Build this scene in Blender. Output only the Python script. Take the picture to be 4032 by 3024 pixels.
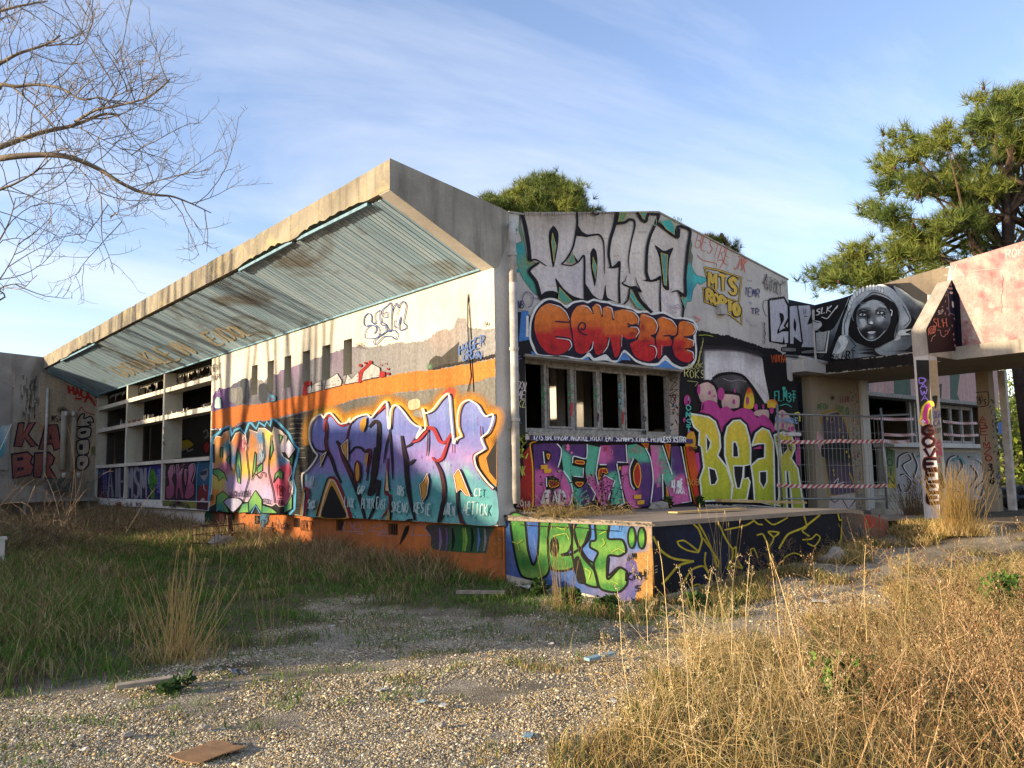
import bpy, bmesh, math, random
import numpy as np
from mathutils import Vector, Matrix, noise
from mathutils.geometry import delaunay_2d_cdt

for o in list(bpy.data.objects):
    bpy.data.objects.remove(o)
SC = bpy.context.scene
COL = SC.collection
R = math.radians
random.seed(7)
rng = np.random.default_rng(7)

# ------------------------------------------------------------------ camera
FPX = 3362.0                      # focal length for a 4032 px wide frame
EYE = np.array([0.0, 0.0, 1.6])
YAW, PITCH, ROLL = R(39.27), R(6.22), R(-0.975)
fwd = np.array([math.sin(YAW) * math.cos(PITCH), math.cos(YAW) * math.cos(PITCH), math.sin(PITCH)])
r0 = np.array([math.cos(YAW), -math.sin(YAW), 0.0])
u0 = np.cross(r0, fwd)
rgt = math.cos(ROLL) * r0 + math.sin(ROLL) * u0
upv = -math.sin(ROLL) * r0 + math.cos(ROLL) * u0
cam = bpy.data.cameras.new('camera')
cam.sensor_width = 36.0
cam.lens = 36.0 * FPX / 4032.0
cam.clip_start = 0.05
cam.clip_end = 3000
camo = bpy.data.objects.new('camera', cam)
COL.objects.link(camo)
camo.matrix_world = Matrix(((rgt[0], upv[0], -fwd[0], EYE[0]), (rgt[1], upv[1], -fwd[1], EYE[1]),
                            (rgt[2], upv[2], -fwd[2], EYE[2]), (0, 0, 0, 1)))
SC.camera = camo

# ------------------------------------------------------------------ light
SUN_EL = R(11.5)
SUN_DX, SUN_DY = -1.0, 0.38       # horizontal direction towards the sun
SUN_AZ = math.atan2(SUN_DX, SUN_DY)
to_sun = Vector((math.sin(SUN_AZ) * math.cos(SUN_EL), math.cos(SUN_AZ) * math.cos(SUN_EL), math.sin(SUN_EL)))
sl = bpy.data.lights.new('sun', 'SUN')
sl.energy = 2.55
sl.angle = R(1.0)
sl.color = (1.0, 0.82, 0.58)
so = bpy.data.objects.new('sun', sl)
COL.objects.link(so)
so.location = (-30, 20, 30)
so.rotation_euler = to_sun.to_track_quat('Z', 'Y').to_euler()

W = bpy.data.worlds.new('World')
SC.world = W
W.use_nodes = True
nt = W.node_tree
nt.nodes.clear()
def N(t, kind, **kw):
    n = t.nodes.new(kind)
    for k, v in kw.items():
        setattr(n, k, v)
    return n
wo = N(nt, 'ShaderNodeOutputWorld')
bg = N(nt, 'ShaderNodeBackground')
sky = N(nt, 'ShaderNodeTexSky', sky_type='NISHITA')
sky.sun_disc = False
sky.sun_elevation = SUN_EL
sky.sun_rotation = SUN_AZ
sky.altitude = 50
sky.air_density = 1.0
sky.dust_density = 0.6
sky.ozone_density = 2.0
bg.inputs[1].default_value = 0.096
geo = N(nt, 'ShaderNodeTexCoord')
# thin cirrus: noise on the direction projected to a flat cloud deck
sep = N(nt, 'ShaderNodeSeparateXYZ')
nt.links.new(geo.outputs['Generated'], sep.inputs[0])
zc = N(nt, 'ShaderNodeMath', operation='MAXIMUM'); zc.inputs[1].default_value = 0.04
nt.links.new(sep.outputs[2], zc.inputs[0])
za = N(nt, 'ShaderNodeMath', operation='ADD'); za.inputs[1].default_value = 0.12
nt.links.new(zc.outputs[0], za.inputs[0])
dx = N(nt, 'ShaderNodeMath', operation='DIVIDE'); dy = N(nt, 'ShaderNodeMath', operation='DIVIDE')
nt.links.new(sep.outputs[0], dx.inputs[0]); nt.links.new(za.outputs[0], dx.inputs[1])
nt.links.new(sep.outputs[1], dy.inputs[0]); nt.links.new(za.outputs[0], dy.inputs[1])
cb = N(nt, 'ShaderNodeCombineXYZ')
nt.links.new(dx.outputs[0], cb.inputs[0]); nt.links.new(dy.outputs[0], cb.inputs[1])
mp = N(nt, 'ShaderNodeMapping')
mp.inputs['Rotation'].default_value = (0, 0, R(28))
mp.inputs['Scale'].default_value = (0.45, 1.0, 1)
mp.inputs['Location'].default_value = (0.3, 1.1, 0)
nt.links.new(cb.outputs[0], mp.inputs[0])
n1 = N(nt, 'ShaderNodeTexNoise'); n1.inputs['Scale'].default_value = 1.05; n1.inputs['Detail'].default_value = 8
n1.inputs['Roughness'].default_value = 0.6; n1.inputs['Distortion'].default_value = 0.45
nt.links.new(mp.outputs[0], n1.inputs['Vector'])
cr = N(nt, 'ShaderNodeValToRGB')
cr.color_ramp.elements[0].position = 0.44; cr.color_ramp.elements[0].color = (0, 0, 0, 1)
cr.color_ramp.elements[1].position = 0.76; cr.color_ramp.elements[1].color = (1, 1, 1, 1)
nt.links.new(n1.outputs[0], cr.inputs[0])
# clouds thicken towards the horizon
hz = N(nt, 'ShaderNodeMapRange'); hz.inputs[1].default_value = 0.0; hz.inputs[2].default_value = 0.62
hz.inputs[3].default_value = 0.95; hz.inputs[4].default_value = 0.6
nt.links.new(sep.outputs[2], hz.inputs[0])
cm = N(nt, 'ShaderNodeMath', operation='MULTIPLY')
nt.links.new(cr.outputs[0], cm.inputs[0]); nt.links.new(hz.outputs[0], cm.inputs[1])
mixc = N(nt, 'ShaderNodeMix', data_type='RGBA')
mixc.inputs['B'].default_value = (2.9, 3.02, 3.3, 1)
nt.links.new(cm.outputs[0], mixc.inputs['Factor'])
tint = N(nt, 'ShaderNodeMix', data_type='RGBA', blend_type='MULTIPLY')
tint.inputs['Factor'].default_value = 1.0
tint.inputs['B'].default_value = (1.08, 0.93, 0.97, 1)
nt.links.new(sky.outputs[0], tint.inputs['A'])
nt.links.new(tint.outputs['Result'], mixc.inputs['A'])
nt.links.new(mixc.outputs['Result'], bg.inputs[0])
nt.links.new(bg.outputs[0], wo.inputs[0])

SC.view_settings.view_transform = 'Standard'
SC.view_settings.look = 'None'
SC.view_settings.exposure = 2.0
SC.view_settings.gamma = 1.0
SC.view_settings.use_curve_mapping = False
SC.cycles.max_bounces = 6
SC.cycles.transparent_max_bounces = 24
SC.cycles.use_denoising = True

# ------------------------------------------------------------------ helpers
def ray(px, py):
    return rgt * ((px - 2016) / FPX) - upv * ((py - 1512) / FPX) + fwd
def at_x(px, py, X):
    d = ray(px, py); return EYE + d * (X / d[0])
def at_y(px, py, Y):
    d = ray(px, py); return EYE + d * (Y / d[1])
def at_z(px, py, Z):
    d = ray(px, py); return EYE + d * ((Z - EYE[2]) / d[2])
def on(plane, px, py):
    return at_x(px, py, plane[1]) if plane[0] == 'x' else (at_y(px, py, plane[1]) if plane[0] == 'y' else at_z(px, py, plane[1]))
def project(p):
    q = np.asarray(p, float) - EYE
    d = q @ fwd
    return 2016 + FPX * (q @ rgt) / d, 1512 - FPX * (q @ upv) / d, d
def srgb(c):
    if isinstance(c, str):
        c = [int(c[i:i + 2], 16) / 255 for i in (0, 2, 4)]
    return tuple(x / 12.92 if x <= 0.04045 else ((x + 0.055) / 1.055) ** 2.4 for x in c)

def smoothstep(a, b, x):
    t = np.clip((x - a) / (b - a), 0, 1)
    return t * t * (3 - 2 * t)
def ground_h(x, y):
    """height of the ground: level near the path, climbing to the right and to the far left"""
    right = 0.72 * np.clip((x - 8.6) / 7.2, 0, 1) * smoothstep(-6, 4, y)
    far = 0.36 * smoothstep(9.5, 31, y) * (1 - smoothstep(8, 12, x))
    bank = 0.12 * smoothstep(2.2, -3, x) * smoothstep(5, 12, y)
    far2 = 0.5 * smoothstep(20, 30, x)
    return right + far + bank - far2 * 0
def obj(name, me, parent=None, mat=None, smooth=False):
    o = bpy.data.objects.new(name, me)
    COL.objects.link(o)
    if parent is not None:
        o.parent = parent
        o.matrix_parent_inverse = parent.matrix_world.inverted() if parent.type != 'EMPTY' else Matrix.Translation(-parent.location)
    if mat is not None:
        me.materials.append(mat)
    if smooth:
        me.shade_smooth()
    return o
def mesh_obj(name, verts, faces, parent=None, mat=None, smooth=False):
    me = bpy.data.meshes.new(name)
    me.from_pydata([tuple(v) for v in verts], [], faces)
    me.update()
    return obj(name, me, parent, mat, smooth)
def tag_thing(o, label, cat, group=None, kind=None):
    if label: o['label'] = label
    if cat: o['category'] = cat
    if group: o['group'] = group
    if kind: o['kind'] = kind
    return o
def thing(name, label, cat, loc=(0, 0, 0), group=None):
    o = bpy.data.objects.new(name, None)
    o.empty_display_size = 0.2
    COL.objects.link(o)
    o.location = loc
    bpy.context.view_layer.update() if False else None
    return tag_thing(o, label, cat, group)

class MB:
    """collects shapes into one mesh"""
    def __init__(s):
        s.v, s.f = [], []
    def quad_box(s, c8):
        n = len(s.v)
        s.v += [tuple(c) for c in c8]
        s.f += [(n, n + 3, n + 2, n + 1), (n + 4, n + 5, n + 6, n + 7), (n, n + 1, n + 5, n + 4), (n + 1, n + 2, n + 6, n + 5),
                (n + 2, n + 3, n + 7, n + 6), (n + 3, n, n + 4, n + 7)]
        return s
    def box(s, a, b):
        x0, y0, z0 = a; x1, y1, z1 = b
        return s.quad_box([(x0, y0, z0), (x1, y0, z0), (x1, y1, z0), (x0, y1, z0), (x0, y0, z1), (x1, y0, z1), (x1, y1, z1), (x0, y1, z1)])
    def beam(s, a, b, w, h, up=(0, 0, 1)):
        a = Vector(a); b = Vector(b); d = (b - a).normalized(); u = Vector(up)
        r = d.cross(u)
        if r.length < 1e-5: r = d.cross(Vector((1, 0, 0)))
        r.normalize(); u = r.cross(d)
        r *= w / 2; u *= h / 2
        return s.quad_box([a - r - u, a + r - u, a + r + u, a - r + u, b - r - u, b + r - u, b + r + u, b - r + u])
    def prism(s, pts, axis, a, b):
        """pts: 2D outline; axis 'x','y','z' is the extrusion axis"""
        n = len(s.v); k = len(pts)
        for t in (a, b):
            for (p, q) in pts:
                s.v.append((t, p, q) if axis == 'x' else ((p, t, q) if axis == 'y' else (p, q, t)))
        s.f.append(tuple(range(n, n + k))[::-1])
        s.f.append(tuple(range(n + k, n + 2 * k)))
        for i in range(k):
            j = (i + 1) % k
            s.f.append((n + i, n + j, n + k + j, n + k + i))
        return s
    def tube(s, pts, rad, seg=6, cap=True):
        pts = [Vector(p) for p in pts]
        if not hasattr(rad, '__len__'): rad = [rad] * len(pts)
        n0 = len(s.v)
        prev = None
        for i, p in enumerate(pts):
            d = (pts[min(i + 1, len(pts) - 1)] - pts[max(i - 1, 0)])
            if d.length < 1e-9: d = Vector((0, 0, 1))
            d.normalize()
            if prev is None:
                r = d.orthogonal().normalized()
            else:
                r = (prev - d * prev.dot(d))
                r = r.normalized() if r.length > 1e-6 else d.orthogonal().normalized()
            prev = r
            u = d.cross(r)
            for k in range(seg):
                a = 2 * math.pi * k / seg
                s.v.append(tuple(p + (r * math.cos(a) + u * math.sin(a)) * rad[i]))
        for i in range(len(pts) - 1):
            for k in range(seg):
                a = n0 + i * seg + k; b = n0 + i * seg + (k + 1) % seg
                s.f.append((a, b, b + seg, a + seg))
        if cap:
            s.f.append(tuple(range(n0, n0 + seg))[::-1])
            s.f.append(tuple(range(n0 + (len(pts) - 1) * seg, n0 + len(pts) * seg)))
        return s
    def build(s, name, parent=None, mat=None, smooth=False):
        return mesh_obj(name, s.v, s.f, parent, mat, smooth)

def holed_wall(mb, axis, t0, t1, u0, u1, z0, z1, holes):
    """slab between t0 and t1 on `axis`, with rectangular holes (ua,ub,za,zb)"""
    us = sorted({u0, u1, *[h[0] for h in holes], *[h[1] for h in holes]})
    zs = sorted({z0, z1, *[h[2] for h in holes], *[h[3] for h in holes]})
    us = [u for u in us if u0 <= u <= u1]; zs = [z for z in zs if z0 <= z <= z1]
    solid = {}
    for i in range(len(us) - 1):
        for j in range(len(zs) - 1):
            cu, cz = (us[i] + us[i + 1]) / 2, (zs[j] + zs[j + 1]) / 2
            solid[i, j] = not any(h[0] < cu < h[1] and h[2] < cz < h[3] for h in holes)
    idx = {}
    def V(i, j, k):
        key = (i, j, k)
        if key not in idx:
            t = (t0, t1)[k]
            idx[key] = len(mb.v)
            mb.v.append((t, us[i], zs[j]) if axis == 'x' else (us[i], t, zs[j]))
        return idx[key]
    for (i, j), s in solid.items():
        if not s: continue
        mb.f.append((V(i, j, 0), V(i + 1, j, 0), V(i + 1, j + 1, 0), V(i, j + 1, 0)))
        mb.f.append((V(i, j, 1), V(i, j + 1, 1), V(i + 1, j + 1, 1), V(i + 1, j, 1)))
        for di, dj, a, b in ((-1, 0, (i, j), (i, j + 1)), (1, 0, (i + 1, j + 1), (i + 1, j)), (0, -1, (i + 1, j), (i, j)), (0, 1, (i, j + 1), (i + 1, j + 1))):
            if not solid.get((i + di, j + dj), False):
                mb.f.append((V(*a, 0), V(*b, 0), V(*b, 1), V(*a, 1)))
    return mb

# ------------------------------------------------------------------ materials
MATS = {}
def new_mat(name):
    m = bpy.data.materials.new(name)
    m.use_nodes = True
    t = m.node_tree
    t.nodes.clear()
    out = N(t, 'ShaderNodeOutputMaterial')
    b = N(t, 'ShaderNodeBsdfPrincipled')
    t.links.new(b.outputs[0], out.inputs[0])
    b.inputs['Specular IOR Level'].default_value = 0.25
    MATS[name] = m
    return m, t, b, out
def noise_node(t, vec, scale, detail=4, rough=0.6, dist=0.0):
    n = N(t, 'ShaderNodeTexNoise')
    n.inputs['Scale'].default_value = scale; n.inputs['Detail'].default_value = detail
    n.inputs['Roughness'].default_value = rough; n.inputs['Distortion'].default_value = dist
    t.links.new(vec, n.inputs['Vector'])
    return n.outputs[0]
def ramp(t, fac, stops):
    r = N(t, 'ShaderNodeValToRGB')
    e = r.color_ramp.elements
    while len(e) < len(stops): e.new(0.5)
    for i, (p, c) in enumerate(stops):
        e[i].position = p
        e[i].color = (*c, 1) if hasattr(c, '__len__') else (c, c, c, 1)
    t.links.new(fac, r.inputs[0])
    return r.outputs[0]
def mix(t, fac, a, b, mode='MIX'):
    m = N(t, 'ShaderNodeMix', data_type='RGBA', blend_type=mode)
    for key, v in (('Factor', fac), ('A', a), ('B', b)):
        if isinstance(v, (int, float)) and key == 'Factor': m.inputs[key].default_value = v
        elif isinstance(v, tuple): m.inputs[key].default_value = (*v[:3], 1)
        else: t.links.new(v, m.inputs[key])
    return m.outputs['Result']
def bump(t, b, h, dist=0.01, strength=0.5):
    n = N(t, 'ShaderNodeBump')
    n.inputs['Distance'].default_value = dist; n.inputs['Strength'].default_value = strength
    t.links.new(h, n.inputs['Height'])
    t.links.new(n.outputs[0], b.inputs['Normal'])
def coords(t, scale=(1, 1, 1), out='Object'):
    c = N(t, 'ShaderNodeTexCoord')
    m = N(t, 'ShaderNodeMapping')
    m.inputs['Scale'].default_value = scale
    t.links.new(c.outputs[out], m.inputs[0])
    return m.outputs[0]

def plaster(name, base, dark, streak=0.5, grime=0.5, rough=0.9, bumpd=0.006, warm=None):
    """weathered render / concrete: blotches, vertical run-off streaks, pits"""
    m, t, b, _ = new_mat(name)
    v = coords(t); vs = coords(t, (2.2, 2.2, 0.22))
    big = noise_node(t, v, 0.8, 6, 0.62, 0.4)
    st = noise_node(t, vs, 1.6, 6, 0.65, 0.3)
    fine = noise_node(t, v, 26, 5, 0.7)
    c = mix(t, ramp(t, big, [(0.35, 0.0), (0.72, grime)]), base, dark)
    c = mix(t, ramp(t, st, [(0.48, 0.0), (0.74, streak)]), c, dark)
    if warm: c = mix(t, ramp(t, noise_node(t, v, 1.9, 5, 0.7, 1.0), [(0.52, 0.0), (0.68, 0.8)]), c, warm)
    c = mix(t, 0.35, c, ramp(t, fine, [(0.25, 0.55), (0.7, 1.1)]), 'MULTIPLY')
    t.links.new(c, b.inputs['Base Color'])
    b.inputs['Roughness'].default_value = rough
    bump(t, b, fine, bumpd, 0.6)
    return m
def flat(name, base, var=0.25, scale=8, rough=0.7, metal=0.0, bumpd=0.0, spec=0.25):
    m, t, b, _ = new_mat(name)
    v = coords(t)
    n = noise_node(t, v, scale, 5, 0.65, 0.3)
    lo = tuple(x * (1 - var) for x in base); hi = tuple(min(1, x * (1 + var)) for x in base)
    t.links.new(ramp(t, n, [(0.3, lo), (0.7, hi)]), b.inputs['Base Color'])
    b.inputs['Roughness'].default_value = rough; b.inputs['Metallic'].default_value = metal
    b.inputs['Specular IOR Level'].default_value = spec
    if bumpd: bump(t, b, n, bumpd, 0.6)
    return m
def attr_mat(name, rough=0.8, var=0.25, scale=30, trans=0.0, alpha=False, wear=None, spec=0.2, bumpd=0.0, streak=0.0, wlo=0.66):
    """colour comes from the mesh colour attribute Col"""
    m, t, b, out = new_mat(name)
    a = N(t, 'ShaderNodeAttribute'); a.attribute_name = 'Col'
    v = coords(t)
    n = noise_node(t, v, scale, 5, 0.65)
    c = mix(t, 1.0, a.outputs['Color'], ramp(t, n, [(0.3, 1 - var), (0.7, 1 + var * 0.6)]), 'MULTIPLY')
    if streak:
        s = noise_node(t, coords(t, (3, 3, 0.25)), 2.2, 6, 0.65, 0.2)
        c = mix(t, 1.0, c, ramp(t, s, [(0.35, 1.06), (0.75, 1 - streak)]), 'MULTIPLY')
    if wear:
        w = noise_node(t, v, 9, 8, 0.75, 0.5)
        c = mix(t, ramp(t, w, [(wlo, 0.0), (wlo + 0.03, 0.85)]), c, wear)
    t.links.new(c, b.inputs['Base Color'])
    b.inputs['Roughness'].default_value = rough
    b.inputs['Specular IOR Level'].default_value = spec
    if bumpd: bump(t, b, n, bumpd, 0.5)
    sh = b.outputs[0]
    if trans:
        tr = N(t, 'ShaderNodeBsdfTranslucent'); t.links.new(c, tr.inputs[0])
        mx = N(t, 'ShaderNodeMixShader'); mx.inputs[0].default_value = trans
        t.links.new(sh, mx.inputs[1]); t.links.new(tr.outputs[0], mx.inputs[2]); sh = mx.outputs[0]
    if alpha:
        tp = N(t, 'ShaderNodeBsdfTransparent')
        mx = N(t, 'ShaderNodeMixShader')
        t.links.new(a.outputs['Alpha'], mx.inputs[0]); t.links.new(tp.outputs[0], mx.inputs[1]); t.links.new(sh, mx.inputs[2]); sh = mx.outputs[0]
    t.links.new(sh, out.inputs[0])
    return m

def col_mesh(name, verts, faces, vcols, parent=None, mat=None, smooth=False):
    """mesh from numpy/py lists with a per-vertex colour attribute"""
    me = bpy.data.meshes.new(name)
    verts = np.asarray(verts, np.float32); nv = len(verts)
    if isinstance(faces, np.ndarray):
        nf, k = faces.shape
        me.vertices.add(nv); me.vertices.foreach_set('co', verts.ravel())
        me.loops.add(nf * k); me.loops.foreach_set('vertex_index', faces.astype(np.int32).ravel())
        me.polygons.add(nf); me.polygons.foreach_set('loop_start', np.arange(0, nf * k, k, dtype=np.int32))
        me.update(calc_edges=True)
    else:
        me.from_pydata(verts.tolist(), [], faces); me.update()
    ca = me.color_attributes.new('Col', 'FLOAT_COLOR', 'POINT')
    vc = np.asarray(vcols, np.float32)
    if vc.shape[1] == 3: vc = np.hstack([vc, np.ones((nv, 1), np.float32)])
    ca.data.foreach_set('color', vc.ravel())
    return obj(name, me, parent, mat, smooth)

# ------------------------------------------------------------------ surface materials
M_wall = plaster('pale_render', srgb('d4cdc2'), srgb('7d776e'), 0.35, 0.35)
M_wall_cream = plaster('cream_render', srgb('cfc8b6'), srgb('8f8674'), 0.45, 0.5)
M_conc = plaster('raw_concrete', srgb('bcb2a0'), srgb('5d564b'), 0.75, 0.6, bumpd=0.01)
M_fascia = plaster('lichen_concrete', srgb('958c78'), srgb('463f34'), 0.8, 0.7, bumpd=0.014, warm=srgb('a8996e'))
M_dark = plaster('sooty_concrete', srgb('a89f92'), srgb('57524a'), 0.8, 0.7)
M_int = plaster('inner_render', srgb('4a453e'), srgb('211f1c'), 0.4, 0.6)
M_floor = plaster('dusty_floor', srgb('75695a'), srgb('3c352c'), 0.0, 0.6)
M_deck = plaster('worn_deck', srgb('9a8c7c'), srgb('5d5346'), 0.0, 0.75, warm=srgb('93836e'))
M_beige = plaster('beige_soffit', srgb('a2927a'), srgb('6a5c48'), 0.1, 0.3)
M_pipe = flat('grey_white_pipe', srgb('b3aca3'), 0.3, 5, 0.6)
M_greyframe = flat('weathered_frame', srgb('958f86'), 0.5, 14, 0.75, bumpd=0.002)
M_brownframe = flat('brown_wood_frame', srgb('4b3c30'), 0.4, 14, 0.8)
M_steel = flat('galvanised_steel', srgb('8f8f8d'), 0.3, 20, 0.45, 0.7)
M_rust = flat('rusty_iron', srgb('4a372c'), 0.5, 20, 0.85, 0.2)
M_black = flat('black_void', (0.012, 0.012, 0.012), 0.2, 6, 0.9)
M_orange = plaster('orange_plinth', srgb('b4662f'), srgb('57402c'), 0.6, 0.6)
M_glass, _t, _b, _ = new_mat('broken_glass')
_b.inputs['Base Color'].default_value = (*srgb('d0cbb8'), 1); _b.inputs['Roughness'].default_value = 0.3

# blue painted tongue and groove boards: every board a little different, flaking to grey along the grain
M_board, t, b, _ = new_mat('flaking_blue_board')
oi = N(t, 'ShaderNodeObjectInfo')
v = coords(t); vg = coords(t, (0.5, 7.0, 0.5)); vl = coords(t, (0.9, 0.14, 1))
ad = N(t, 'ShaderNodeVectorMath', operation='ADD')
cbb = N(t, 'ShaderNodeCombineXYZ'); t.links.new(oi.outputs['Location'], ad.inputs[0]); t.links.new(v, ad.inputs[1])
mpw = N(t, 'ShaderNodeMapping'); mpw.inputs['Scale'].default_value = (0.75, 0.55, 1)
t.links.new(ad.outputs[0], mpw.inputs[0])
blot = noise_node(t, mpw.outputs[0], 1.0, 6, 0.62, 0.6)
mpg = N(t, 'ShaderNodeMapping'); mpg.inputs['Scale'].default_value = (1.2, 16, 1)
t.links.new(ad.outputs[0], mpg.inputs[0])
grain = noise_node(t, mpg.outputs[0], 1.4, 6, 0.7, 0.15)
base = mix(t, oi.outputs['Random'], srgb('b6ccd8'), srgb('94b2c4'))
c = mix(t, ramp(t, grain, [(0.45, 0.0), (0.7, 0.55)]), base, srgb('768894'))
c = mix(t, ramp(t, blot, [(0.52, 0.0), (0.66, 0.85)]), c, srgb('6d6454'))
c = mix(t, ramp(t, noise_node(t, mpg.outputs[0], 3.0, 4, 0.6), [(0.6, 0.0), (0.75, 0.35)]), c, srgb('d0d6c8'))
t.links.new(c, b.inputs['Base Color']); b.inputs['Roughness'].default_value = 0.8
M_bluetrim = flat('blue_trim', srgb('6d8c98'), 0.35, 9, 0.7)

XW, YG, YE = 8.05, 10.24, 34.02       # long wall plane, gable plane, far end
PL = ('x', XW); PG = ('y', YG)

# ------------------------------------------------------------------ ground
def build_ground():
    def axis(lo, hi, flo, fhi, step):
        a = list(np.arange(flo, fhi + 1e-6, step))
        d = step; x = flo
        left = []
        while x > lo:
            d *= 1.35; x -= d; left.append(x)
        d = step; x = fhi; rightl = []
        while x < hi:
            d *= 1.35; x += d; rightl.append(x)
        return np.array(left[::-1] + a + rightl)
    xs = axis(-900, 1200, -3, 24, 0.25); ys = axis(-700, 1400, 0, 34, 0.25)
    X, Y = np.meshgrid(xs, ys)
    Z = ground_h(X, Y)
    nz = np.array([[noise.noise((x * 0.7, y * 0.7, 3.3)) * 0.05 + noise.noise((x * 2.3, y * 2.3, 1.3)) * 0.018 for x in xs] for y in ys])
    near = ((X > -3) & (X < 24) & (Y > 0) & (Y < 34))
    Z = Z + nz * near
    # sunk where floors and platforms stand
    Z = np.where((X > 8.5) & (X < 40) & (Y > 7.6) & (Y < 60), np.minimum(Z, 0.45), Z)
    n = len(xs); m = len(ys)
    verts = np.stack([X.ravel(), Y.ravel(), Z.ravel()], 1)
    i, j = np.meshgrid(np.arange(n - 1), np.arange(m - 1))
    a = (j * n + i).ravel()
    faces = np.stack([a, a + 1, a + n + 1, a + n], 1)
    me_o = col_mesh('ground', verts, faces, np.ones((len(verts), 3)), None, None, True)
    me_o['kind'] = 'structure'
    # gravel / soil colour, grass soil where the mask says so
    g, t, b, _ = new_mat('gravel_and_soil')
    v = coords(t)
    vo = N(t, 'ShaderNodeTexVoronoi'); vo.inputs['Scale'].default_value = 85; t.links.new(v, vo.inputs['Vector'])
    peb = ramp(t, vo.outputs['Color'], [(0.2, srgb('6d6454')), (0.5, srgb('948873')), (0.85, srgb('b3a78f'))])
    soil = ramp(t, noise_node(t, v, 14, 6, 0.7), [(0.3, srgb('3d3426')), (0.7, srgb('6a5c45'))])
    at = N(t, 'ShaderNodeAttribute'); at.attribute_name = 'Col'
    sp = N(t, 'ShaderNodeSeparateColor'); t.links.new(at.outputs['Color'], sp.inputs[0])
    patch = noise_node(t, v, 1.1, 6, 0.65, 0.5)
    c1 = mix(t, ramp(t, patch, [(0.42, 0.0), (0.66, 0.75)]), peb, soil)
    c2 = mix(t, sp.outputs[0], soil, c1)
    t.links.new(c2, b.inputs['Base Color']); b.inputs['Roughness'].default_value = 0.95
    bump(t, b, vo.outputs['Distance'], 0.012, 0.5)
    me_o.data.materials.append(g)
    return me_o, verts
ground_o, ground_v = build_ground()

# masks on the ground, outlined where the edges of path and grass run
GRAVEL = [[(0, 2745), (380, 2680), (800, 2600), (1000, 2540), (1180, 2500), (1240, 2440), (1330, 2390), (1500, 2370), (1640, 2390), (1900, 2400), (2100, 2420),
           (2400, 2440), (2700, 2440), (2950, 2350), (3300, 2230), (3600, 2130), (3900, 2080), (4032, 2090), (4032, 2180), (3700, 2260), (3420, 2420), (3000, 2560),
           (2650, 2640), (2420, 2800), (2250, 3024), (2200, 3400), (-900, 3400), (-900, 2850)],
          [(2200, 2290), (2560, 2400), (2500, 2440), (2060, 2380)]]
def in_poly(px, py, poly):
    n = len(poly); c = np.zeros(px.shape, bool); j = n - 1
    for i in range(n):
        xi, yi = poly[i]; xj, yj = poly[j]
        c ^= ((yi > py) != (yj > py)) & (px < (xj - xi) * (py - yi) / (yj - yi + 1e-12) + xi)
        j = i
    return c
def gravel_mask(P):
    """1 on the gravel track, 0 in the grass; P is n x 3"""
    P = np.asarray(P, float)
    q = P - EYE
    d = q @ fwd
    ok = d > 0.6
    dd = np.where(ok, d, 1)
    px = 2016 + FPX * (q @ rgt) / dd; py = 1512 - FPX * (q @ upv) / dd
    wob = np.array([noise.noise((p[0] * 1.3, p[1] * 1.3, 0)) for p in P]) * 170
    m = in_poly(px + wob, py + wob * 0.6, GRAVEL[0]) | in_poly(px, py, GRAVEL[1])
    return np.where(ok, m, (P[:, 0] < 3.5)).astype(float)
gm = np.zeros(len(ground_v))
nearv = (ground_v[:, 0] > -3) & (ground_v[:, 0] < 24) & (ground_v[:, 1] > -2) & (ground_v[:, 1] < 34)
gm[nearv] = gravel_mask(ground_v[nearv])
cc = np.ones((len(ground_v), 4), np.float32); cc[:, 0] = gm
ground_o.data.color_attributes['Col'].data.foreach_set('color', cc.ravel())

# ------------------------------------------------------------------ the main building
BLD = thing('abandoned_building', 'long derelict single storey building with flared eaves and graffiti covered walls', 'building', (XW, YG, 0))
SLITS = [(14.77 + 0.919 * i, 15.12 + 0.919 * i, 3.65, 4.36) for i in range(6)]
mb = MB()
holed_wall(mb, 'x', XW, XW + 0.22, YG + 0.002, 22.35, 0.87, 4.86, SLITS)
long_wall = mb.build('long_wall', BLD, M_wall_cream)
# plinth under the overhanging wall, with barred vents
VENTS = [(y - 0.16, y + 0.16, 0.6, 0.8) for y in (11.51, 13.45, 15.47, 17.43, 19.54, 21.28)]
mb = MB()
holed_wall(mb, 'x', 8.17, 8.35, YG + 0.003, 22.35, -0.3, 0.869, VENTS)
plinth = mb.build('plinth', BLD, M_orange)
MB().box((8.17, 22.352, -0.3), (8.35, YE, 0.868)).build('plinth', BLD, M_wall)
for (a, b2, c0, c1) in VENTS:
    m2 = MB()
    for k in range(4):
        y = a + (k + 0.5) * (b2 - a) / 4
        m2.box((8.2, y - 0.014, c0), (8.222, y + 0.014, c1))
    m2.build('vent_grille', plinth, M_rust)
    MB().box((8.36, a - 0.05, c0 - 0.05), (8.4, b2 + 0.05, c1 + 0.05)).build('vent_back', plinth, M_black)
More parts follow.
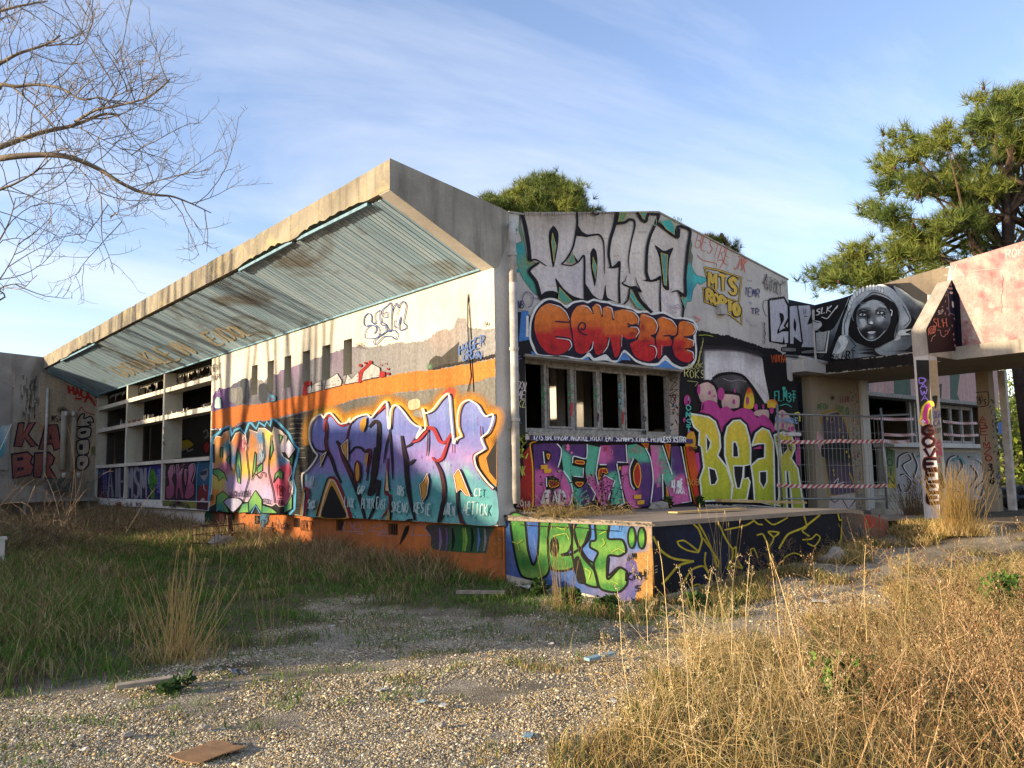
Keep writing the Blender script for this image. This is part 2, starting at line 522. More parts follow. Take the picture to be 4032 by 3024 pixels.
# floor edge slab below the glazed bays and the parapet panels above it
MB().box((XW - 0.04, 22.352, 0.87), (XW + 0.3, YE, 1.10)).build('floor_edge', BLD, M_wall)
parapets = []
BAY = [22.35, 26.25, 30.15, 34.02]
for i in range(3):
    parapets.append(MB().box((XW + 0.05, BAY[i] + 0.06, 1.102), (XW + 0.2, BAY[i + 1] - 0.06, 2.168)).build('parapet_panel', BLD, M_wall))
MB().box((XW - 0.05, 22.353, 2.17), (XW + 0.42, YE, 2.27)).build('window_sill', BLD, M_wall_cream)
MB().box((XW - 0.02, 22.353, 3.47), (XW + 0.36, YE, 3.61)).build('transom', BLD, M_wall_cream)
MB().box((XW - 0.02, 22.353, 4.28), (XW + 0.36, YE, 4.41)).build('transom', BLD, M_wall_cream)
for y in (26.25, 30.15):
    MB().box((XW - 0.035, y - 0.07, 1.1), (XW + 0.5, y + 0.07, 4.88)).build('column', BLD, M_wall_cream)
MB().box((XW - 0.035, 33.93, 1.1), (XW + 0.5, 34.018, 4.88)).build('column', BLD, M_wall_cream)
MB().box((XW + 0.02, 22.354, 1.1), (XW + 0.5, 22.45, 4.88)).build('column', BLD, M_wall_cream)
# rusty glazing bars, and shards of broken panes in the top lights
def shard(mbs, y, z, w, h, up, x):
    n = len(mbs.v)
    j = lambda: random.uniform(-0.25, 0.25) * w
    tip = z + h * (1 if up else -1)
    mbs.v += [(x, y - w / 2, z), (x, y + w / 2, z), (x, y + j(), tip), (x + 0.004, y - w / 2, z), (x + 0.004, y + w / 2, z), (x + 0.004, y + j(), tip)]
    mbs.f += [(n, n + 1, n + 2), (n + 5, n + 4, n + 3), (n, n + 3, n + 4, n + 1), (n + 1, n + 4, n + 5, n + 2), (n + 2, n + 5, n + 3, n)]
for i in range(3):
    y0, y1 = BAY[i] + 0.1, BAY[i + 1] - 0.08
    xg = XW + 0.3
    nb = 4
    for k in range(nb + 1):
        y = y0 + (y1 - y0) * k / nb
        MB().box((xg, y - 0.018, 4.41), (xg + 0.04, y + 0.018, 4.88)).build('glazing_bar', BLD, M_brownframe)
        if k < nb:
            m2 = MB()
            w = (y1 - y0) / nb
            for q in range(9):
                yy = y + w * (q + 0.5) / 9
                shard(m2, yy, 4.84, w / 9, random.uniform(0.03, 0.13) + (0.12 if q in (0, 8) else 0), False, xg + 0.015)
                if random.random() < 0.75: shard(m2, yy, 4.41, w / 9, random.uniform(0.03, 0.11), True, xg + 0.016)
            m2.build('broken_pane', BLD, M_glass)['kind'] = 'stuff'
    for fr in (0.2, 0.62, 0.82) if i == 1 else ((0.3, 0.7) if i == 2 else ()):
        y = y0 + (y1 - y0) * fr
        MB().box((xg, y - 0.02, 2.27), (xg + 0.04, y + 0.02, 3.47)).build('glazing_bar', BLD, M_brownframe)
    m2 = MB()
    for q in range(6):
        shard(m2, y0 + random.random() * (y1 - y0), 3.61, 0.1, random.uniform(0.06, 0.2), True, XW + 0.1)
    m2.build('broken_pane', BLD, M_glass)['kind'] = 'stuff'
    MB().box((xg, y0, 2.27), (xg + 0.05, y1, 2.32)).build('window_rail', BLD, M_brownframe)

# gable wall: upper part with the flared eave, lower part round the long window
GAB = [(6.18, 6.17), (8.38, 5.79), (8.67, 5.815), (11.96, 6.47), (16.12, 5.75), (16.12, 3.52), (8.062, 3.52), (8.062, 4.84), (6.18, 5.715)]
mb = MB().prism(GAB, 'y', YG, YG + 0.3)
gable_wall = mb.build('gable_wall', BLD, M_wall)
mb = MB()
WX0, WX1, WZ0, WZ1 = 8.65, 12.41, 2.30, 3.519
holed_wall(mb, 'y', YG, YG + 0.3, 8.062, 16.12, 0.3, 3.519, [(WX0, WX1, WZ0, 4), (8.0, 8.36, 0, 0.871)])
gable_low = mb.build('gable_wall', BLD, M_wall)
# raw concrete end of the eave, a skin just proud of the wall
eave_end = MB().prism([(6.165, 6.18), (8.2, 5.83), (8.36, 5.795), (8.36, 5.4), (8.13, 4.86), (8.05, 4.83), (6.165, 5.71)], 'y', YG - 0.012, YG - 0.002).build('eave_end', BLD, M_conc)
coping = MB().prism([(8.36, 5.78), (8.67, 5.80), (11.96, 6.455), (16.14, 5.735), (16.14, 5.765), (11.96, 6.487), (8.67, 5.832), (8.36, 5.81)], 'y', YG - 0.02, YG + 0.34).build('coping', BLD, M_conc)
# eave: fascia beam with a spalled lower edge, roof slab, soffit boards
def fascia_mesh():
    ys = np.linspace(YG - 0.001, YE - 0.15, 260)
    v = []; f = []
    for i, y in enumerate(ys):
        broken = 0.0
        for (a, b2) in ((10.9, 13.3), (13.6, 15.9), (27.0, 30.2), (31.0, 31.6)):
            if a < y < b2:
                broken = min(1, (y - a) * 3, (b2 - y) * 3)
        nz = abs(noise.noise((y * 3.1, 0, 5))) + abs(noise.noise((y * 9, 2, 5))) * 0.6
        bot = 5.725 + broken * (0.03 + 0.09 * nz)
        top = 6.165 + noise.noise((y * 1.5, 4, 0)) * 0.012 - max(0, noise.noise((y * 4, 9, 0)) - .25) * .12
        v += [(6.17, y, bot), (6.17, y, top), (6.42, y, top - 0.03), (6.42, y, bot + 0.02 * nz)]
        if i:
            a = 4 * (i - 1); c = 4 * i
            for k in range(4):
                k2 = (k + 1) % 4
                f.append((a + k, a + k2, c + k2, c + k))
    f.append((0, 1, 2, 3)); n = len(v); f.append((n - 1, n - 2, n - 3, n - 4))
    return mesh_obj('fascia_beam', v, f, BLD, M_fascia)
fascia = fascia_mesh()
MB().prism([(6.425, 6.10), (8.4, 5.76), (8.67, 5.78), (11.96, 6.43), (16.1, 5.71), (16.1, 5.5), (11.96, 6.2), (8.6, 5.4), (8.1, 4.97), (6.425, 5.85)], 'y', YG + 0.302, YE - 0.1).build('roof_slab', BLD, M_dark)
soffit = MB().box((8.0, YG + 0.31, 4.862), (8.06, YE - 0.1, 4.93)).build('soffit', BLD, M_bluetrim)
K = (5.70 - 4.87) / (XW - 6.28)
bw = 0.112
bm = MB().quad_box([(0, 0, 0), (0, bw - 0.02, 0), (6.28 - XW, bw - 0.02, K * (XW - 6.28)), (6.28 - XW, 0, K * (XW - 6.28)),
                    (0, 0, 0.025), (0, bw - 0.02, 0.025), (6.28 - XW, bw - 0.02, K * (XW - 6.28) + 0.025), (6.28 - XW, 0, K * (XW - 6.28) + 0.025)])
bme = bpy.data.meshes.new('soffit_board'); bme.from_pydata(bm.v, [], bm.f); bme.update(); bme.materials.append(M_board)
nb = int((YE - 0.12 - YG - 0.31) / bw)
for i in range(nb):
    o = bpy.data.objects.new('soffit_board', bme); COL.objects.link(o)
    o.parent = soffit
    dz = random.uniform(-0.004, 0.004)
    o.location = (XW, YG + 0.312 + i * bw, 4.87 + dz)
# loose blue batten that hangs along the spalled edge
for (a, b2, s) in ((10.95, 13.35, 0.0), (13.55, 15.95, 0.02), (26.9, 31.4, 0.0)):
    MB().beam((6.24, a, 5.70 + s), (6.24, b2, 5.715 - s), 0.06, 0.05).build('edge_batten', BLD, M_bluetrim)
# dark boxed beam where the soffit meets the far wing
MB().prism([(6.3, 5.68), (8.0, 4.87), (8.0, 4.76), (6.3, 5.60)], 'y', YE - 0.28, YE - 0.14).build('end_beam', BLD, M_bluetrim)
# rear walls, floor and inner walls that close the rooms
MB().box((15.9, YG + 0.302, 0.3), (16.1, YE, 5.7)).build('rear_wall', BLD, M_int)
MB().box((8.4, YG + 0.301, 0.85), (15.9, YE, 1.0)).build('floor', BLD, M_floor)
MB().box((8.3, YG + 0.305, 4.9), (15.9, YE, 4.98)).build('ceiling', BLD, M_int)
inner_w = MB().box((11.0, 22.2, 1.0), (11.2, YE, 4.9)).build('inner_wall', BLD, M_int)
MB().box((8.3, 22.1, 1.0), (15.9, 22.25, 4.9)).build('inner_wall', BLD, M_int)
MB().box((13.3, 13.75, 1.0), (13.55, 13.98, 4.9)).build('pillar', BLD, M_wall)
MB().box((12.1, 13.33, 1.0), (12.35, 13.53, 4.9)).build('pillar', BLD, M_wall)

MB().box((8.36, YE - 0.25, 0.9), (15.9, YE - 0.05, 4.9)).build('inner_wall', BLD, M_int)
# gable window: set back frame of six lights
wf = MB()
WY = 10.56
win = wf.box((WX0, WY - 0.05, 2.30), (WX1, WY + 0.04, 2.385)).box((WX0, WY - 0.05, 3.44), (WX1, WY + 0.04, 3.518)).build('window', BLD, M_greyframe)
for (a, b2) in ((9.28, 9.34), (9.885, 9.965), (10.5, 10.58), (11.115, 11.19), (11.71, 11.795), (12.35, 12.405)):
    MB().box((a, WY - 0.045, 2.386), (b2, WY + 0.035, 3.439)).build('mullion', win, M_greyframe)
for (a, b2) in ((9.34, 9.885), (9.965, 10.5), (10.58, 11.115), (11.19, 11.71)):
    m2 = MB()
    for (p, q, r2, s2) in ((a + .004, b2 - .004, 2.39, 2.425), (a + .004, b2 - .004, 3.4, 3.436), (a + .004, a + 0.024, 2.425, 3.38), (b2 - 0.024, b2 - .004, 2.425, 3.4)):
        m2.box((p, WY - 0.065, r2), (q, WY + 0.02, s2))
    m2.build('casement', win, M_greyframe)
MB().box((8.62, YG - 0.09, 2.245), (12.14, YG + 0.28, 2.299)).build('window_sill', win, M_greyframe)
MB().box((8.6, YG - 0.06, 3.49), (12.43, YG - 0.001, 3.53)).build('lintel_edge', win, M_dark)
name_board = MB().box((8.66, YG - 0.075, 2.165), (12.62, YG - 0.001, 2.243)).build('name_board', BLD, flat('purple_board', srgb('4b3a66'), 0.15, 8, 0.7))

# downpipe at the corner
dp = MB().tube([(8.42, YG - 0.02, 5.55), (8.36, YG - 0.1, 5.56), (8.33, YG - 0.12, 5.48), (8.33, YG - 0.12, 4.6)], 0.06, 12)
dp.tube([(8.33, YG - 0.12, 4.62), (8.32, YG - 0.12, 1.2)], 0.064, 12)
pipe = dp.build('downpipe', BLD, M_pipe, True)
for z in (5.05, 3.55, 2.45):
    MB().tube([(8.325, YG - 0.12, z), (8.325, YG - 0.12, z + 0.05)], 0.076, 12).build('pipe_bracket', pipe, M_pipe)
cable = MB().tube([(8.03, 10.9, 4.55), (8.035, 10.86, 4.1), (8.035, 10.82, 3.5), (8.03, 10.78, 2.95)], 0.008, 5).tube([(8.03, 10.9, 4.55), (8.03, 10.93, 4.2), (8.03, 10.9, 3.6), (8.03, 10.84, 3.2), (8.02, 10.93, 2.97)], 0.008, 5).build('hanging_cable', BLD, M_black)

# ------------------------------------------------------------------ the far wing that closes the yard on the left
WING = thing('side_wing', 'grimy concrete wing with pipes closing the far end of the yard', 'building', (4, YE, 0))
wing_wall = MB().prism([(-14, 0), (8.4, 0), (8.4, 4.9), (6.2, 6.15), (-14, 7.3)], 'y', YE, YE + 0.3).build('wall', WING, M_dark)
MB().box((-14, YE + 0.301, 0), (8.0, YE + 9, 5.6)).build('rear_block', WING, M_dark)
PE = ('y', YE)
a = on(PE, 0, 1462); b2 = on(PE, 60, 1850)
big_panel = MB().box((a[0] - 5, YE - 0.05, b2[2]), (b2[0] - 0.22, YE - 0.002, a[2] - 0.05)).build('mural_panel', WING, flat('pale_panel', srgb('8f8880'), 0.15, 2, 0.8))
def vpipe(x0, y0, y1, r, mat):
    p = on(PE, x0, y0); q = on(PE, x0, y1)
    return MB().tube([(p[0], YE - r - 0.02, p[2]), (p[0], YE - r - 0.02, q[2])], r, 10).build('wall_pipe', WING, mat, True)
vpipe(187, 1528, 1890, 0.05, M_pipe)
vpipe(252, 1620, 1850, 0.11, M_conc)
vpipe(290, 1625, 1860, 0.10, M_conc)
for (x, y) in ((256, 1632), (285, 1630), (247, 1870), (305, 1870)):
    p = on(PE, x, y)
    MB().tube([(p[0], YE - 0.2, p[2] - 0.1), (p[0], YE - 0.2, p[2] + 0.08)], 0.075, 8).build('pipe_end', WING, M_pipe, True)
p = on(PE, 215, 1890); q = on(PE, 245, 1945)
MB().box((p[0] - 0.25, YE - 0.75, q[2] + .1), (q[0] + 0.15, YE - 0.2, p[2] + 0.05)).build('meter_box', WING, flat('dark_green_box', srgb('4b4f48'), 0.3, 5, 0.7))
MB().box((3.9, YE - 0.9, 1.02), (7.9, YE - 0.01, 1.14)).build('ledge', WING, M_dark)
for x in (4.3, 5.6, 6.9, 7.6):
    MB().box((x, YE - 0.85, 0.0), (x + 0.1, YE - 0.75, 1.018)).build('ledge_post', WING, M_dark)

# ------------------------------------------------------------------ loading platform
PLAT = thing('loading_platform', 'raised concrete loading platform with green and black lettering on its sides', 'platform', (8.2, 7.31, 0))
PX, PY = 8.2, 7.31
mb = MB()
prof = [(PX, -0.3), (PX, 1.0), (12.8, 1.0), (13.2, 0.95), (13.8, 0.73), (13.8, -0.3)]
plat = mb.prism(prof, 'y', PY, YG - 0.001).build('platform_body', PLAT, M_conc)
def deck_mesh():
    xs = [PX - 0.03, 9.2, 10.2, 11.2, 12.2, 12.9, 13.3, 13.9, 14.6, 16.2]
    zs = [1.0, 1.0, 1.0, 1.0, 1.0, .99, .94, .80, .77, .74]
    v = []; f = []
    for i, (x, z) in enumerate(zip(xs, zs)):
        yf = PY - 0.03 if x < 13.5 else 7.6
        v += [(x, yf, z + 0.012), (x, YG - 0.004, z + 0.012), (x, yf, z - 0.05), (x, YG - 0.004, z - 0.05)]
        if i:
            a = 4 * (i - 1); c = 4 * i
            f += [(a, c, c + 1, a + 1), (a + 2, a + 3, c + 3, c + 2), (a, a + 2, c + 2, c)]
    f += [(0, 1, 3, 2)]
    return mesh_obj('deck', v, f, PLAT, M_deck)
deck = deck_mesh()

# ------------------------------------------------------------------ covered walkway on the right
XA = 17.0
PA = ('x', XA)
ANX = thing('covered_walkway', 'concrete covered walkway with tall painted parapet on graffiti tagged pillars', 'building', (XA, 8, 0.7))
parapet = MB().prism([(10.235, 3.76), (10.235, 5.17), (9.72, 5.21), (5.88, 5.74), (-3.0, 6.95), (-3.0, 3.76)], 'x', XA, XA + 0.25).build('parapet_wall', ANX, M_wall)
canopy_edge = MB().box((XA - 0.06, -3, 3.70), (XA - 0.002, 10.234, 3.95)).build('canopy_edge', ANX, M_conc)
MB().box((XA - 0.001, -3, 3.71), (19.7, 11.2, 3.755)).build('canopy', ANX, M_beige)
MB().box((19.45, -3, 3.756), (19.7, 11.2, 4.2)).build('canopy_back_edge', ANX, M_beige)
# link wall with a low parapet between gable and walkway (same plane as the gable)
link = MB().box((16.122, YG, 3.99), (16.998, YG + 0.25, 5.25)).build('link_wall', ANX, M_wall)
MB().box((16.122, YG - 0.3, 3.72), (17.25, YG + 0.25, 3.985)).build('link_ledge', ANX, M_wall)
MB().tube([(16.1, YG - 0.2, 4.03), (17.15, YG - 0.34, 3.93)], 0.04, 8).build('waste_pipe', ANX, M_pipe, True)
under = MB().box((16.85, YG + 0.02, 0.5), (18.85, YG + 0.25, 3.708)).build('under_wall', ANX, M_beige)
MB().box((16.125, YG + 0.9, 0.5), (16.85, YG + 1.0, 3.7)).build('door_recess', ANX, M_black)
for x in (16.3, 16.52, 16.72):
    MB().tube([(x, YG + 0.5, 0.7), (x, YG + 0.5, 3.3)], 0.03, 8).build('recess_pipe', ANX, M_rust)
# buttress fin and front pillar
fin = MB().prism([(XA - 0.002, 5.27), (XA - 0.002, 3.70), (16.13, 3.70), (15.78, 3.70), (15.78, 4.20)], 'y', 7.2, 7.48).build('fin', ANX, M_conc)
pillar_f = MB().box((15.782, 7.205, 0.4), (16.13, 7.475, 3.699)).build('pillar', ANX, M_wall)
pillar_b = MB().box((19.4, 7.62, 0.4), (19.66, 7.88, 3.709)).build('pillar', ANX, M_beige)
post_w = MB().box((19.74, 7.42, 0.4), (19.86, 7.56, 3.709)).build('post', ANX, M_pipe)
column_w = MB().box((18.85, YG - 0.05, 0.4), (19.15, YG + 0.27, 3.708)).build('pillar', ANX, M_wall)
walk_floor = MB().box((15.75, 4.6, 0.3), (30, YG + 3, 0.705)).build('floor', ANX, M_floor)

# kiosk behind the walkway
YK = 11.0
PK = ('y', YK)
KIO = thing('kiosk_building', 'kiosk with striped fascia, broken windows and silver graffiti below its counter', 'building', (24, YK, 0.7))
kx0, kx1 = 19.9, 27.6
counter_wall = MB().box((21.3, YK, 0.5), (kx1, YK + 0.2, 2.2)).build('counter_wall', KIO, M_wall)
MB().box((21.15, YK - 0.35, 2.202), (kx1, YK + 0.21, 2.32)).build('counter_top', KIO, M_wall)
stripe_wall = MB().box((kx0, YK - 0.02, 3.56), (kx1, YK + 0.2, 5.0)).build('striped_fascia', KIO, M_wall)
MB().box((kx0, YK - 0.3, 3.46), (kx1, YK + 0.15, 3.558)).build('shutter_box', KIO, M_greyframe)
for x in (22.9, 23.15, 23.9, 24.6, 25.3, 26.0, 26.7, 27.5):
    MB().box((x - 0.05, YK + 0.02, 2.322), (x + 0.05, YK + 0.12, 3.458)).build('window_post', KIO, M_greyframe)
for (a, b2) in ((24.0, 24.6), (24.6, 25.3), (25.3, 26.0), (26.0, 26.7)):
    m2 = MB()
    m2.box((a + 0.06, YK + 0.03, 2.34), (b2 - 0.06, YK + 0.08, 2.42)).box((a + 0.06, YK + 0.03, 3.34), (b2 - 0.06, YK + 0.08, 3.44))
    m2.box((a + 0.06, YK + 0.035, 2.42), (a + 0.09, YK + 0.075, 3.34)).box((b2 - 0.09, YK + 0.035, 2.42), (b2 - 0.06, YK + 0.075, 3.34))
    m2.build('casement', KIO, M_greyframe)
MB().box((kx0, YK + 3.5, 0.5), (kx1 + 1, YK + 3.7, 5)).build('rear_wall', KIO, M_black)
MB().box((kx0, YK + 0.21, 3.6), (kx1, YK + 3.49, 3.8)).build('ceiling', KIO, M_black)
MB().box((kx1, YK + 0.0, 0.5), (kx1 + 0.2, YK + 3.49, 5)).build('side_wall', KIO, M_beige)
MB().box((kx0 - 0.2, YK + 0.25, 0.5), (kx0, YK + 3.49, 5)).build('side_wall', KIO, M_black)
steps = thing('entrance_steps', 'low concrete steps at the dark kiosk entrance', 'steps', (20.4, YK - 0.5, 0.7))
for k in range(3):
    MB().box((19.5, YK - 0.9 + 0.3 * k, 0.706), (21.2, YK - 0.6 + 0.3 * k, 0.86 + 0.15 * k)).build('step', steps, M_conc)
MB().tube([(20.1, YK + 0.05, 2.95), (22.8, YK + 0.05, 3.1)], 0.03, 6).build('grab_rail', KIO, M_steel)

# ------------------------------------------------------------------ spray paint: thin layers of colour on real walls
CROP = dict(A=(0, 1200, .60277), B=(800, 1000, .7233), Cg=(1900, 700, .54249), D1=(800, 1500, .36179), D2=(1150, 1500, .42205),
            D3=(2000, 800, .36166), D4=(2000, 1150, .36166), D5=(2000, 1700, .33906), D6=(2650, 1250, .51238), D7=(3000, 1100, .31646),
            D8=(1950, 1950, .70072), E1=(3050, 1350, .45208), E2=(3450, 1000, .3014), E3=(3450, 1350, .48219), E4=(0, 1350, .45187),
            E5=(350, 1400, .39174), E6=(1350, 1100, .30135), G=(1900, 1400, .6027), F=(0, 0, 1.0), H=(0, 0, 1.0), H6=(0, 600, .76854))
M_paint = attr_mat('spray_paint', rough=0.7, var=0.2, scale=16, alpha=True, spec=0.2, streak=0.2, wear=srgb('948a7e'), wlo=0.715, bumpd=0.004)
M_paint_old = attr_mat('flaking_spray_paint', rough=0.8, var=0.3, scale=18, alpha=True, wear=srgb('8a7f70'), spec=0.15, streak=0.3, bumpd=0.005)

def cr_curve(pts, closed, n=5):
    P = [np.array(p[:2], float) for p in pts]; L = len(P); out = []
    if L < 3: return P
    rngi = range(L if closed else L - 1)
    for i in rngi:
        p0 = P[(i - 1) % L] if closed or i > 0 else P[0]
        p1 = P[i]; p2 = P[(i + 1) % L]
        p3 = P[(i + 2) % L] if closed or i + 2 < L else P[-1]
        for k in range(n):
            t = k / n
            out.append(0.5 * (2 * p1 + (p2 - p0) * t * 0.8 + (2 * p0 - 5 * p1 + 4 * p2 - p3) * 0 + 0)
                       if False else
                       (2 * t**3 - 3 * t**2 + 1) * p1 + (t**3 - 2 * t**2 + t) * (p2 - p0) * 0.38 + (-2 * t**3 + 3 * t**2) * p2 + (t**3 - t**2) * (p3 - p1) * 0.38)
    if not closed: out.append(P[-1])
    return out

class Paint:
    def __init__(s, name, parent, plane, crop, base=0.003, k=1.0, mat=None, label=None, seed=1, step=0.0007):
        s.name, s.parent, s.plane, s.c, s.k, s.mat, s.label = name, parent, plane, CROP[crop], k, mat or M_paint, label
        s.v, s.f, s.col = [], [], []
        s.layer = 0; s.base = base; s.step = step; s.r = random.Random(seed)
    def crop(s, c): s.c = CROP[c]; return s
    def on(s, plane, base=None):
        s.plane = plane
        if base is not None: s.base = base
        return s
    def colr(s, c, a=1.0):
        c = srgb(c) if isinstance(c, str) else c
        w_ = (1.1, 1.0, 0.9) if s.k > 0.8 else (1, 1, 1)
        return tuple(min(0.85, x * s.k * y) for x, y in zip(c[:3], w_)) + (c[3] if len(c) > 3 else a,)
    def vert(s, p, c, extra=0.0):
        w = on(s.plane, s.c[0] + p[0] * s.c[2], s.c[1] + p[1] * s.c[2])
        off = s.base + s.layer * s.step + extra
        if s.plane[0] == 'x': w[0] -= off
        elif s.plane[0] == 'y': w[1] -= off
        else: w[2] += off
        s.v.append(tuple(w)); s.col.append(c)
        return len(s.v) - 1
    def fill(s, pts, col, smooth=True, grid=0, holes=(), a=1.0, rag=0, power=2.0):
        """pts: outline in crop coordinates; col: hex or anchors [(x,y,hex)]; rag: ragged edge amount"""
        loops = [pts] + list(holes)
        V, E = [], []
        for lp in loops:
            q = cr_curve(lp, True) if smooth else [np.array(p, float) for p in lp]
            if rag and lp is pts:
                q2 = []
                for i in range(len(q)):
                    a0 = q[i]; b0 = q[(i + 1) % len(q)]
                    m = max(1, int(np.hypot(*(b0 - a0)) / (rag * 1.6)))
                    for kk in range(m):
                        q2.append(a0 + (b0 - a0) * kk / m + np.array([s.r.uniform(-.3, .3), s.r.uniform(-1, 1)]) * rag)
                q = q2
            n = len(V)
            V += [Vector((float(p[0]), float(p[1]))) for p in q]
            E += [(n + i, n + (i + 1) % len(q)) for i in range(len(q))]
        xs = [p.x for p in V]; ys = [p.y for p in V]
        if grid:
            gx = np.arange(min(xs) + grid / 2, max(xs), grid); gy = np.arange(min(ys) + grid / 2, max(ys), grid)
            for yy in gy:
                for xx in gx:
                    V.append(Vector((float(xx + s.r.uniform(-.2, .2) * grid), float(yy + s.r.uniform(-.2, .2) * grid))))
        vv, _, ff, _, _, _ = delaunay_2d_cdt(V, E, [], 1, 1e-4)
        if holes:
            # keep triangles that lie inside the outline and outside the holes
            H = [cr_curve(h, True) if smooth else h for h in holes]
            ff = [f for f in ff if not any(in_poly(np.array([sum(vv[i].x for i in f) / 3]), np.array([sum(vv[i].y for i in f) / 3]), [tuple(p) for p in h])[0] for h in H)]
        idx = {}
        if isinstance(col, str) or isinstance(col[0], float):
            cst = s.colr(col, a); cf = lambda x, y: cst
        else:
            A = np.array([(p[0], p[1]) for p in col], float); CC = np.array([s.colr(p[2], p[3] if len(p) > 3 else a) for p in col])
            def cf(x, y):
                d = ((A[:, 0] - x) ** 2 + (A[:, 1] - y) ** 2 + 30) ** (power / 2 + 0.3)
                w = 1 / d
                return tuple((CC * w[:, None]).sum(0) / w.sum())
        for f in ff:
            g = []
            for i in f:
                if i not in idx:
                    idx[i] = s.vert((vv[i].x, vv[i].y), cf(vv[i].x, vv[i].y))
                g.append(idx[i])
            s.f.append(tuple(g))
        s.layer += 1
        return s
    def stroke(s, pts, w, col, smooth=True, taper=None, soft=0.22, closed=False, a=1.0, adv=True):
        """ribbon along pts; w in crop px; soft>0 fades the outer part like overspray"""
        q = cr_curve(pts, closed, 6) if smooth and len(pts) > 2 else [np.array(p[:2], float) for p in pts]
        if closed: q = q + [q[0], q[1]]
        L = len(q)
        c = s.colr(col, a); c0 = c[:3] + (0.0,)
        rows = []
        for i in range(L):
            d = q[min(i + 1, L - 1)] - q[max(i - 1, 0)]
            n = np.hypot(*d)
            d = d / n if n > 1e-9 else np.array([1.0, 0])
            nrm = np.array([-d[1], d[0]])
            t = i / max(1, L - 1)
            ww = w
            if taper:
                ww = w * (taper[0] * (1 - t) + taper[1] * t if len(taper) == 2 else np.interp(t, np.linspace(0, 1, len(taper)), taper))
            ex = t * 0.0005
            if soft:
                o = ww * (1 + soft)
                rows.append([s.vert(q[i] - nrm * o / 2, c0, ex), s.vert(q[i] - nrm * ww * (1 - soft * .6) / 2, c, ex), s.vert(q[i] + nrm * ww * (1 - soft * .6) / 2, c, ex), s.vert(q[i] + nrm * o / 2, c0, ex)])
            else:
                rows.append([s.vert(q[i] - nrm * ww / 2, c, ex), s.vert(q[i] + nrm * ww / 2, c, ex)])
        for i in range(L - 1):
            for k in range(len(rows[0]) - 1):
                s.f.append((rows[i][k], rows[i][k + 1], rows[i + 1][k + 1], rows[i + 1][k]))
        s.layer += 1 if adv else 0.12
        return s
    def dot(s, x, y, rx, col, ry=None, soft=0.0, n=14, a=1.0):
        ry = ry or rx
        if soft:
            c = s.colr(col, a); c0 = c[:3] + (0.0,)
            m = s.vert((x, y), c); ring = [s.vert((x + rx * math.cos(2 * math.pi * i / n), y + ry * math.sin(2 * math.pi * i / n)), c0) for i in range(n)]
            for i in range(n): s.f.append((m, ring[i], ring[(i + 1) % n]))
            s.layer += 1
        else:
            s.fill([(x + rx * math.cos(2 * math.pi * i / n), y + ry * math.sin(2 * math.pi * i / n)) for i in range(n)], col, smooth=False, a=a)
        return s
    def text(s, txt, p0, p1, h, w, col, slant=0.0, jit=0.06, up=None, gap=0.25, taper=None):
        """hand written line of letters along the base line p0 -> p1"""
        p0 = np.array(p0, float); p1 = np.array(p1, float)
        upv_ = np.array(up if up else (slant * h, -h), float)
        n = len(txt); cell = (p1 - p0) / n
        for i, ch in enumerate(txt):
            st = FONT.get(ch.upper())
            if not st: continue
            o = p0 + cell * i; wd = cell * (1 - gap)
            jj = s.r.uniform(-jit, jit); sc = 1 + s.r.uniform(-jit, jit) * 1.5
            for line in st:
                pts = [o + wd * x + upv_ * (y * sc + jj) + np.array([s.r.uniform(-jit, jit), s.r.uniform(-jit, jit)]) * h * 0.5 for x, y in line]
                s.stroke(pts, w * 1.08, col, smooth=len(pts) > 3, taper=taper or (s.r.uniform(.6, 1.25), s.r.uniform(.9, 1.3), s.r.uniform(.45, 1.1)), adv=False)
            s.layer += 0.15
        s.layer += 1
        return s
    def cut(s):
        s.done(); s.v, s.f, s.col, s.label = [], [], [], None
        return s
    def done(s):
        o = col_mesh(s.name, s.v, s.f, s.col, s.parent, s.mat)
        if s.label: o['label'] = s.label
        if s.name.split('_')[-1] in ('tags', 'scribbles', 'mural', 'lettering') and 'wing' in s.name + '' or s.name.endswith(('tags', 'scribbles', 'panel_mural')): o['kind'] = 'stuff'
        return o

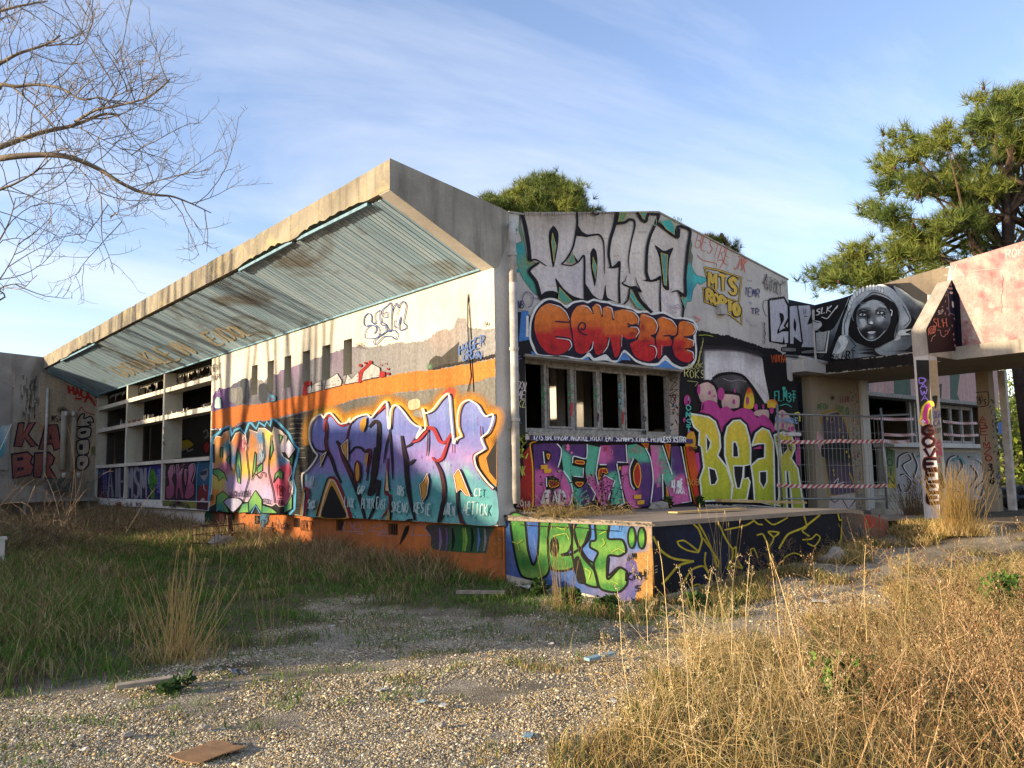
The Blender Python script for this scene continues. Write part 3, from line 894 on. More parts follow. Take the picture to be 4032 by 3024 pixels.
def _f(t):
    return [[tuple(float(c) for c in p.split(',')) for p in l.split()] for l in t.split('|')]
FONT = {k: _f(v) for k, v in {
    'A': '0,0 .5,1 1,0|.2,.38 .8,.38', 'B': '0,0 0,1 .7,.95 .85,.75 .6,.53 0,.5|.6,.53 1,.35 .8,.05 0,0', 'C': '.95,.85 .6,1 .15,.8 0,.45 .2,.08 .6,0 1,.18',
    'D': '0,0 0,1 .6,.92 1,.5 .6,.06 0,0', 'E': '1,1 0,1 0,0 1,0|0,.52 .75,.52', 'F': '1,1 0,1 0,0|0,.55 .7,.55', 'G': '.95,.85 .55,1 .1,.75 .05,.3 .45,0 .95,.15 .95,.45 .55,.45',
    'H': '0,0 0,1|1,0 1,1|0,.5 1,.5', 'I': '.5,0 .5,1', 'J': '.2,1 .9,1 .8,.25 .4,0 0,.2', 'K': '0,0 0,1|.95,1 .05,.48 1,0', 'L': '0,1 0,0 .95,0', 'M': '0,0 .1,1 .5,.35 .9,1 1,0',
    'N': '0,0 0,1 1,0 1,1', 'O': '.5,1 .1,.8 0,.4 .35,0 .85,.15 1,.6 .5,1', 'P': '0,0 0,1 .8,.92 .95,.7 .6,.48 0,.45', 'Q': '.5,1 .1,.8 0,.4 .35,0 .85,.15 1,.6 .5,1|.6,.3 1.05,-.1',
    'R': '0,0 0,1 .8,.92 .9,.7 .5,.5 0,.45|.4,.5 1,0', 'S': '.95,.88 .5,1 .1,.8 .4,.55 .85,.4 .8,.1 .4,0 0,.12', 'T': '0,1 1,1|.5,1 .5,0', 'U': '0,1 .05,.25 .5,0 .95,.25 1,1',
    'V': '0,1 .5,0 1,1', 'W': '0,1 .25,0 .5,.6 .75,0 1,1', 'X': '0,0 1,1|0,1 1,0', 'Y': '0,1 .5,.5 1,1|.5,.5 .45,0', 'Z': '0,1 1,1 0,0 1,0',
    '0': '.5,1 .1,.8 0,.4 .35,0 .85,.15 1,.6 .5,1', '1': '.2,.75 .55,1 .55,0', '2': '.05,.8 .4,1 .9,.8 .6,.4 0,0 1,0', '3': '.05,.9 .6,1 .85,.75 .4,.55 .95,.3 .5,0 0,.1',
    '6': '.9,.95 .3,.7 .05,.3 .5,0 .95,.25 .6,.5 .1,.35', '7': '0,1 1,1 .4,0', '8': '.5,.52 .1,.78 .5,1 .9,.78 .5,.52 .05,.25 .5,0 .95,.25 .5,.52', '.': '.4,0 .55,.04', '*': '.1,.3 .9,.8|.1,.8 .9,.3|.5,1 .5,.1', '-': '.1,.5 .9,.5',
    '!': '.5,1 .5,.3|.5,.08 .52,0', "'": '.5,1 .45,.75', '=': '0,.65 1,.65|0,.35 1,.35', '@': '.7,.6 .4,.7 .3,.45 .5,.35 .75,.5 .75,.75 .4,.95 .1,.6 .2,.2 .6,.05'}.items()}

# ------------------------------------------------------------------ paint on the long wall
KL = 0.56
p = Paint('undercoat', long_wall, PL, 'B', 0.0025, 0.6, M_paint_old, 'ragged grey and orange bands painted across the cream wall', 3)
def to_crop(c, w):
    a0, b0, _ = project(w); c0 = CROP[c]
    return ((a0 - c0[0]) / c0[2], (b0 - c0[1]) / c0[2])
SLITPX = [[to_crop('B', (XW, y, z)) for y, z in ((a, c0), (b2, c0), (b2, c1), (a, c1))] for (a, b2, c0, c1) in SLITS]
# grey band, its ragged upper edge and purple fades
p.fill([(48, 870), (50, 770), (85, 735), (150, 720), (200, 690), (262, 680), (330, 690), (420, 640), (520, 600), (640, 560), (760, 520), (850, 500), (920, 510), (1000, 490), (1130, 480),
        (1210, 470), (1280, 420), (1360, 410), (1385, 350), (1430, 350), (1440, 400), (1590, 410), (1594, 760), (1100, 830), (600, 900), (48, 960)],
       [(60, 760, '7d5c96'), (100, 740, '8a6aa0'), (180, 740, '5c6170'), (300, 720, 'a3a09c'), (330, 770, '52565e'), (450, 700, '7b7480'), (460, 620, '9a7fa0'), (600, 640, '9b9a9a'), (900, 600, '9c9a97'),
        (720, 560, '8c7f8e'), (1200, 560, 'a4a19b'), (1500, 480, 'b3b0aa'), (1300, 450, 'b6a79c'), (1400, 620, '8f8d88')], smooth=False, grid=28, rag=7, holes=SLITPX)
for (x, y, h, c) in ((225, 690, 130, '4b5058'), (190, 735, 95, '7c7a76'), (326, 715, 100, '43474d'), (160, 740, 70, '8f8d8a')):
    p.fill([(x - 22, y), (x + 20, y - 8), (x + 26, y + h * .6), (x + 8, y + h), (x - 18, y + h * .8)], c)
p.fill([(1225, 635), (1235, 580), (1268, 552), (1300, 560), (1395, 478), (1388, 590), (1300, 612), (1240, 632)], '57534a', smooth=False)
p.fill([(1230, 630), (1300, 606), (1420, 584), (1520, 562), (1592, 545), (1592, 566), (1500, 584), (1380, 606), (1240, 634)], '3b3732', smooth=False, rag=4)
p.dot(1235, 614, 22, '7fa07c', 26, soft=1)
# orange band
p.fill([(46, 945), (48, 860), (180, 828), (360, 812), (540, 770), (760, 708), (980, 672), (1150, 638), (1240, 636), (1420, 605), (1592, 570), (1592, 664), (1450, 708), (1250, 735), (1080, 752), (850, 782), (700, 830), (540, 858),
        (450, 880), (380, 900), (200, 918), (140, 955)], [(100, 880, 'd4793a'), (600, 820, 'db7a34'), (1000, 700, 'e0883a'), (1500, 610, 'e39446'), (400, 850, 'c96c2e'), (1300, 650, 'dd8238')], smooth=False, grid=40, rag=5)
# lower field: dark grey, scrubbed black between the two pieces
p.fill([(45, 958), (140, 958), (220, 922), (400, 902), (560, 862), (700, 834), (850, 786), (1080, 756), (1260, 738), (1450, 712), (1592, 668), (1606, 1470), (1300, 1460), (900, 1440), (500, 1420), (36, 1398)],
       [(300, 1000, '3a3833'), (520, 1000, '33312d'), (540, 1300, '2f2e2b'), (700, 860, '6b675e'), (1100, 800, '8a857a'), (1500, 740, '908b80'), (1580, 1100, '302c28'), (900, 1300, '5f5a52')], smooth=False, grid=45, rag=4)
for i in range(26):
    y = 900 + i * 9 + p.r.uniform(-4, 4)
    p.stroke([(478 + p.r.uniform(-14, 10), y), (510, y - 5), (545 + p.r.uniform(-8, 22), y - 3)], 4, 'a39c8e' if i % 3 == 0 else '55514a', adv=False, a=0.7)
for i in range(60):
    y = 905 + i * 8.4
    p.stroke([(500 + p.r.uniform(-10, 30), y), (575 + p.r.uniform(-20, 12), y - 4)], 3.2, p.r.choice(['1c1b1a', '25231f', '4c4943']), adv=False, a=0.8)
p.layer += 1
# pale patches where plaster shows
p.fill([(1120, 830), (1125, 800), (1165, 788), (1185, 800), (1180, 838), (1130, 850)], 'd9cfa6').fill([(1150, 880), (1155, 855), (1180, 850), (1205, 872), (1195, 890)], '9c978c')
# white brick-like throw-up cut by the orange band
for q in ([(545, 765), (560, 730), (590, 715), (600, 757)], [(592, 756), (598, 712), (648, 690), (650, 742)], [(665, 738), (672, 688), (700, 672), (735, 650), (760, 690), (757, 716)], [(775, 712), (790, 655), (812, 680), (850, 640), (858, 695)], [(866, 692), (880, 640), (925, 598), (968, 620), (972, 668)]):
    p.fill(q, 'c9c5bf', smooth=False).stroke(q, 3.5, '2c2926', smooth=False, closed=True)
for q in range(24):
    x = p.r.uniform(590, 960); y = 735 - (x - 590) * 0.2 + p.r.uniform(-20, 12)
    p.stroke([(x, y), (x + p.r.uniform(10, 26), y - 3)], 1.8, '6b6862', adv=False)
p.layer += 1
for q in ([(548, 768), (556, 700), (590, 692), (592, 712), (572, 720), (572, 762)], [(852, 700), (858, 640), (880, 618), (900, 600), (925, 586), (922, 602), (880, 642), (868, 694)], [(968, 672), (970, 640), (995, 642), (996, 668)]):
    p.fill(q, 'a92f2b')
for (x, y, r) in ((862, 607, 9), (890, 594, 7), (918, 590, 10), (1003, 598, 4), (1013, 626, 6), (1015, 652, 8), (975, 604, 4)):
    p.dot(x, y, r, 'b0302c')
# sun-like spot and small sign shape on the purple part
p.dot(88, 812, 22, '7fc4bd', 34, soft=1).dot(88, 808, 17, 'b6e2d6', 30).fill([(72, 838), (72, 812), (88, 786), (104, 812), (104, 838)], 'c3e6da')
p.fill([(365, 800), (370, 765), (402, 775), (400, 800)], '78b3c9').fill([(372, 800), (376, 782), (396, 792)], '9a6f9c')
p.done()

# SLAM and other wall writing
p = Paint('outline_lettering', long_wall, PL, 'E6', 0.02, KL, M_paint, 'thin blue outline lettering SLAM', 4)
BL = '4a68a8'
for q, w in (([(440, 575), (385, 560), (390, 500), (370, 455), (330, 450), (290, 500), (285, 580), (310, 612), (380, 600), (440, 620), (450, 660), (430, 700), (410, 700)], 13),
             ([(380, 605), (330, 640), (300, 700), (300, 760), (340, 775), (430, 770), (480, 740), (495, 680), (470, 620), (400, 575)], 9),
             ([(440, 580), (430, 500), (440, 445), (498, 405), (490, 470), (500, 560), (520, 600), (560, 600), (575, 680), (510, 735), (470, 705)], 10),
             ([(520, 470), (530, 400), (590, 345), (635, 305), (655, 380), (645, 520), (640, 670), (600, 680), (605, 650), (575, 590), (520, 560), (510, 500)], 12),
             ([(575, 425), (545, 450), (530, 490), (595, 495), (590, 430), (575, 425)], 9),
             ([(650, 480), (660, 400), (705, 315), (722, 330), (735, 370), (770, 310), (810, 290), (840, 340), (830, 420), (805, 560), (838, 600), (838, 640), (760, 668), (755, 600), (770, 490)], 12),
             ([(720, 470), (735, 410), (750, 360)], 8), ([(700, 520), (690, 600), (715, 640), (740, 600), (765, 490)], 9), ([(690, 540), (685, 660)], 7),
             ([(430, 860), (420, 810), (470, 760), (590, 680), (680, 665), (725, 710), (705, 785), (640, 745), (540, 755), (440, 865)], 11)):
    p.stroke(q, w, BL)
p.cut().text('HAGER', (1535, 985), (1880, 860), 130, 16, '5c7dbe', jit=.05).text('ORAN', (1590, 1060), (1840, 1030), 100, 15, '5c7dbe', jit=.05)
p.cut().text('HOE', (190, 900), (330, 905), 80, 5, '5d594f')
p.cut().stroke([(1870, 620), (1880, 560), (1895, 600), (1910, 560), (1912, 600)], 7, '4a3b40')
p.cut().crop('B').text('SERY', (52, 640), (105, 625), 32, 2.4, '3a3630', jit=.1).text('OWR', (52, 690), (100, 680), 28, 2.4, '3a3630', jit=.1).text('VS', (78, 760), (100, 752), 28, 2.4, 'd8d2dd')
p.done()

# ---- big purple to turquoise piece
p = Paint('wildstyle_lettering', long_wall, PL, 'D2', 0.017, KL, M_paint, 'large purple and turquoise lettering with white outline and orange glow', 5)
OUT = [(115, 1258), (140, 1080), (128, 1010), (120, 940), (122, 870), (150, 850), (200, 800), (245, 735), (265, 690), (235, 655), (200, 590), (185, 520), (192, 430), (215, 370), (260, 325), (300, 315), (325, 345), (345, 310), (390, 303), (440, 358), (480, 398),
       (540, 388), (567, 350), (572, 388), (610, 348), (680, 320), (735, 315), (768, 342), (820, 280), (870, 215), (906, 192), (918, 230), (922, 330), (930, 440), (942, 430), (945, 350), (952, 270), (980, 230), (1020, 236), (1070, 290), (1130, 370), (1190, 418),
       (1232, 432), (1212, 480), (1190, 535), (1250, 468), (1276, 440), (1262, 330), (1246, 255), (1275, 302), (1340, 272), (1420, 170), (1480, 120), (1500, 150), (1512, 300), (1525, 450), (1540, 580), (1565, 540), (1608, 515), (1578, 430), (1580, 300), (1612, 215),
       (1680, 180), (1760, 222), (1800, 290), (1842, 330), (1905, 312), (1898, 390), (1860, 480), (1800, 530), (1810, 580), (1830, 635), (1745, 690), (1735, 730), (1752, 800), (1800, 875), (1860, 950), (1912, 1000), (1914, 1338), (1500, 1322), (1050, 1302), (700, 1283), (400, 1270)]
top = OUT[:-5]
p.stroke(top[10:-1], 110, 'd8912c', soft=0.9, a=0.85).stroke(top[10:60], 60, 'e8b23a', soft=0.8, a=0.9)
p.fill([(1915, 560), (1905, 640), (1850, 660), (1770, 700), (1760, 760), (1830, 880), (1915, 990)], 'd08a2b')
p.fill([(1820, 720), (1915, 560), (1915, 930), (1850, 850)], '2b2420', smooth=False)
p.fill([(1400, 130), (1480, 60), (1530, 90), (1520, 170), (1480, 110)], 'c0503a')
AN = []
for x in range(150, 1950, 150):
    AN += [(x, 250, '8f9bd8'), (x, 450, '7a86cf'), (x + 60, 560, '8b86cc'), (x, 700, '9c7fc4'), (x + 40, 820, '9a86c8'), (x, 930, '5aa5ad'), (x, 1050, '56aaa8'), (x, 1180, '62b4b0'), (x, 1290, '7cc6c2')]
AN += [(1500, 640, 'c49ad2'), (1650, 720, 'd0a8d8'), (1300, 700, 'c79ad0'), (150, 960, 'd8b7d8'), (140, 1150, 'c86a80'), (1650, 850, '86d0be'), (1450, 800, 'a7b8d0')]
p.fill(OUT, AN, grid=34)
for i in range(64):   # pale fanned streaks of the fill
    x = p.r.uniform(230, 1880); y = p.r.uniform(330, 560) if x < 1250 else p.r.uniform(220, 520)
    L = p.r.uniform(60, 150); dxx = p.r.uniform(-22, 22)
    if in_poly(np.array([x]), np.array([y]), OUT)[0] and in_poly(np.array([x + dxx]), np.array([y + L]), OUT)[0]:
        p.stroke([(x, y), (x + dxx, y + L)], p.r.uniform(9, 20), p.r.choice(['8ec4ea', '7db4e4', 'a4b4e8', 'a88fd6']), smooth=False, taper=(0.35, 1, .3), a=0.7, adv=False)
for i in range(70):   # dabs in the turquoise part
    x = p.r.uniform(180, 1880); y = p.r.uniform(1150, 1300) if i % 2 else p.r.uniform(680, 1000)
    if in_poly(np.array([x]), np.array([y]), OUT)[0]:
        p.stroke([(x, y), (x + p.r.uniform(-3, 3), y + p.r.uniform(20, 34))], p.r.uniform(12, 22), p.r.choice(['4b9c9c', '8fd2cc', '3f8f92']) if i % 2 else p.r.choice(['8f7fcf', '6f9fd8', 'b48ad0']), smooth=False, taper=(.5, 1, .5), a=0.6, adv=False)
p.layer += 2
BK, MR, RD, OR, WH = '241518', '5e1f28', 'b03034', 'd59a3a', 'f4ead8'
p.fill([(242, 1263), (300, 1050), (345, 920), (385, 900), (440, 955), (510, 1120), (565, 1276)], OR).fill([(290, 1266), (335, 1090), (378, 978), (420, 1030), (480, 1160), (515, 1272)], '191614')
p.stroke([(242, 1263), (300, 1050), (345, 915), (385, 895)], 15, BK).stroke([(385, 895), (440, 950), (510, 1120), (565, 1276)], 30, '8c2233').stroke([(270, 1262), (320, 1060), (370, 930), (410, 935), (470, 1060), (520, 1200), (535, 1272)], 7, WH)
for q, w, c in (([(320, 345), (342, 430), (330, 560), (345, 650), (385, 730), (425, 850), (475, 950)], 34, MR), ([(345, 650), (385, 730), (425, 850), (475, 950)], 26, BK), ([(235, 640), (290, 660), (345, 650)], 20, BK), ([(190, 560), (220, 620), (268, 660)], 12, BK),
                ([(430, 560), (470, 615), (505, 730), (565, 870), (645, 1090), (695, 1282)], 46, BK), ([(450, 600), (490, 720), (540, 830), (580, 900)], 30, MR), ([(570, 385), (545, 450), (525, 545), (470, 605)], 16, MR),
                ([(340, 330), (390, 330), (440, 390), (480, 420), (545, 405)], 18, RD), ([(345, 330), (320, 400), (316, 480)], 16, RD),
                ([(552, 680), (600, 622), (660, 622), (700, 660), (745, 640), (735, 740), (715, 930)], 22, BK), ([(690, 660), (745, 640), (735, 760), (712, 850)], 24, MR),
                ([(738, 432), (790, 376), (828, 410), (824, 600), (795, 800), (765, 960), (742, 1056), (790, 1000), (828, 930), (802, 1130), (735, 1290)], 44, BK), ([(800, 620), (790, 800), (765, 960)], 60, BK),
                ([(928, 445), (938, 560), (950, 720), (958, 920)], 18, BK), ([(932, 470), (900, 600), (872, 770)], 15, BK), ([(770, 340), (840, 280), (890, 240), (905, 330)], 16, RD),
                ([(915, 720), (905, 880), (892, 1040), (935, 1075), (925, 1180), (850, 1284)], 26, '7e2530'), ([(935, 1075), (942, 1190), (938, 1296)], 16, BK),
                ([(1042, 510), (1062, 640), (1080, 730), (1092, 900), (1120, 1100), (1168, 1300)], 40, BK), ([(1085, 760), (1120, 770), (1168, 728)], 26, BK), ([(1070, 620), (1130, 590), (1180, 520)], 16, BK), ([(1150, 1290), (1110, 1298), (1080, 1304)], 20, BK),
                ([(1145, 572), (1205, 548), (1262, 480), (1292, 440), (1345, 452), (1400, 560), (1450, 572), (1508, 488)], 34, RD), ([(1508, 488), (1460, 620), (1420, 722), (1362, 746), (1328, 708)], 28, RD), ([(1292, 450), (1290, 600), (1280, 700)], 14, MR),
                ([(1360, 746), (1412, 850), (1440, 1000), (1432, 1180), (1385, 1320)], 34, '4a1a20'), ([(1432, 1120), (1425, 1200), (1390, 1322)], 46, BK),
                ([(1545, 850), (1562, 1040), (1572, 1180), (1600, 1330)], 24, BK), ([(1590, 1230), (1605, 1300), (1640, 1335)], 26, MR), ([(1525, 590), (1526, 670)], 18, MR),
                ([(1785, 420), (1790, 490), (1805, 530), (1870, 470), (1898, 380)], 14, '7a2b38'), ([(1826, 640), (1722, 690), (1735, 780), (1790, 880), (1850, 960), (1912, 1020)], 22, '8c2536')):
    p.stroke(q, w, c, taper=(0.5, 1, 1, 0.45))
for q, e in (([(545, 545), (482, 605), (500, 660), (545, 738)], MR), ([(345, 662), (290, 706), (285, 800)], BK), ([(1290, 860), (1252, 935), (1220, 962), (1228, 1050), (1245, 1128), (1285, 1060), (1302, 930)], MR), ([(1580, 820), (1600, 850), (1640, 950), (1690, 1075), (1650, 1062), (1605, 1005), (1568, 1040), (1538, 880)], '8c2536')):
    p.fill(q, OR, smooth=False).stroke(q, 18, e, smooth=False, closed=True).stroke(q, 7, WH, smooth=False, closed=True)
p.fill([(638, 745), (660, 790), (664, 880), (648, 940), (624, 930), (612, 850), (618, 780)], OR).stroke([(638, 745), (660, 790), (664, 880), (648, 940), (624, 930), (612, 850), (618, 780)], 14, MR, closed=True)
p.fill([(722, 670), (738, 700), (720, 800), (706, 740)], OR).fill([(915, 800), (932, 1030), (902, 1020)], 'e6c79a', smooth=False).fill([(930, 1180), (940, 1296), (908, 1294)], OR, smooth=False)
p.fill([(715, 335), (668, 380), (664, 445), (690, 478), (716, 420), (722, 370)], 'e0a336')
p.stroke(top, 15, WH, taper=(1, 1))
p.stroke([(128, 1010), (165, 1000), (180, 1040), (160, 1140), (140, 1258)], 22, '9c2a3a').stroke([(140, 1000), (128, 1080), (112, 1258)], 12, 'e2a040')
TW = 'c6dedb'
for txt, a0, a1, h in (('SOOK', (178, 1190), (250, 1190), 80), ('LICK', (520, 1165), (612, 1185), 90), ('PLYER', (680, 1190), (800, 1190), 90), ('EAST', (820, 1185), (910, 1205), 95), ('SKENO', (960, 1215), (1125, 1225), 95), ('KESIE', (1172, 1225), (1335, 1245), 95),
                       ('AREN', (1455, 1245), (1560, 1250), 95), ('AETICK', (1632, 1235), (1870, 1250), 105), ('.ACT.', (172, 975), (260, 965), 75), ('.GAP.', (632, 1050), (735, 1050), 72), ('.DRS.', (1005, 1060), (1110, 1080), 80), ('.CT.', (1710, 1060), (1850, 1080), 75)):
    p.text(txt, a0, a1, h, 9, TW, slant=.05)
p.done()

# ---- multicoloured piece on its left
p = Paint('wildstyle_lettering', long_wall, PL, 'D1', 0.017, KL, M_paint, 'multicoloured orange, pink and green lettering edged in light blue', 6)
O = [(60, 1418), (78, 1180), (95, 980), (105, 660), (112, 612), (180, 562), (228, 515), (298, 488), (318, 600), (350, 535), (408, 512), (462, 575), (502, 462), (530, 458), (585, 522), (615, 450), (680, 492), (700, 440), (735, 492), (756, 410), (800, 430), (870, 498), (942, 575),
     (1000, 695), (1046, 735), (1032, 830), (998, 950), (980, 1060), (1010, 1180), (1000, 1395), (945, 1452), (500, 1430)]
p.fill(O, '1a1a1c', smooth=False).stroke(O[:-1], 24, '58a9cf', smooth=False)
I = [(70, 1375), (100, 1180), (112, 960), (120, 660), (150, 600), (212, 612), (232, 565), (290, 540), (298, 685), (330, 640), (362, 572), (410, 553), (462, 605), (500, 720), (516, 530), (600, 562), (612, 515), (680, 515), (758, 570), (776, 500), (850, 540), (915, 602), (905, 690), (935, 640), (1006, 742), (940, 832),
     (905, 770), (858, 772), (880, 825), (958, 880), (974, 1000), (935, 1080), (982, 1160), (960, 1260), (900, 1362), (838, 1368), (800, 1330), (760, 1360), (660, 1330), (560, 1310), (450, 1310), (300, 1290), (180, 1310)]
AN = [(200, 650, 'd8883a'), (270, 700, '4a8f98'), (200, 850, 'd9a04a'), (350, 640, 'd08038'), (430, 680, 'a8405c'), (330, 860, '3f6b98'), (250, 930, 'b06488'), (330, 1100, 'b8a0cc'), (180, 1100, 'd6c05a'), (120, 1250, 'd88a3c'), (550, 650, 'b87838'), (640, 620, '3f83b4'), (560, 800, 'd88f36'), (500, 950, 'd8bc48'), (450, 1150, 'b9a5cf'),
      (600, 1150, 'cdb4cc'), (710, 600, 'e0cc58'), (740, 850, 'd9983c'), (820, 620, 'e4cfc0'), (880, 870, '4f83a8'), (900, 950, 'c8405a'), (850, 1150, 'd84a62'), (950, 730, 'd9cce0'), (700, 1220, 'c9b6d8'), (930, 1180, 'd0586a'), (640, 820, '4a8ab0'), (400, 960, 'd0b04a'), (680, 1010, 'd8a0a8')]
p.fill(I, AN, smooth=False, grid=26, power=3).stroke(I, 7, 'efe6da', smooth=False, closed=True)
GR = '4e9a6c'
for q in ([(196, 722), (222, 722), (222, 832), (196, 830)], [(118, 690), (130, 690), (130, 890), (120, 890)], [(116, 962), (180, 955), (240, 1000), (275, 1090), (220, 1045), (180, 1090), (165, 1040), (116, 1010)], [(262, 862), (306, 800), (300, 905)], [(368, 830), (385, 730), (412, 800), (424, 950), (415, 1120), (388, 1100), (370, 960)],
          [(575, 770), (592, 800), (582, 980), (545, 1050)], [(600, 945), (660, 890), (658, 975), (600, 1010)], [(740, 860), (745, 740), (765, 640), (775, 750)], [(838, 580), (880, 600), (850, 690)], [(780, 1110), (800, 1010), (850, 960), (885, 1000), (878, 1070), (850, 1060), (830, 1030), (790, 1090)], [(958, 850), (1005, 780), (990, 900), (972, 920)],
          [(150, 1400), (160, 1250), (228, 1200), (300, 1260), (250, 1330), (300, 1430), (230, 1425)], [(510, 1440), (510, 1310), (585, 1190), (655, 1290), (655, 1440), (590, 1340)], [(440, 1340), (505, 1320), (510, 1430), (400, 1435)], [(660, 1350), (760, 1380), (830, 1440), (660, 1440)], [(895, 1440), (900, 1380), (985, 1250), (985, 1390)]):
    p.fill(q, [(q[0][0], q[0][1], '3f8a62'), (q[len(q) // 2][0], q[len(q) // 2][1], '86b85a')], smooth=False, grid=40).stroke(q, 11, '17181a', smooth=False, closed=True)
p.fill([(396, 900), (410, 960), (408, 1060), (394, 1040), (386, 960)], '2f5f8a')
for q, w in (([(490, 790), (500, 900), (515, 1050), (480, 1180), (460, 1290), (450, 1320)], 9), ([(300, 690), (310, 800), (305, 900), (330, 980)], 9), ([(665, 560), (680, 740), (672, 860), (598, 930)], 9), ([(760, 590), (740, 800), (728, 960), (750, 1080), (780, 1200), (800, 1330)], 10), ([(515, 540), (500, 660), (490, 790)], 8), ([(545, 1080), (585, 1010), (635, 1060), (660, 1000), (690, 1000), (700, 1050)], 8)):
    p.stroke(q, w, '17181a')
p.fill([(245, 1320), (290, 1275), (400, 1275), (445, 1310), (430, 1350), (350, 1425), (300, 1390)], 'b9b4cc').stroke([(245, 1320), (290, 1275), (400, 1275), (445, 1310), (430, 1350), (350, 1425), (300, 1390)], 11, '17181a', closed=True)
for q in ([(165, 1420), (228, 1330), (235, 1422)], [(545, 1440), (592, 1350), (640, 1440)]):
    p.stroke(q, 12, '4f9cc4', smooth=False)
p.text('ABT', (85, 1310), (132, 1290), 60, 5, '17181a').text('SANOK', (300, 1270), (385, 1252), 60, 5, '3a2a4a').text('PLYE', (388, 1268), (450, 1250), 55, 5, '3a2a4a').text('ARENE', (455, 1262), (535, 1250), 60, 5, '17181a').text('AETICK', (668, 1330), (752, 1345), 55, 5, '17181a')
p.text('18', (822, 1255), (900, 1240), 115, 9, '6e1a26').text('SKENO', (838, 1360), (898, 1350), 60, 5, '6e1a26').stroke([(840, 1278), (892, 1274)], 6, '6e1a26')
for i in range(60):
    x = p.r.choice([475, 665, 985]) + p.r.uniform(-22, 22); y = {475: 640, 665: 760, 985: 1120}[min((475, 665, 985), key=lambda q: abs(q - x))] + p.r.uniform(-80, 80)
    p.stroke([(x, y), (x, y + p.r.uniform(20, 60))], 3.5, 'e8e0d8', smooth=False, adv=False, a=0.8)
p.done()

# ---- soffit lettering
KS = (5.70 - 4.87) / (XW - 6.28)
def soffit_point(px, py):
    d = ray(px, py); t_ = (4.87 + XW * KS - EYE[2]) / (d[2] + KS * d[0])
    return EYE + d * t_
class SoffitPaint(Paint):
    def vert(s, p, c, extra=0.0):
        w = soffit_point(s.c[0] + p[0] * s.c[2], s.c[1] + p[1] * s.c[2])
        w[2] -= 0.008 + s.layer * 0.0004 + extra
        s.v.append(tuple(w)); s.col.append(c)
        return len(s.v) - 1
p = SoffitPaint('ceiling_lettering', soffit, PL, 'H6', k=0.75, mat=M_paint_old, label='pale cream letters brushed along the blue soffit', seed=8)
p.text('GORAX', (640, 1150), (800, 1100), 46, 7, 'cfc4a8', slant=-1.9, jit=.03, gap=.2).cut().text('KLEIN.', (800, 1090), (1060, 1010), 60, 10, 'd2c8ae', slant=-1.7, jit=.03, gap=.2).cut().text('EIDOL.', (1110, 985), (1345, 912), 56, 10, 'd2c8ae', slant=-1.4, jit=.03, gap=.2)
p.done()

# ---- plinth painting
p = Paint('plinth_scribbles', plinth, ('x', 8.17), 'D2', 0.003, KL, M_paint_old, 'lilac outlines and green and black drips on the orange plinth', 9)
for q in ([(495, 1310), (480, 1395), (640, 1405), (660, 1430), (600, 1415)], [(545, 1310), (555, 1360), (590, 1330), (570, 1380), (650, 1375), (620, 1310)], [(720, 1385), (840, 1330), (830, 1380), (890, 1420), (850, 1410), (800, 1440), (910, 1445)], [(720, 1395), (880, 1410), (870, 1360)], [(1110, 1430), (1140, 1370), (1165, 1340), (1200, 1350), (1215, 1335), (1240, 1390), (1290, 1440), (1110, 1435)]):
    p.stroke(q, 7, 'c79aa8')
p.cut().fill([(1060, 1360), (1095, 1350), (1080, 1420), (1005, 1530), (1030, 1440)], '27211d').cut().fill([(1280, 1340), (1920, 1370), (1900, 1480), (1830, 1600), (1480, 1590), (1310, 1560), (1300, 1450)], [(1400, 1450, '5a4a52'), (1550, 1500, '2f6a3c'), (1650, 1480, '3c7a3a'), (1750, 1450, '2e5a48'), (1850, 1500, '6a6a66')], grid=40)
for (x, c) in ((1380, '8f7a9c'), (1440, '77628c'), (1500, '201d1c'), (1600, '7fae48'), (1620, '9cc458'), (1680, '1d1b1a'), (1740, '6a8cba'), (1800, 'a0a09c')):
    p.stroke([(x, 1370), (x + 10, 1480), (x - 4, 1590)], 26, c, taper=(.5, 1, .4))
p.fill([(1815, 1640), (1850, 1450), (1900, 1365), (1960, 1365), (1965, 1660)], 'c07838', smooth=False).dot(1940, 1480, 30, 'e0a060', soft=1)
p.cut().crop('D1')
p.fill([(40, 1420), (330, 1440), (320, 1560), (180, 1600), (40, 1580)], [(60, 1480, '22563c'), (200, 1480, '9c4a34'), (280, 1500, '234a34'), (120, 1560, '3a3a30')], grid=30)
p.cut().fill([(630, 1450), (720, 1455), (690, 1560), (640, 1620)], '4a7a96').cut().fill([(180, 1450), (230, 1450), (225, 1560), (190, 1580)], 'c07a62')
p.cut().text('EBJ', (645, 1560), (720, 1565), 50, 6, '1c1a1a').text('GZK', (850, 1610), (960, 1615), 55, 6, '2a4a5a').text('TPC', (700, 1650), (800, 1655), 60, 6, '2a2022').text('ODER', (1070, 1620), (1210, 1630), 100, 6, '4a2a1a')
for i in range(30):
    x = p.r.uniform(330, 900); y = p.r.uniform(1460, 1580)
    p.stroke([(x, y), (x + p.r.uniform(-30, 30), y + p.r.uniform(20, 60))], p.r.uniform(4, 9), p.r.choice(['6a5a50', '3a2a3a', 'b06a3a', '7a8a8a', '4a3a3a']), smooth=False, adv=False, a=.8)
p.done()

# ------------------------------------------------------------------ paint on the gable wall
KG = 1.4
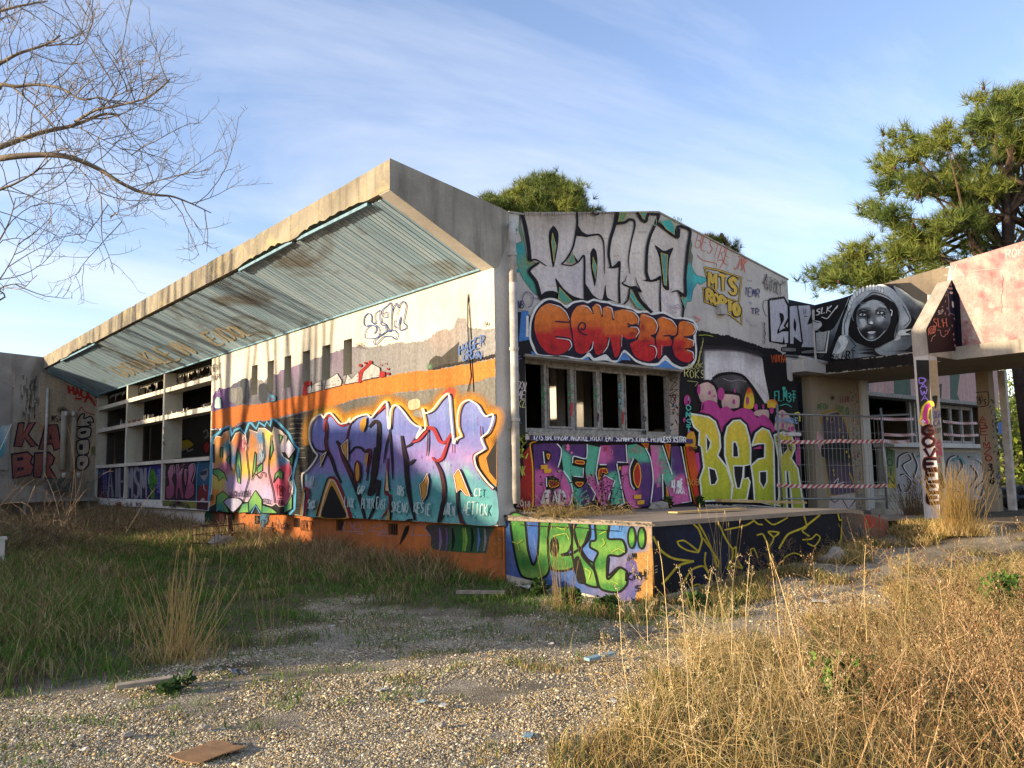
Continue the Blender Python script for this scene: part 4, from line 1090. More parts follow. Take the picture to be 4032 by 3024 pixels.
# -- silver piece under the roof
p = Paint('silver_lettering', gable_wall, PG, 'D3', 0.003, KG, M_paint, 'tall silver lettering with black outlines and turquoise smoke', 11)
TEAL = [(100, 500, '2f8a92'), (250, 700, '4a8f84'), (180, 350, '5f7a5a'), (200, 850, '3f8a80'), (1960, 500, '5f6a58'), (1990, 700, '3f9a98'), (2090, 830, '3fa5a8'), (1960, 950, '2f7f92'), (1950, 1100, '3f9aa0'), (1730, 250, '3f9a98'), (1250, 150, '5a7a58'), (600, 1000, '4a8a7a'), (1380, 1050, '3f9a9c'), (260, 660, '7a7a48'), (1940, 620, '6a5248')]
for q in ([(128, 110), (140, 240), (175, 400), (212, 600), (300, 655), (210, 722), (235, 780), (320, 900), (335, 1000), (285, 985), (180, 850), (130, 760), (80, 640), (20, 592), (80, 540), (70, 450), (150, 410), (120, 300), (122, 200)],
          [(1972, 330), (1990, 400), (2002, 450), (1990, 520), (2010, 580), (2000, 690), (2050, 780), (2110, 800), (2165, 830), (2100, 885), (2060, 870), (2010, 960), (1995, 1060), (1945, 1080), (1920, 1165), (1868, 1060), (1930, 1020), (1925, 700)]):
    p.fill(q, TEAL, grid=30).stroke(q, 6, '4a3f3a', closed=True, a=.5)
p.dot(85, 290, 20, '2f7f88').dot(80, 335, 13, '2f7f88').dot(105, 735, 22, '2f7f88')
SIL = [(135, 98), (175, 250), (215, 450), (235, 625), (340, 655), (235, 740), (310, 870), (355, 1010), (480, 960), (600, 1045), (830, 1065), (1000, 1070), (1200, 1095), (1255, 1100), (1330, 930), (1440, 975), (1560, 1195), (1650, 1190), (1880, 1245), (1885, 1080), (1845, 960), (1905, 1000), (1925, 800), (1945, 520),
       (1972, 300), (1835, 255), (1840, 370), (1785, 352), (1690, 260), (1600, 215), (1640, 122), (1512, 112), (1500, 205), (1440, 185), (1370, 100), (1160, 98), (730, 96)]
SA = [(300, 200, 'a8a29a'), (300, 500, 'b5b0ae'), (600, 500, 'b8b4b4'), (500, 850, 'bab7ba'), (900, 150, '9c958c'), (900, 500, 'beb8b4'), (750, 800, 'adabb2'), (1200, 450, 'bdb8b2'), (1150, 800, 'b5b0ae'), (1420, 500, 'c2beb8'), (1500, 950, 'b9b5b0'), (1700, 600, 'b3aeaa'), (1850, 500, 'aea9a6'), (1760, 1050, 'bcb9ba'), (450, 100, '7f776c'), (1250, 130, '8f8a80')]
p.fill(SIL, SA, smooth=False, grid=45)
for i in range(26):
    x = p.r.uniform(250, 1880); y = p.r.uniform(150, 1000)
    if in_poly(np.array([x, x + 80]), np.array([y, y]), SIL).all():
        p.stroke([(x, y), (x + p.r.uniform(40, 110), y + p.r.uniform(-6, 6))], p.r.uniform(14, 30), p.r.choice(['cbc7c4', 'bdb6b0']), smooth=False, adv=False, a=0.5)
p.layer += 1
K_ = '161417'
for q in ([(490, 248), (445, 310), (440, 400), (455, 520), (486, 705), (520, 580), (545, 420), (540, 310)], [(922, 492), (892, 550), (895, 650), (910, 780), (941, 908), (965, 760), (970, 620), (955, 520)], [(1595, 460), (1680, 515), (1720, 515), (1795, 488), (1755, 600), (1742, 760), (1748, 945), (1682, 910), (1660, 720), (1640, 580)],
          [(512, 815), (600, 930), (700, 1010), (830, 1055), (700, 1075), (600, 1045), (545, 985), (525, 900)], [(355, 1010), (400, 965), (480, 955), (545, 985), (560, 1040), (480, 1030), (390, 1040), (345, 1060)], [(835, 880), (920, 1000), (1020, 1050), (1055, 885), (1075, 1025), (1195, 1085), (1100, 1060), (1060, 1075), (1000, 1060), (850, 1060)],
          [(745, 230), (800, 310), (870, 350), (860, 372), (790, 360), (740, 350)], [(1085, 555), (1125, 690), (1210, 630), (1215, 690), (1150, 712), (1070, 705), (1100, 690)], [(1498, 700), (1545, 835), (1650, 795), (1655, 830), (1560, 860), (1450, 838), (1500, 830)], [(1232, 868), (1320, 905), (1390, 905), (1440, 972), (1330, 930), (1250, 895)]):
    p.fill(q, K_)
for q, w, tp in (([(140, 98), (180, 250), (215, 450), (232, 630)], 40, None), ([(225, 630), (300, 618), (412, 685)], 24, (1, .3)), ([(330, 650), (222, 740), (300, 860), (348, 1040)], 40, (.6, 1)), ([(742, 96), (745, 250), (700, 480), (630, 610), (575, 665)], 24, (1, .6)), ([(575, 665), (680, 680), (760, 640), (822, 575), (825, 850), (832, 1060)], 24, (.4, 1)), ([(690, 560), (745, 640)], 22, None),
                 ([(760, 340), (860, 355), (980, 345), (1030, 420), (1042, 600), (1042, 772)], 26, (1, .25)), ([(1180, 98), (1150, 250), (1105, 400), (1088, 560), (1110, 690)], 28, (1.4, .8)), ([(1150, 700), (1208, 640), (1200, 860), (1206, 1092)], 24, (.5, 1)), ([(1170, 222), (1262, 212), (1312, 180), (1362, 192), (1370, 260), (1330, 430), (1302, 620), (1316, 772)], 22, (1.5, .3)), ([(1400, 100), (1440, 180), (1492, 203), (1512, 112)], 28, None), ([(1512, 120), (1640, 128)], 26, None),
                 ([(1640, 122), (1600, 220), (1540, 350), (1505, 500), (1496, 750), (1525, 845)], 30, None), ([(1600, 850), (1650, 800), (1645, 1000), (1650, 1185)], 20, (.4, 1)), ([(1278, 790), (1262, 850), (1232, 870)], 14, (.3, 1)), ([(1376, 810), (1400, 890), (1442, 972)], 16, (.3, 1)), ([(1312, 930), (1295, 1050), (1250, 1100)], 16, None), ([(1360, 920), (1425, 1060), (1555, 1195)], 44, (1, .7)),
                 ([(1600, 208), (1700, 285), (1790, 352), (1845, 365), (1840, 258), (1970, 300), (1945, 500), (1918, 800), (1922, 1015)], 28, None), ([(1770, 970), (1835, 958), (1922, 1022)], 26, (.3, 1)), ([(1850, 970), (1898, 1100), (1888, 1245)], 20, None), ([(1790, 300), (1830, 375), (1845, 280)], 40, None)):
    p.stroke(q, w, K_, taper=tp)
for q in ([(470, 330), (460, 430), (486, 645), (508, 470)], [(912, 590), (905, 700), (935, 830), (950, 690)], [(1648, 545), (1722, 568), (1708, 905), (1685, 890)], [(690, 535), (635, 655), (716, 652)], [(540, 920), (680, 1070), (600, 1092), (532, 1042)], [(1330, 958), (1385, 1060), (1480, 1175), (1390, 1140), (1310, 1020)], [(1205, 105), (1290, 104), (1242, 195), (1186, 208)], [(1400, 104), (1490, 108), (1470, 180)], [(1640, 200), (1745, 178), (1792, 255), (1794, 350), (1700, 285)], [(1865, 1030), (1925, 1040), (1905, 1140)]):
    p.fill(q, TEAL, smooth=False, grid=30).stroke(q, 7, 'a89a4a', smooth=False, closed=True)
p.stroke([(895, 105), (930, 132), (975, 118)], 22, K_)
for q in range(70):   # rain-washed dark run-off under the coping
    x = p.r.uniform(130, 1640); L = p.r.uniform(20, 120)
    p.stroke([(x, 97), (x + p.r.uniform(-3, 3), 97 + L)], p.r.uniform(4, 16), p.r.choice(['4f483f', '6a6156', '3b362f']), smooth=False, taper=(1, .1), a=0.45, adv=False)
p.layer += 1
p.stroke([(1700, 1090), (1760, 1130), (1830, 1110), (1850, 1150), (1790, 1140), (1740, 1170), (1810, 1200)], 8, '9a90a8').stroke([(1680, 1070), (1700, 1010), (1720, 1080)], 7, 'a89fb5')
p.text('OO', (1520, 245), (1600, 250), 90, 5, '8a9a80').text('NM', (1780, 215), (1880, 235), 60, 5, '8a9a80')
p.done()

# -- tags on the pale upper wall
p = Paint('wall_tags', gable_wall, PG, 'Cg', 0.003, KG, M_paint, 'red, black and yellow hand written tags on the pale gable', 12)
p.text('BESTRE', (1540, 500), (1790, 640), 100, 5, 'b0604f', slant=.3).text('JMK', (1820, 660), (1910, 690), 95, 5, 'b0604f', slant=.3).stroke([(1555, 560), (1600, 600), (1690, 620), (1695, 640)], 5, 'b0604f').stroke([(1700, 600), (1750, 600), (1720, 655)], 5, 'b0604f')
p.cut()
for q in ([(1608, 652), (1700, 668), (1875, 725), (1860, 900), (1720, 860), (1640, 760)], [(1596, 800), (1740, 870), (1875, 950), (1878, 1065), (1800, 1000), (1700, 930), (1610, 900)]):
    p.stroke(q, 16, '1d1a17', smooth=False, closed=True).stroke(q, 9, 'b3983f', smooth=False, closed=True)
for txt, a0, a1, h in (('MTS', (1640, 790), (1860, 860), 110), ('RORTO', (1625, 890), (1870, 1010), 75)):
    st_ = p.r.getstate(); p.text(txt, a0, a1, h, 34, '1d1a17', jit=.03); p.r.setstate(st_); p.text(txt, a0, a1, h, 22, 'b9a048', jit=.03)
p.cut().text('TEMR', (1895, 850), (2010, 870), 55, 5, '3b3f68', slant=.1).text("'''", (1915, 780), (1955, 790), 40, 4, '3b3f68').text('TR', (1945, 985), (2010, 1000), 45, 5, '3b3f68').stroke([(1930, 900), (1950, 915)], 6, '8f93b0')
p.cut().text('HATCET', (2040, 810), (2170, 850), 70, 5, '4a4640', jit=.12).text('XSOLM', (2045, 745), (2200, 790), 40, 4, '6f7a66', jit=.12).stroke([(2030, 770), (2055, 710), (2050, 700)], 7, '4a4640')
for i in range(18):
    x = p.r.uniform(2030, 2200); y = p.r.uniform(740, 850) + (x - 2030) * .4
    p.stroke([(x, y), (x + p.r.uniform(-15, 15), y + p.r.uniform(10, 50))], 3, p.r.choice(['5a5650', '8a7a78', 'b09a9c']), smooth=False, adv=False, a=.8)
p.layer += 1
p.cut().text('SNB.', (215, 945), (315, 950), 50, 6, '33334a', slant=.2).stroke([(205, 960), (310, 968)], 3, '33334a').stroke([(300, 930), (280, 880), (310, 830), (360, 860), (345, 930), (320, 940)], 7, '6a5a80').stroke([(350, 870), (410, 885)], 5, '6a5a80')
p.cut().stroke([(1525, 1005), (1570, 1030), (1540, 1050)], 6, 'c06a62').stroke([(1900, 1010), (1960, 1075), (2030, 1040)], 4, 'a79dae')
for i in range(16):
    p.stroke([(2035 + p.r.uniform(-6, 6), 1050 + i * 10), (2040 + p.r.uniform(-8, 8), 1060 + i * 10)], 5, '2a2725', smooth=False, adv=False)
p.layer += 1
p.done()
wlp = on(PG, 1900 + 1718 * .54249, 700 + 960 * .54249)
MB().box((wlp[0] - 0.1, YG - 0.12, wlp[2] - 0.1), (wlp[0] + 0.1, YG - 0.005, wlp[2] + 0.1)).build('wall_lamp', gable_wall, M_pipe)

# -- orange and red throw-up over the window
p = Paint('bubble_lettering', gable_wall, PG, 'D4', 0.02, KG, M_paint, 'orange to red bubble lettering with black and white outlines', 13)
p.fill([(30, 235), (160, 205), (230, 250), (240, 500), (300, 690), (185, 690), (36, 700)], '17161a', smooth=False, rag=6)
p.fill([(135, 215), (215, 205), (222, 520), (110, 540)], '3f6fae', smooth=False, rag=3).fill([(190, 262), (215, 262), (215, 490), (186, 488)], 'c9c5c4', smooth=False)
p.fill([(300, 690), (1870, 852), (1880, 700), (1250, 600), (500, 600)], '1d1a20', smooth=False)
p.fill([(240, 640), (310, 690), (250, 692)], '3f6fae', smooth=False).fill([(780, 735), (860, 700), (880, 752)], '4a7ab8', smooth=False).fill([(1170, 782), (1255, 640), (1330, 745), (1230, 740)], '4a7ab8', smooth=False).fill([(1560, 815), (1670, 745), (1690, 640), (1750, 770), (1850, 845)], '4a7ab8', smooth=False)
WHT = [(220, 500), (228, 320), (275, 185), (360, 95), (450, 65), (560, 98), (620, 148), (700, 103), (800, 90), (850, 105), (920, 75), (1000, 93), (1080, 103), (1130, 128), (1290, 155), (1400, 205), (1500, 202), (1560, 228), (1680, 208), (1800, 268), (1900, 272), (2010, 308), (2058, 385), (2032, 480), (2048, 620), (2038, 740), (1985, 822), (1880, 845), (1780, 805), (1700, 745), (1620, 802), (1500, 802), (1380, 762), (1255, 660), (1170, 770), (1050, 745), (920, 748), (862, 705), (760, 748), (600, 702), (318, 690), (250, 600)]
p.fill(WHT, 'cfcbcd')
BLK = [(240, 490), (248, 330), (300, 195), (380, 112), (450, 88), (560, 122), (630, 178), (700, 128), (800, 108), (860, 124), (920, 98), (1000, 117), (1080, 127), (1140, 152), (1290, 182), (1400, 232), (1500, 227), (1560, 252), (1680, 237), (1800, 292), (1900, 297), (2000, 327), (2032, 392), (2008, 480), (2028, 620), (2018, 730), (1962, 798), (1880, 818), (1780, 772), (1700, 690), (1620, 772), (1500, 775), (1380, 735), (1255, 630), (1185, 738), (1120, 742), (1050, 680), (930, 722), (870, 660), (780, 722), (620, 695), (330, 680), (275, 590)]
p.fill(BLK, '1f1b2b')
OG, RG, DR = 'c06a2c', 'a8242a', '7f1f22'
GA = []
for x in range(250, 2100, 90):
    o = 40 if x < 500 else (-10 if x < 1000 else (70 if x < 1400 else (120 if x < 1900 else 260)))
    GA += [(x, 160 + o * .3, 'c4743a'), (x, 280 + o * .7, OG), (x, 360 + o, 'b85c2a'), (x, 440 + o, RG), (x, 560 + o, RG), (x, 700 + o * .5, 'a3222a')]
GA += [(780, 560, DR), (1000, 590, DR), (1450, 380, DR), (1500, 520, DR), (1850, 620, DR), (480, 600, DR), (1340, 450, DR)]
LET = [[(268, 390), (282, 260), (338, 168), (430, 120), (540, 150), (620, 215), (662, 325), (690, 480), (685, 560), (640, 640), (540, 690), (420, 672), (335, 585), (292, 490)],
       [(664, 330), (682, 230), (740, 152), (830, 135), (888, 172), (940, 125), (982, 132), (1010, 172), (1060, 150), (1110, 162), (1142, 202), (1240, 185), (1340, 202), (1400, 260), (1420, 330), (1398, 400), (1410, 460), (1380, 510), (1290, 520), (1228, 500), (1215, 640), (1180, 712), (1140, 700), (1087, 500), (1068, 600), (1000, 682), (940, 680), (905, 560), (868, 642), (800, 682), (722, 650), (692, 520)],
       [(1425, 250), (1500, 240), (1580, 292), (1622, 380), (1592, 460), (1545, 475), (1585, 505), (1592, 560), (1604, 640), (1590, 722), (1520, 762), (1420, 742), (1350, 682), (1310, 560), (1400, 500)],
       [(1606, 300), (1680, 265), (1770, 302), (1832, 380), (1820, 470), (1752, 490), (1784, 540), (1760, 592), (1682, 602), (1660, 702), (1622, 742), (1608, 690), (1592, 500), (1628, 400)],
       [(1842, 340), (1900, 310), (1990, 342), (2032, 402), (2000, 470), (1930, 492), (2000, 522), (2012, 592), (1950, 622), (2004, 652), (2012, 722), (1960, 772), (1880, 762), (1802, 702), (1772, 600), (1792, 500), (1832, 460)]]
for q in LET:
    p.fill(q, GA, grid=26, power=3)
for q in LET: p.stroke(q, 11, '261d33', closed=True)
for q in ([(500, 322), (580, 328), (664, 332)], [(502, 486), (600, 500), (660, 515), (690, 560)], [(852, 470), (790, 455), (750, 395), (778, 338), (822, 348), (828, 395), (800, 412), (782, 395)], [(890, 165), (912, 240)], [(1008, 165), (1010, 275)], [(1138, 190), (1130, 310)], [(1285, 380), (1340, 370), (1405, 372)], [(1285, 345), (1330, 365), (1400, 350)], [(1240, 525), (1320, 525), (1390, 510)], [(1680, 480), (1760, 475)], [(1900, 490), (1960, 490)], [(1520, 575), (1570, 590)], [(1910, 620), (1960, 618)]):
    p.stroke(q, 14, '2a1f38')
for q in ([(430, 130), (540, 160), (615, 225), (652, 310)], [(505, 505), (600, 515), (655, 530), (675, 590), (640, 640)], [(775, 155), (850, 165), (900, 230)], [(940, 140), (985, 160), (1005, 250)], [(1055, 165), (1110, 185), (1132, 290)], [(1262, 205), (1350, 225), (1405, 290), (1395, 360)], [(1310, 385), (1385, 390), (1405, 440), (1370, 495)], [(1450, 255), (1560, 290), (1608, 370), (1585, 450)], [(1520, 580), (1580, 600), (1598, 660), (1580, 720)], [(1650, 275), (1760, 310), (1818, 385)], [(1920, 325), (1995, 355), (2020, 410), (1990, 465)], [(1930, 510), (1995, 535), (1995, 590)], [(1925, 635), (1990, 660), (1998, 730)], [(905, 540), (890, 620), (830, 670)], [(1085, 490), (1060, 600), (1010, 668)], [(1218, 470), (1212, 600)], [(1650, 580), (1650, 690)]):
    p.stroke(q, 11, 'd5cdd0', taper=(.3, 1, .3))
for i in range(34):
    x = p.r.uniform(700, 1980); y = p.r.uniform(430, 720)
    p.stroke([(x, y), (x + p.r.uniform(-60, 60), y + p.r.uniform(20, 70)), (x + p.r.uniform(-60, 60), y + p.r.uniform(30, 90))], 3, '6a1a20', adv=False, a=.7)
p.done()

# -- black field with tags left and right of the window
p = Paint('tagged_strip', gable_low, PG, 'D4', 0.003, KG, M_paint, 'black strip beside the window crowded with small coloured tags', 14)
p.fill([(34, 690), (186, 690), (192, 1490), (200, 1700), (90, 1900), (30, 1900)], [(100, 800, '17171a'), (100, 1400, '22232a'), (120, 1650, '39462a'), (80, 1750, '4a5226')], smooth=False, grid=60)
p.text('AWA', (45, 735), (235, 660), 95, 12, '6a5a94').dot(95, 590, 22, '6a5a94').dot(95, 590, 12, '17171a').stroke([(80, 745), (150, 720)], 8, '6a5a94')
p.fill([(95, 830), (125, 900), (120, 960), (80, 960), (60, 890)], '6b6462', a=.8).fill([(95, 860), (108, 910), (95, 940), (80, 900)], '141416')
p.text('KEKN', (45, 1060), (190, 1060), 80, 8, 'b5a8ac', slant=.2).text('AME', (42, 1165), (190, 1160), 85, 9, 'b5a8ac', slant=.2).text('ZOKZ', (40, 1260), (185, 1255), 75, 8, 'a5a878').text('NP.', (45, 1420), (160, 1425), 100, 12, '2f8f94').text('M', (50, 1490), (120, 1495), 50, 10, '2f8f94')
for i in range(26):
    x = p.r.uniform(40, 195); y = p.r.uniform(1540, 1850)
    p.stroke([(x, y), (x + p.r.uniform(-50, 70), y + p.r.uniform(-70, 40))], p.r.uniform(7, 14), p.r.choice(['8a9a3a', 'a5b04a', '6a7a34']), smooth=False, adv=False)
p.layer += 1
p.text('OPA', (50, 1800), (170, 1800), 90, 9, 'a5b04a').text('TANK', (50, 2000), (190, 2000), 110, 9, '9aa548').text('2018', (90, 2330), (240, 2340), 60, 7, 'b5b0ac')
p.done()
PREV = ('x', WX1)
p = Paint('jamb_scribbles', gable_low, PREV, 'D4', 0.004, KG, M_paint, 'white window jamb covered in brown and red scribbles', 15)
p.fill([(1745, 870), (1876, 850), (1880, 1560), (1748, 1530)], [(1800, 900, '6a655f'), (1800, 1050, 'a09a92'), (1810, 1250, 'b5afa8'), (1800, 1450, 'bcb6ae')], smooth=False, grid=40)
p.stroke([(1760, 1080), (1840, 1000), (1770, 960), (1850, 930), (1770, 1060), (1850, 1060), (1760, 1120), (1860, 1130)], 7, '4a3632').text('DSF', (1755, 1200), (1860, 1190), 80, 9, '5a2f2c')
for i in range(30):
    x = p.r.uniform(1755, 1860); y = p.r.uniform(1150, 1500)
    p.stroke([(x, y), (x + p.r.uniform(-40, 40), y + p.r.uniform(-30, 50))], p.r.uniform(6, 14), p.r.choice(['9a4038', '2f4f7a', '8a7a90', '4a4450', 'b07a60', '3a3a3e']), smooth=False, adv=False, a=.85)
p.layer += 1
p.done()
p = Paint('frame_letters', win, ('y', WY - 0.066), 'D4', 0.003, KG, M_paint, 'green, blue and red letters down the window mullions', 16)
for txt, x, y0, c in (('TPC', 392, 990, '3c7a4a'), ('TRC', 680, 985, '3c7a4a'), ('CPT', 955, 1020, '3c7a4a'), ('ETNT', 1225, 985, '5a94a4'), ('DIM', 1480, 1330, '2a2a30')):
    for i, ch in enumerate(txt):
        p.text(ch, (x - 18, y0 + 75 + i * 78), (x + 26, y0 + 77 + i * 78), 56, 9, c)
p.fill([(675, 1215), (698, 1212), (696, 1335), (678, 1338)], 'a5343a').fill([(1240, 1300), (1255, 1330), (1250, 1430), (1232, 1430)], '8f3436').fill([(965, 1310), (985, 1340), (975, 1420), (960, 1380)], '3a2230')
p.done()

# -- names on the purple board
p = Paint('board_lettering', name_board, ('y', YG - 0.075), 'D4', 0.003, KG, M_paint, 'white hand lettered names along the purple board', 17)
p.text('.IZIS.BALTHAZAR.MAURICE.RICKY.EMY.SCHNAPS.KINAK.PRINCESS.KSTRR', (248, 1607), (1935, 1638), 58, 9, 'd5d0d8', jit=.05, gap=.18)
p.done()
p = Paint('board_tab', name_board, ('y', YG - 0.075), 'D4', 0.002, KG, M_paint, None, 17)
p.fill([(190, 1545), (232, 1545), (232, 1605), (190, 1608)], 'a8a4a0', smooth=False).done()

# -- purple, pink and green lettering below the window
p = Paint('block_lettering', gable_low, PG, 'D5', 0.003, KG, M_paint, 'fat purple, pink and green letters BELTON on black', 18)
p.fill([(150, 105), (2090, 118), (2200, 880), (1400, 930), (100, 930), (60, 860)], '1b171b', smooth=False)
p.fill([(180, 260), (240, 180), (258, 130), (290, 400), (300, 860), (110, 870), (140, 600), (180, 450)], [(200, 400, '8a2420'), (150, 800, '6a1c1e'), (260, 700, '8f2a22')], grid=50).stroke([(330, 112), (255, 150), (285, 400), (290, 870)], 16, 'c98f2a')
p.fill([(2040, 170), (2080, 160), (2212, 860), (2165, 830)], 'a03a24', smooth=False).stroke([(2045, 170), (2090, 480), (2165, 810)], 14, 'c98f2a')
for q in ([(1550, 135), (1625, 140), (1622, 205)], [(1820, 140), (1880, 150), (1872, 325)], [(1835, 640), (1890, 870), (1840, 880)]):
    p.fill(q, 'a53a24', smooth=False).stroke(q, 11, 'c98f2a', smooth=False, closed=True)
PU, PK_, GN = '4a2f66', 'b05a92', '4f9c86'
LB = [([(290, 150), (420, 135), (560, 132), (608, 200), (602, 300), (575, 412), (640, 450), (708, 560), (736, 680), (722, 800), (680, 862), (310, 862), (305, 500)], [(400, 250, PU), (350, 380, PU), (560, 300, PU), (400, 480, PK_), (350, 700, PK_), (650, 700, PK_), (500, 800, PK_)]),
      ([(625, 150), (905, 145), (895, 312), (745, 290), (738, 390), (862, 420), (856, 525), (742, 515), (740, 600), (905, 585), (1000, 720), (972, 800), (840, 900), (790, 915), (745, 700), (640, 460), (622, 300)], [(760, 200, PU), (860, 250, PU), (660, 320, GN), (800, 470, GN), (680, 480, GN), (780, 680, GN), (900, 680, PU), (880, 830, PU), (800, 850, GN)]),
      ([(920, 148), (1055, 180), (1030, 380), (1000, 500), (1030, 612), (1100, 500), (1226, 572), (1200, 700), (1150, 850), (1100, 895), (1000, 720), (905, 560), (895, 450)], [(980, 250, GN), (960, 440, GN), (960, 580, PK_), (1120, 640, PK_), (1100, 800, PK_)]),
      ([(1062, 162), (1360, 150), (1372, 360), (1245, 372), (1290, 560), (1338, 832), (1180, 852), (1226, 572), (1112, 500), (1140, 382), (1045, 382)], [(1120, 280, PK_), (1280, 250, PU), (1200, 420, PU), (1230, 520, GN), (1260, 700, GN)]),
      ([(1382, 160), (1480, 140), (1580, 190), (1640, 322), (1672, 550), (1662, 720), (1630, 860), (1450, 892), (1372, 800), (1312, 600), (1312, 400), (1390, 385)], [(1450, 200, GN), (1580, 300, GN), (1580, 400, PU), (1600, 600, PU), (1560, 800, PU), (1340, 450, PK_), (1380, 720, PK_), (1440, 850, PK_)]),
      ([(1645, 155), (1778, 160), (1888, 490), (1885, 172), (1990, 170), (2050, 480), (2112, 810), (1912, 850), (1840, 650), (1775, 492), (1785, 882), (1672, 850), (1682, 500)], [(1700, 300, PK_), (1700, 450, PK_), (1790, 300, GN), (1840, 500, GN), (1720, 720, PU), (1940, 250, PU), (1960, 420, PU), (2000, 600, PK_), (2000, 760, PK_)])]
for q, a0 in LB:
    p.fill(q, a0, smooth=False, grid=24, power=4)
for q, iq in (([(398, 228), (460, 222), (500, 280), (470, 340), (410, 372)], [(445, 262), (478, 268), (462, 320)]), ([(430, 525), (540, 525), (602, 590), (580, 652), (445, 680)], [(472, 570), (560, 575), (585, 612), (540, 640), (480, 642)]), ([(745, 285), (895, 312), (890, 380), (740, 372)], [(780, 335), (872, 345), (868, 375), (780, 365)]), ([(740, 520), (905, 540), (880, 620), (810, 660), (760, 620)], [(775, 590), (862, 590), (840, 628), (810, 632)]),
              ([(1040, 385), (1135, 385), (1140, 500), (1100, 495), (1035, 600), (1005, 520)], [(1050, 440), (1130, 430), (1138, 490), (1090, 470), (1045, 555)]), ([(1440, 310), (1500, 350), (1538, 500), (1512, 640), (1470, 685), (1410, 600), (1398, 450)], [(1490, 365), (1520, 420), (1530, 540), (1500, 650), (1455, 580), (1448, 460)]), ([(1245, 372), (1385, 370), (1380, 392), (1310, 400), (1300, 560), (1270, 480)], [(1282, 410), (1292, 412), (1288, 445)])):
    p.fill(q, '1b171b').fill(iq, '9a2a22').stroke(iq, 11, 'c98f2a', closed=True)
for q in ([(555, 140), (605, 200), (600, 300), (568, 415)], [(630, 455), (705, 560), (735, 680), (715, 820), (690, 850)], [(395, 230), (410, 370)], [(430, 530), (435, 640)], [(905, 145), (893, 310), (750, 285), (735, 365)], [(745, 515), (855, 528), (860, 420)], [(905, 580), (1000, 720), (970, 800)], [(1055, 180), (1005, 480), (1030, 612)], [(1100, 500), (1225, 570), (1110, 885)], [(1355, 150), (1368, 358), (1250, 352)], [(1245, 370), (1335, 830), (1260, 865)], [(1440, 310), (1395, 430), (1410, 600), (1450, 670)], [(1580, 190), (1640, 320), (1668, 560), (1640, 830)], [(1775, 160), (1888, 495)], [(1775, 490), (1785, 880)], [(1990, 170), (2110, 810), (2000, 825)], [(1045, 382), (1125, 382)]):
    p.stroke(q, 12, 'd8d4d2', smooth=len(q) > 3)
for (x, y) in ((400, 410), (440, 455), (1485, 755), (1520, 820)):
    p.fill([(x - 40, y - 22), (x + 45, y - 26), (x + 42, y + 22), (x - 38, y + 26)], 'c9942e', smooth=False)
p.text('*', (650, 240), (720, 240), 90, 14, 'c0608a').dot(720, 245, 14, 'c0608a').text('*', (1100, 230), (1150, 230), 60, 10, 'a83a4a').text('*', (1700, 660), (1750, 660), 70, 10, 'b05a92')
for (x, y, r) in ((1500, 205, 30), (1432, 215, 17), (1175, 240, 18)):
    p.stroke([(x + r * math.cos(a0), y + 1.4 * r * math.sin(a0)) for a0 in np.linspace(0, 6.28, 12)], 7, 'b05a6a')
for q in ([(830, 730), (890, 680), (905, 740), (810, 800)], [(810, 850), (820, 800), (915, 765), (915, 830), (805, 860)], [(1750, 380), (1780, 300), (1810, 350), (1760, 370)], [(1765, 480), (1770, 410), (1835, 420), (1830, 480)]):
    p.stroke(q, 9, '5fae98' if q[0][0] < 1000 else 'a8607a', smooth=False, closed=True)
p.text('.KLINE', (1855, 645), (2010, 640), 80, 13, 'd8d4d2').text('TARA.', (1890, 720), (2065, 725), 75, 13, 'd8d4d2')
p.stroke([(380, 840), (420, 700)], 60, 'b5aeb2', smooth=False).text('TAD', (400, 835), (650, 830), 140, 34, 'c0babe', jit=.02)
p.text('ROK', (2090, 230), (2200, 220), 50, 6, '2a2220').text('BOB', (2055, 620), (2200, 620), 70, 8, 'b07a34')
p.done()

# -- black and white mural with yellow lettering
p = Paint('mural', gable_low, PG, 'D6', 0.003, KG, M_paint, 'black and white painted curve with pink clouds behind yellow lettering', 19)
wf_ = [(180, 95), (300, 120), (440, 145), (560, 185), (680, 225), (800, 245), (865, 300), (880, 480), (950, 500), (1000, 1478), (60, 1420), (40, 960), (50, 440), (100, 380), (170, 330)]
p.plane = PG
p.fill(wf_, '17171a', smooth=False, rag=7)
p.fill([(232, 235), (400, 240), (560, 262), (675, 300), (700, 430), (738, 640), (690, 650), (600, 520), (520, 450), (430, 420), (340, 430), (290, 480), (235, 480)], [(240, 250, '8f8d94'), (400, 260, '9a989e'), (600, 300, '8a888c'), (300, 340, 'ccc9d0'), (500, 370, 'cac7ce'), (640, 450, 'c6c4ca'), (280, 460, 'ccc9d0'), (700, 600, 'b5b3b8')], grid=30)
p.stroke([(215, 232), (400, 232), (560, 250), (690, 290)], 34, '2a292c', soft=.9, a=.9).stroke([(222, 250), (226, 480)], 26, '3a393d', soft=.9, a=.8)
for i in range(36):
    t_ = i / 35; x = 300 + 420 * t_; y = 425 - 60 * math.sin(t_ * 2.2) + 210 * t_ ** 2
    p.stroke([(x, y - 10), (x + 3, y + 26)], 4, 'c0bdc4', smooth=False, adv=False, a=.7)
p.layer += 1
p.fill([(300, 480), (360, 440), (440, 430), (530, 450), (600, 530), (660, 600), (700, 680), (560, 690), (380, 600)], [(400, 480, '3f3f44'), (480, 520, '58585e'), (420, 560, '2a2a2e'), (560, 560, '2a2a2e'), (620, 640, '1a1a1c')], grid=30)
p.stroke([(300, 470), (360, 440), (440, 428), (530, 448), (600, 525), (690, 660)], 20, '141416').stroke([(380, 470), (440, 490), (500, 480), (560, 495)], 5, '85858c')
PN, MG = 'b59a98', 'a03a80'
